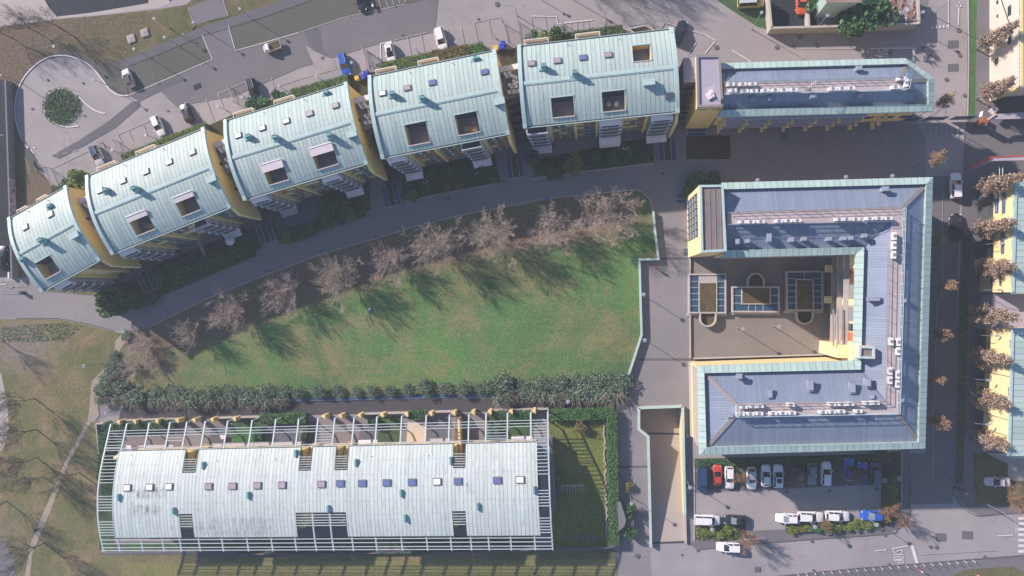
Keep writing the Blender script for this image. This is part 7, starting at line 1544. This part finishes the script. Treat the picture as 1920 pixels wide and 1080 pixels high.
def person(label, px, py, yaw, top, legs, z=.0):
    p = G(px, py); p.z = z; t = thing('person', label, 'person', p)
    V = [(0, 0, .95), (.01, 0, 1.15), (.02, 0, 1.40), (.03, 0, 1.50), (.04, 0, 1.60), (.05, 0, 1.70), (0, .17, 1.40), (.02, .24, 1.15), (.16, .22, .95), (.22, .21, .88), (0, -.17, 1.40), (-.08, -.25, 1.16), (-.02, -.25, .93), (.03, -.25, .86),
         (.02, .10, .90), (.16, .10, .50), (.22, .10, .09), (.34, .11, .04), (-.02, -.10, .90), (-.10, -.10, .50), (-.28, -.10, .10), (-.17, -.11, .04)]
    E = [(0, 1), (1, 2), (2, 3), (3, 4), (4, 5), (2, 6), (6, 7), (7, 8), (8, 9), (2, 10), (10, 11), (11, 12), (12, 13), (0, 14), (14, 15), (15, 16), (16, 17), (0, 18), (18, 19), (19, 20), (20, 21)]
    Rr = [(.12, .10), (.12, .10), (.12, .09), .055, .085, .075, .06, .042, .035, .04, .06, .042, .035, .04, .085, .06, .045, .04, .085, .06, .045, .04]
    skinmesh('body', V, E, Rr, SKIN, t)
    V2 = [(0, 0, .90), (.01, 0, 1.15), (.02, 0, 1.40), (.025, 0, 1.47), (0, .18, 1.41), (.02, .25, 1.15), (.13, .225, 1.0), (0, -.18, 1.41), (-.08, -.26, 1.16), (-.03, -.26, 1.0)]
    skinmesh('jacket', V2, [(0, 1), (1, 2), (2, 3), (2, 4), (4, 5), (5, 6), (2, 7), (7, 8), (8, 9)], [(.17, .13), (.16, .13), (.16, .12), .08, .085, .065, .055, .085, .065, .055], CL[top], t)
    V3 = [(0, 0, .95), (.02, .10, .88), (.16, .10, .50), (.23, .10, .12), (-.02, -.10, .88), (-.10, -.10, .50), (-.27, -.10, .13)]
    skinmesh('trousers', V3, [(0, 1), (1, 2), (2, 3), (0, 4), (4, 5), (5, 6)], [(.14, .12), .10, .075, .062, .10, .075, .062], CL[legs], t)
    b = MB(); b.ball((.035, 0, 1.68), .115, n=12, m=8, sz=.95); o = addm(b, 'hair', CL['hair'], t); o.data.shade_smooth()
    t.rotation_euler = (0, 0, R(-yaw)); return t
person('person in dark clothes walking on the shaded path below the fourth block', 843, 374, 200, 'dark', 'dark'); person('person in a blue jacket crossing the square near the corner tower', 1243, 326, 10, 'blue', 'jeans')
person('person in a red jacket standing on the raised square', 1229, 503, 60, 'red', 'dark'); person('person in dark clothes walking on the dirt path in the park', 76, 991, 160, 'dark', 'jeans')
# ---------------------------------------------------------------- lamps
def lamp_proto(h, kind):
    ms = {}
    b = MB(); b.tube((0, 0, 0), (0, 0, h), .07, .045, 8); b.tube((0, 0, 0), (0, 0, .35), .11, .10, 8)
    if kind == 'arm': b.tube((0, 0, h), (1.3, 0, h+.35), .04, .035, 6)
    if kind == 'arm2': b.tube((0, 0, h), (1.3, 0, h+.3), .04, .035, 6); b.tube((0, 0, h), (-1.3, 0, h+.3), .04, .035, 6)
    ms['pole'] = b; g = MB()
    if kind == 'globe': g.ball((0, 0, h+.2), .24, sz=.8); g.cyl((0, 0), .28, h+.36, h+.4, 14)
    elif kind == 'disc': g.cyl((0, 0), .34, h, h+.12, 16); g.cyl((0, 0), .15, h+.12, h+.2, 12)
    elif kind == 'arm': g.box((1.5, 0, h+.38), (.75, .30, .12))
    elif kind == 'arm2': g.box((1.5, 0, h+.33), (.7, .3, .12)); g.box((-1.5, 0, h+.33), (.7, .3, .12))
    ms['head'] = g; return ms
LP = {}
def lamp(label, px, py, h, kind, hm='lamp_w', yaw=0, base=False, group=None):
    p = G(px, py, 0 if base else h); p.z = 0; t = thing('street_lamp', label, 'lamp', p, group); key = (h, kind, hm)
    if key not in LP:
        ms = lamp_proto(h, kind); o1 = addm(ms['pole'], 'pole', M['greymetal'], t); o2 = addm(ms['head'], 'lamp_head', M[hm], t); o2.data.shade_smooth() if kind == 'globe' else None; LP[key] = (o1.data, o2.data)
    else:
        for nm, me in zip(('pole', 'lamp_head'), LP[key]): o = bpy.data.objects.new(nm, me); C.objects.link(o); o.parent = t
    t.rotation_euler = (0, 0, R(-yaw)); return t
for i, (x, y) in enumerate([(3, 142), (103, 88), (178, 150), (253, 93), (291, 36), (310, 71), (364, 43), (451, 18)]): lamp('globe street lamp north of the curved row, %s from the west' % ORD[i], x, y, 4.6, 'globe', group='globe lamps on the north side')
for i, (x, y) in enumerate([(212, 282), (275, 254), (410, 200), (455, 183), (524, 162), (594, 143), (660, 118), (708, 106), (778, 89), (855, 80), (926, 62)]): lamp('small lamp behind the curved row, %s from the west' % ORD[i], x, y, 2.8, 'globe', 'greymetal' if i not in (6, 8) else 'lamp_w', group='small lamps behind the curved row')
for i, (x, y) in enumerate([(318, 585), (502, 508), (605, 472), (705, 444), (1025, 373)]): lamp('short blue-headed lamp at the lawn kerb, %s from the west' % ORD[i], x, y, 3.2, 'globe', 'lamp_b', group='blue lamps along the curved path')
for i, (x, y, l) in enumerate([(1393, 617, 'left of two lamps standing in the open courtyard'), (1461, 613, 'right of two lamps standing in the open courtyard'), (1209, 638, 'lamp by the parapet on the raised square'), (1207, 552, 'lamp at the upper part of the raised square'), (1586, 332, 'western of two lamps showing above the north wing roof edge'), (1673, 330, 'eastern of two lamps showing above the north wing roof edge'),
      (1420, 338, 'lamp just above the roof edge right of the corner tower'), (1294, 914, 'lamp between the ramp and the car park'), (1184, 944, 'lamp beside the alley planting bed'), (1528, 988, 'round-headed lamp in the bed under the lower parking row'), (1643.6, 984, 'round-headed lamp right of the blue car at the bottom'), (1335, 993, 'lamp in the shrubs under the white people carrier'), (158, 686, 'lamp by the dirt path west of the lawn'), (199, 774, 'lamp at the alley mouth near the pergola corner'), (1065, 753, 'lamp in the alley hedge near the east garden'), (232, 622, 'lamp at the tip of the lawn beside the shrub')]):
    lamp(l, x, y, 4.7, 'disc' if i < 14 else 'disc')
for i, (x, y) in enumerate([(1817, 462), (1812, 544), (1808, 625), (1793, 703), (1792, 781)]): lamp('street lamp with an arm over the pavement by the east street, %s from the north' % ORD[i], x, y, 6.5, 'arm', 'lamp_w', 0, True, 'arm lamps on the east street')
lamp('tall lamp with long shadow on the lower right verge', 1846, 943, 8.5, 'arm', 'lamp_w', 90, True); lamp('tall street lamp at the top beside the yard', 1409, 55, 7, 'globe', 'lamp_w', 0, True); lamp('tall lamp outside the yard wall near its middle', 1532, 52, 5, 'globe', 'lamp_w', 0, True)
lamp('tall lamp outside the yard wall towards the east', 1618, 50, 5, 'globe', 'lamp_w', 0, True); lamp('tall lamp outside the east corner of the yard wall', 1703, 46, 5, 'globe', 'lamp_w', 0, True); lamp('lamp at the zebra crossing by the east street', 1742, 218, 6, 'globe', 'greymetal', 0, True); lamp('tall lamp in the street at the upper right', 1748, 28, 6.5, 'globe', 'lamp_w', 0, True)
lamp('double-headed lamp behind the fourth block', 970, 30, 4.5, 'arm2', 'greymetal', 0, True); lamp('lamp past the top edge above the easternmost block', 985, -18, 5, 'globe', 'greymetal', 0, True); lamp('second lamp past the top edge above the easternmost block', 1062, -8, 5, 'globe', 'greymetal', 0, True); lamp('lamp at the upper right corner of the easternmost block', 1225, 52, 4, 'globe', 'greymetal', 0, True)
# ---------------------------------------------------------------- bins, gates, posts, benches
def bin_(label, px, py, col, w=.8, d=.8, h=1.1, rz=0):
    p = G(px, py); t = thing('wheelie_bin', label, 'bin', p); c, s = math.cos(rz), math.sin(rz)
    b = MB(); b.box((p.x, p.y, h*.5+.05), (w*.92, d*.92, h*.9), rz); b.build('bin_body', col, t); b = MB(); b.box((p.x, p.y, h+.03), (w, d, .09), rz); b.bar((p.x-w/2*c, p.y+d/2, h+.05), (p.x+w/2*c, p.y+d/2, h+.05), .06, .06); b.build('lid', col, t)
    for q in (-1, 1): b = MB(); b.tube((p.x+q*w*.35-.03, p.y+d*.4, .1), (p.x+q*w*.35+.03, p.y+d*.4, .1), .1, n=10); b.build('wheel', M['tyre'], t)
BB, BY = pm('bin_blue', (.02, .05, .42), .45, .05), pm('bin_yellow', (.62, .42, .04), .5, .05)
bin_('blue bin left of a second blue one beside the fourth block', 684, 147, BB, .9, .9, 1.15, .3); bin_('second blue bin beside the fourth block', 690, 141, BB, .9, .9, 1.15, .3); bin_('yellow bin left of the blue bins by the fourth block', 672, 149, BY, .8, .7, 1.0, .3)
bin_('blue bin behind the gap before the easternmost block', 942, 91, BB, .9, .9, 1.15, .2); bin_('second blue bin behind the gap before the easternmost block', 945, 85, BB, .8, .8, 1.1, .2); bin_('yellow bin beside the pair of blue bins near the easternmost block', 931, 93, BY, .8, .8, 1.0, .2)
bin_('black bin at the west path near the left edge', 46, 549, M['darkmetal'], .6, .6, 1.0)
bin_('bright blue bin beside the green shed', 1617, 10, BB, 1.0, 1.0, 1.2); bin_('yellow-green crate beside the bright blue bin in the yard', 1610, 9, M['leaf_yg'], .7, .9, .9)
def gate(label, pts, h=1.9, open_=True):
    t = thing('metal_gate', label, 'gate', G(*pts[0])); 
    for i in range(len(pts)-1):
        a, e = G(*pts[i], 0), G(*pts[i+1], 0); n = max(2, int((e-a).length/.35)); b = MB()
        for k in range(n+1): q = a.lerp(e, k/n); b.bar(q, q+Vector((0, 0, h)), .035, .035)
        for z in (.2, h): b.bar(a+Vector((0, 0, z)), e+Vector((0, 0, z)), .05, .05)
        b.build('gate_leaf', M['greymetal'], t)
    for q in (pts[0], pts[-1]): a = G(*q); b = MB(); b.cyl(a, .07, 0, h+.2, 8); b.build('gate_post', M['greymetal'], t)
for i, g_ in enumerate([[(222, 266), (232, 292)], [(194, 270), (208, 300)], [(436, 167), (446, 195)], [(690, 98), (700, 128)], [(686, 94), (694, 136)], [(945, 45), (954, 80)], [(972, 42), (978, 78)], [(1055, 45), (1058, 62)], [(1135, 34), (1134, 52)], [(62, 300), (70, 324)], [(96, 316), (110, 350)]]):
    gate('thin grey railing gate behind the curved row, %s in order from the west' % ORD[[3, 2, 4, 6, 5, 7, 8, 9, 10, 0, 1][i]], g_)
t = thing('bin_shelter', 'angular grey bin shelter behind the east end of the easternmost block', 'shelter', G(1195, 60)); b = MB(); b.bar(G(1180, 58, .7), G(1200, 72, .7), .2, 1.4); b.bar(G(1180, 56, .7), G(1210, 50, .7), .2, 1.4); b.bar(G(1210, 50, .7), G(1232, 62, .7), .2, 1.4); b.build('shelter_wall', M['slabconc'], t); b = MB(); b.box((*G(1197, 55).xy, .9), (3.2, 1.0, .1), .15); b.build('lid', M['panel'], t)
# bollards along the bottom pavement
B0 = None
for k in range(22):
    x, y = 1495+k*15.6, 1075.5-k*1.22*1.0; p = G(x, y)
    if B0 is None:
        B0 = thing('bollard', 'x', 'bollard', p, 'bollards along the bottom pavement'); b = MB(); b.tube((0, 0, 0), (0, 0, .95), .055, n=8); bp = addm(b, 'post', M['rail'], B0); b = MB(); b.ball((0, 0, .98), .075, n=8, m=5); bc = addm(b, 'cap', M['white'], B0); o = B0
    else:
        o = thing('bollard', 'x', 'bollard', p, 'bollards along the bottom pavement')
        for m_ in (bp, bc): c = m_.copy(); C.objects.link(c); c.parent = o
    o['label'] = 'pale metal bollard in the line along the bottom pavement, %s from the left' % ORD[k]
for i, (x, y, l) in enumerate([(1724, 1068, 'red and white post on the bottom pavement below the stop line'), (1829, 1076, 'second red and white post in the verge at the bottom right')]):
    p = G(x, y); t = thing('marker_post', l, 'post', p); b = MB(); b.cyl(p, .09, 0, .9, 10); b.build('post', pm('post_red', (.5, .12, .10), .6), t); b = MB(); b.cyl(p, .12, .9, 1.15, 10); b.build('cap', M['white'], t)
for x, y, l in ((245, 690, 'x'),): pass
def sign(label, px, py, w=.6, h=2.2, yaw=0, m='white'):
    p = G(px, py); t = thing('road_sign', label, 'sign', p); b = MB(); b.cyl(p, .035, 0, h, 8); b.build('post', M['greymetal'], t); b = MB(); b.box((p.x, p.y, h-.1), (w, .05, w), R(yaw)); b.build('sign_plate', M[m], t)
sign('white sign plate on a post by the green verge near the crossing', 1829, 219, .9, 1.8, 80); sign('small white sign on the verge corner near the dark scooter', 1806, 922, .5, 1.2, 30); sign('white sign by the footpath at the top left', 351, 69, .4, 1.5)
# table umbrella, terrace bits in the back gardens
t = thing('parasol', 'pale pink parasol in the garden of the second block', 'parasol', G(431, 451)); p = G(431, 451, 2.2); b = MB()
for k in range(8):
    a0, a1 = k*math.pi/4, (k+1)*math.pi/4; b.face([(p.x, p.y, 2.6), (p.x+1.0*math.cos(a0), p.y+1.0*math.sin(a0), 2.2), (p.x+1.0*math.cos(a1), p.y+1.0*math.sin(a1), 2.2)])
b.build('canopy', M['awning'], t); b = MB(); b.cyl(p, .04, 0, 2.55, 8); b.build('pole', M['rail'], t)
for i, (x, y) in enumerate(((799, 340), (893, 324), (1172, 277))):
    p = G(x, y, .4); t = thing('garden_hose', 'curled white garden hose on the dark ground, %s from the west' % ORD[i], 'hose', (p.x, p.y, .1)); b = MB()
    for k in range(10): a0, a1 = 2.6+k*.42, 2.6+(k+1)*.42; b.bar((p.x+.45*math.cos(a0), p.y+.4*math.sin(a0), .9), (p.x+.45*math.cos(a1), p.y+.4*math.sin(a1), .9), .12, .08)
    b.build('coil', M['rail'], t)
p = G(694, 580); t = thing('lawn_hatch', 'small turquoise valve cover in the middle of the lawn', 'cover', p); b = MB(); b.box((p.x, p.y, .2), (.7, .6, .35), .3); b.build('case', M['copper_box'], t); b = MB(); b.box((p.x, p.y+.05, .42), (.45, .4, .08), .3); b.build('lid', M['copper_cap'], t)
# ---------------------------------------------------------------- thin scattering air, added over the whole site to lift its blacks
hm = bpy.data.materials.new('haze_air'); hm.use_nodes = True; ht = hm.node_tree; ht.nodes.remove(ht.nodes['Principled BSDF'])
pv = ht.nodes.new('ShaderNodeVolumePrincipled'); pv.inputs['Color'].default_value = (.80, .87, .98, 1); pv.inputs['Density'].default_value = .00045; pv.inputs['Anisotropy'].default_value = .0
ht.links.new(pv.outputs[0], ht.nodes['Material Output'].inputs['Volume'])
b = MB(); b.prism([(-320, -260), (320, -260), (320, 260), (-320, 260)], -5.5, HC+3, bottom=True); o = b.build('haze', hm); tag(o, kind='stuff')
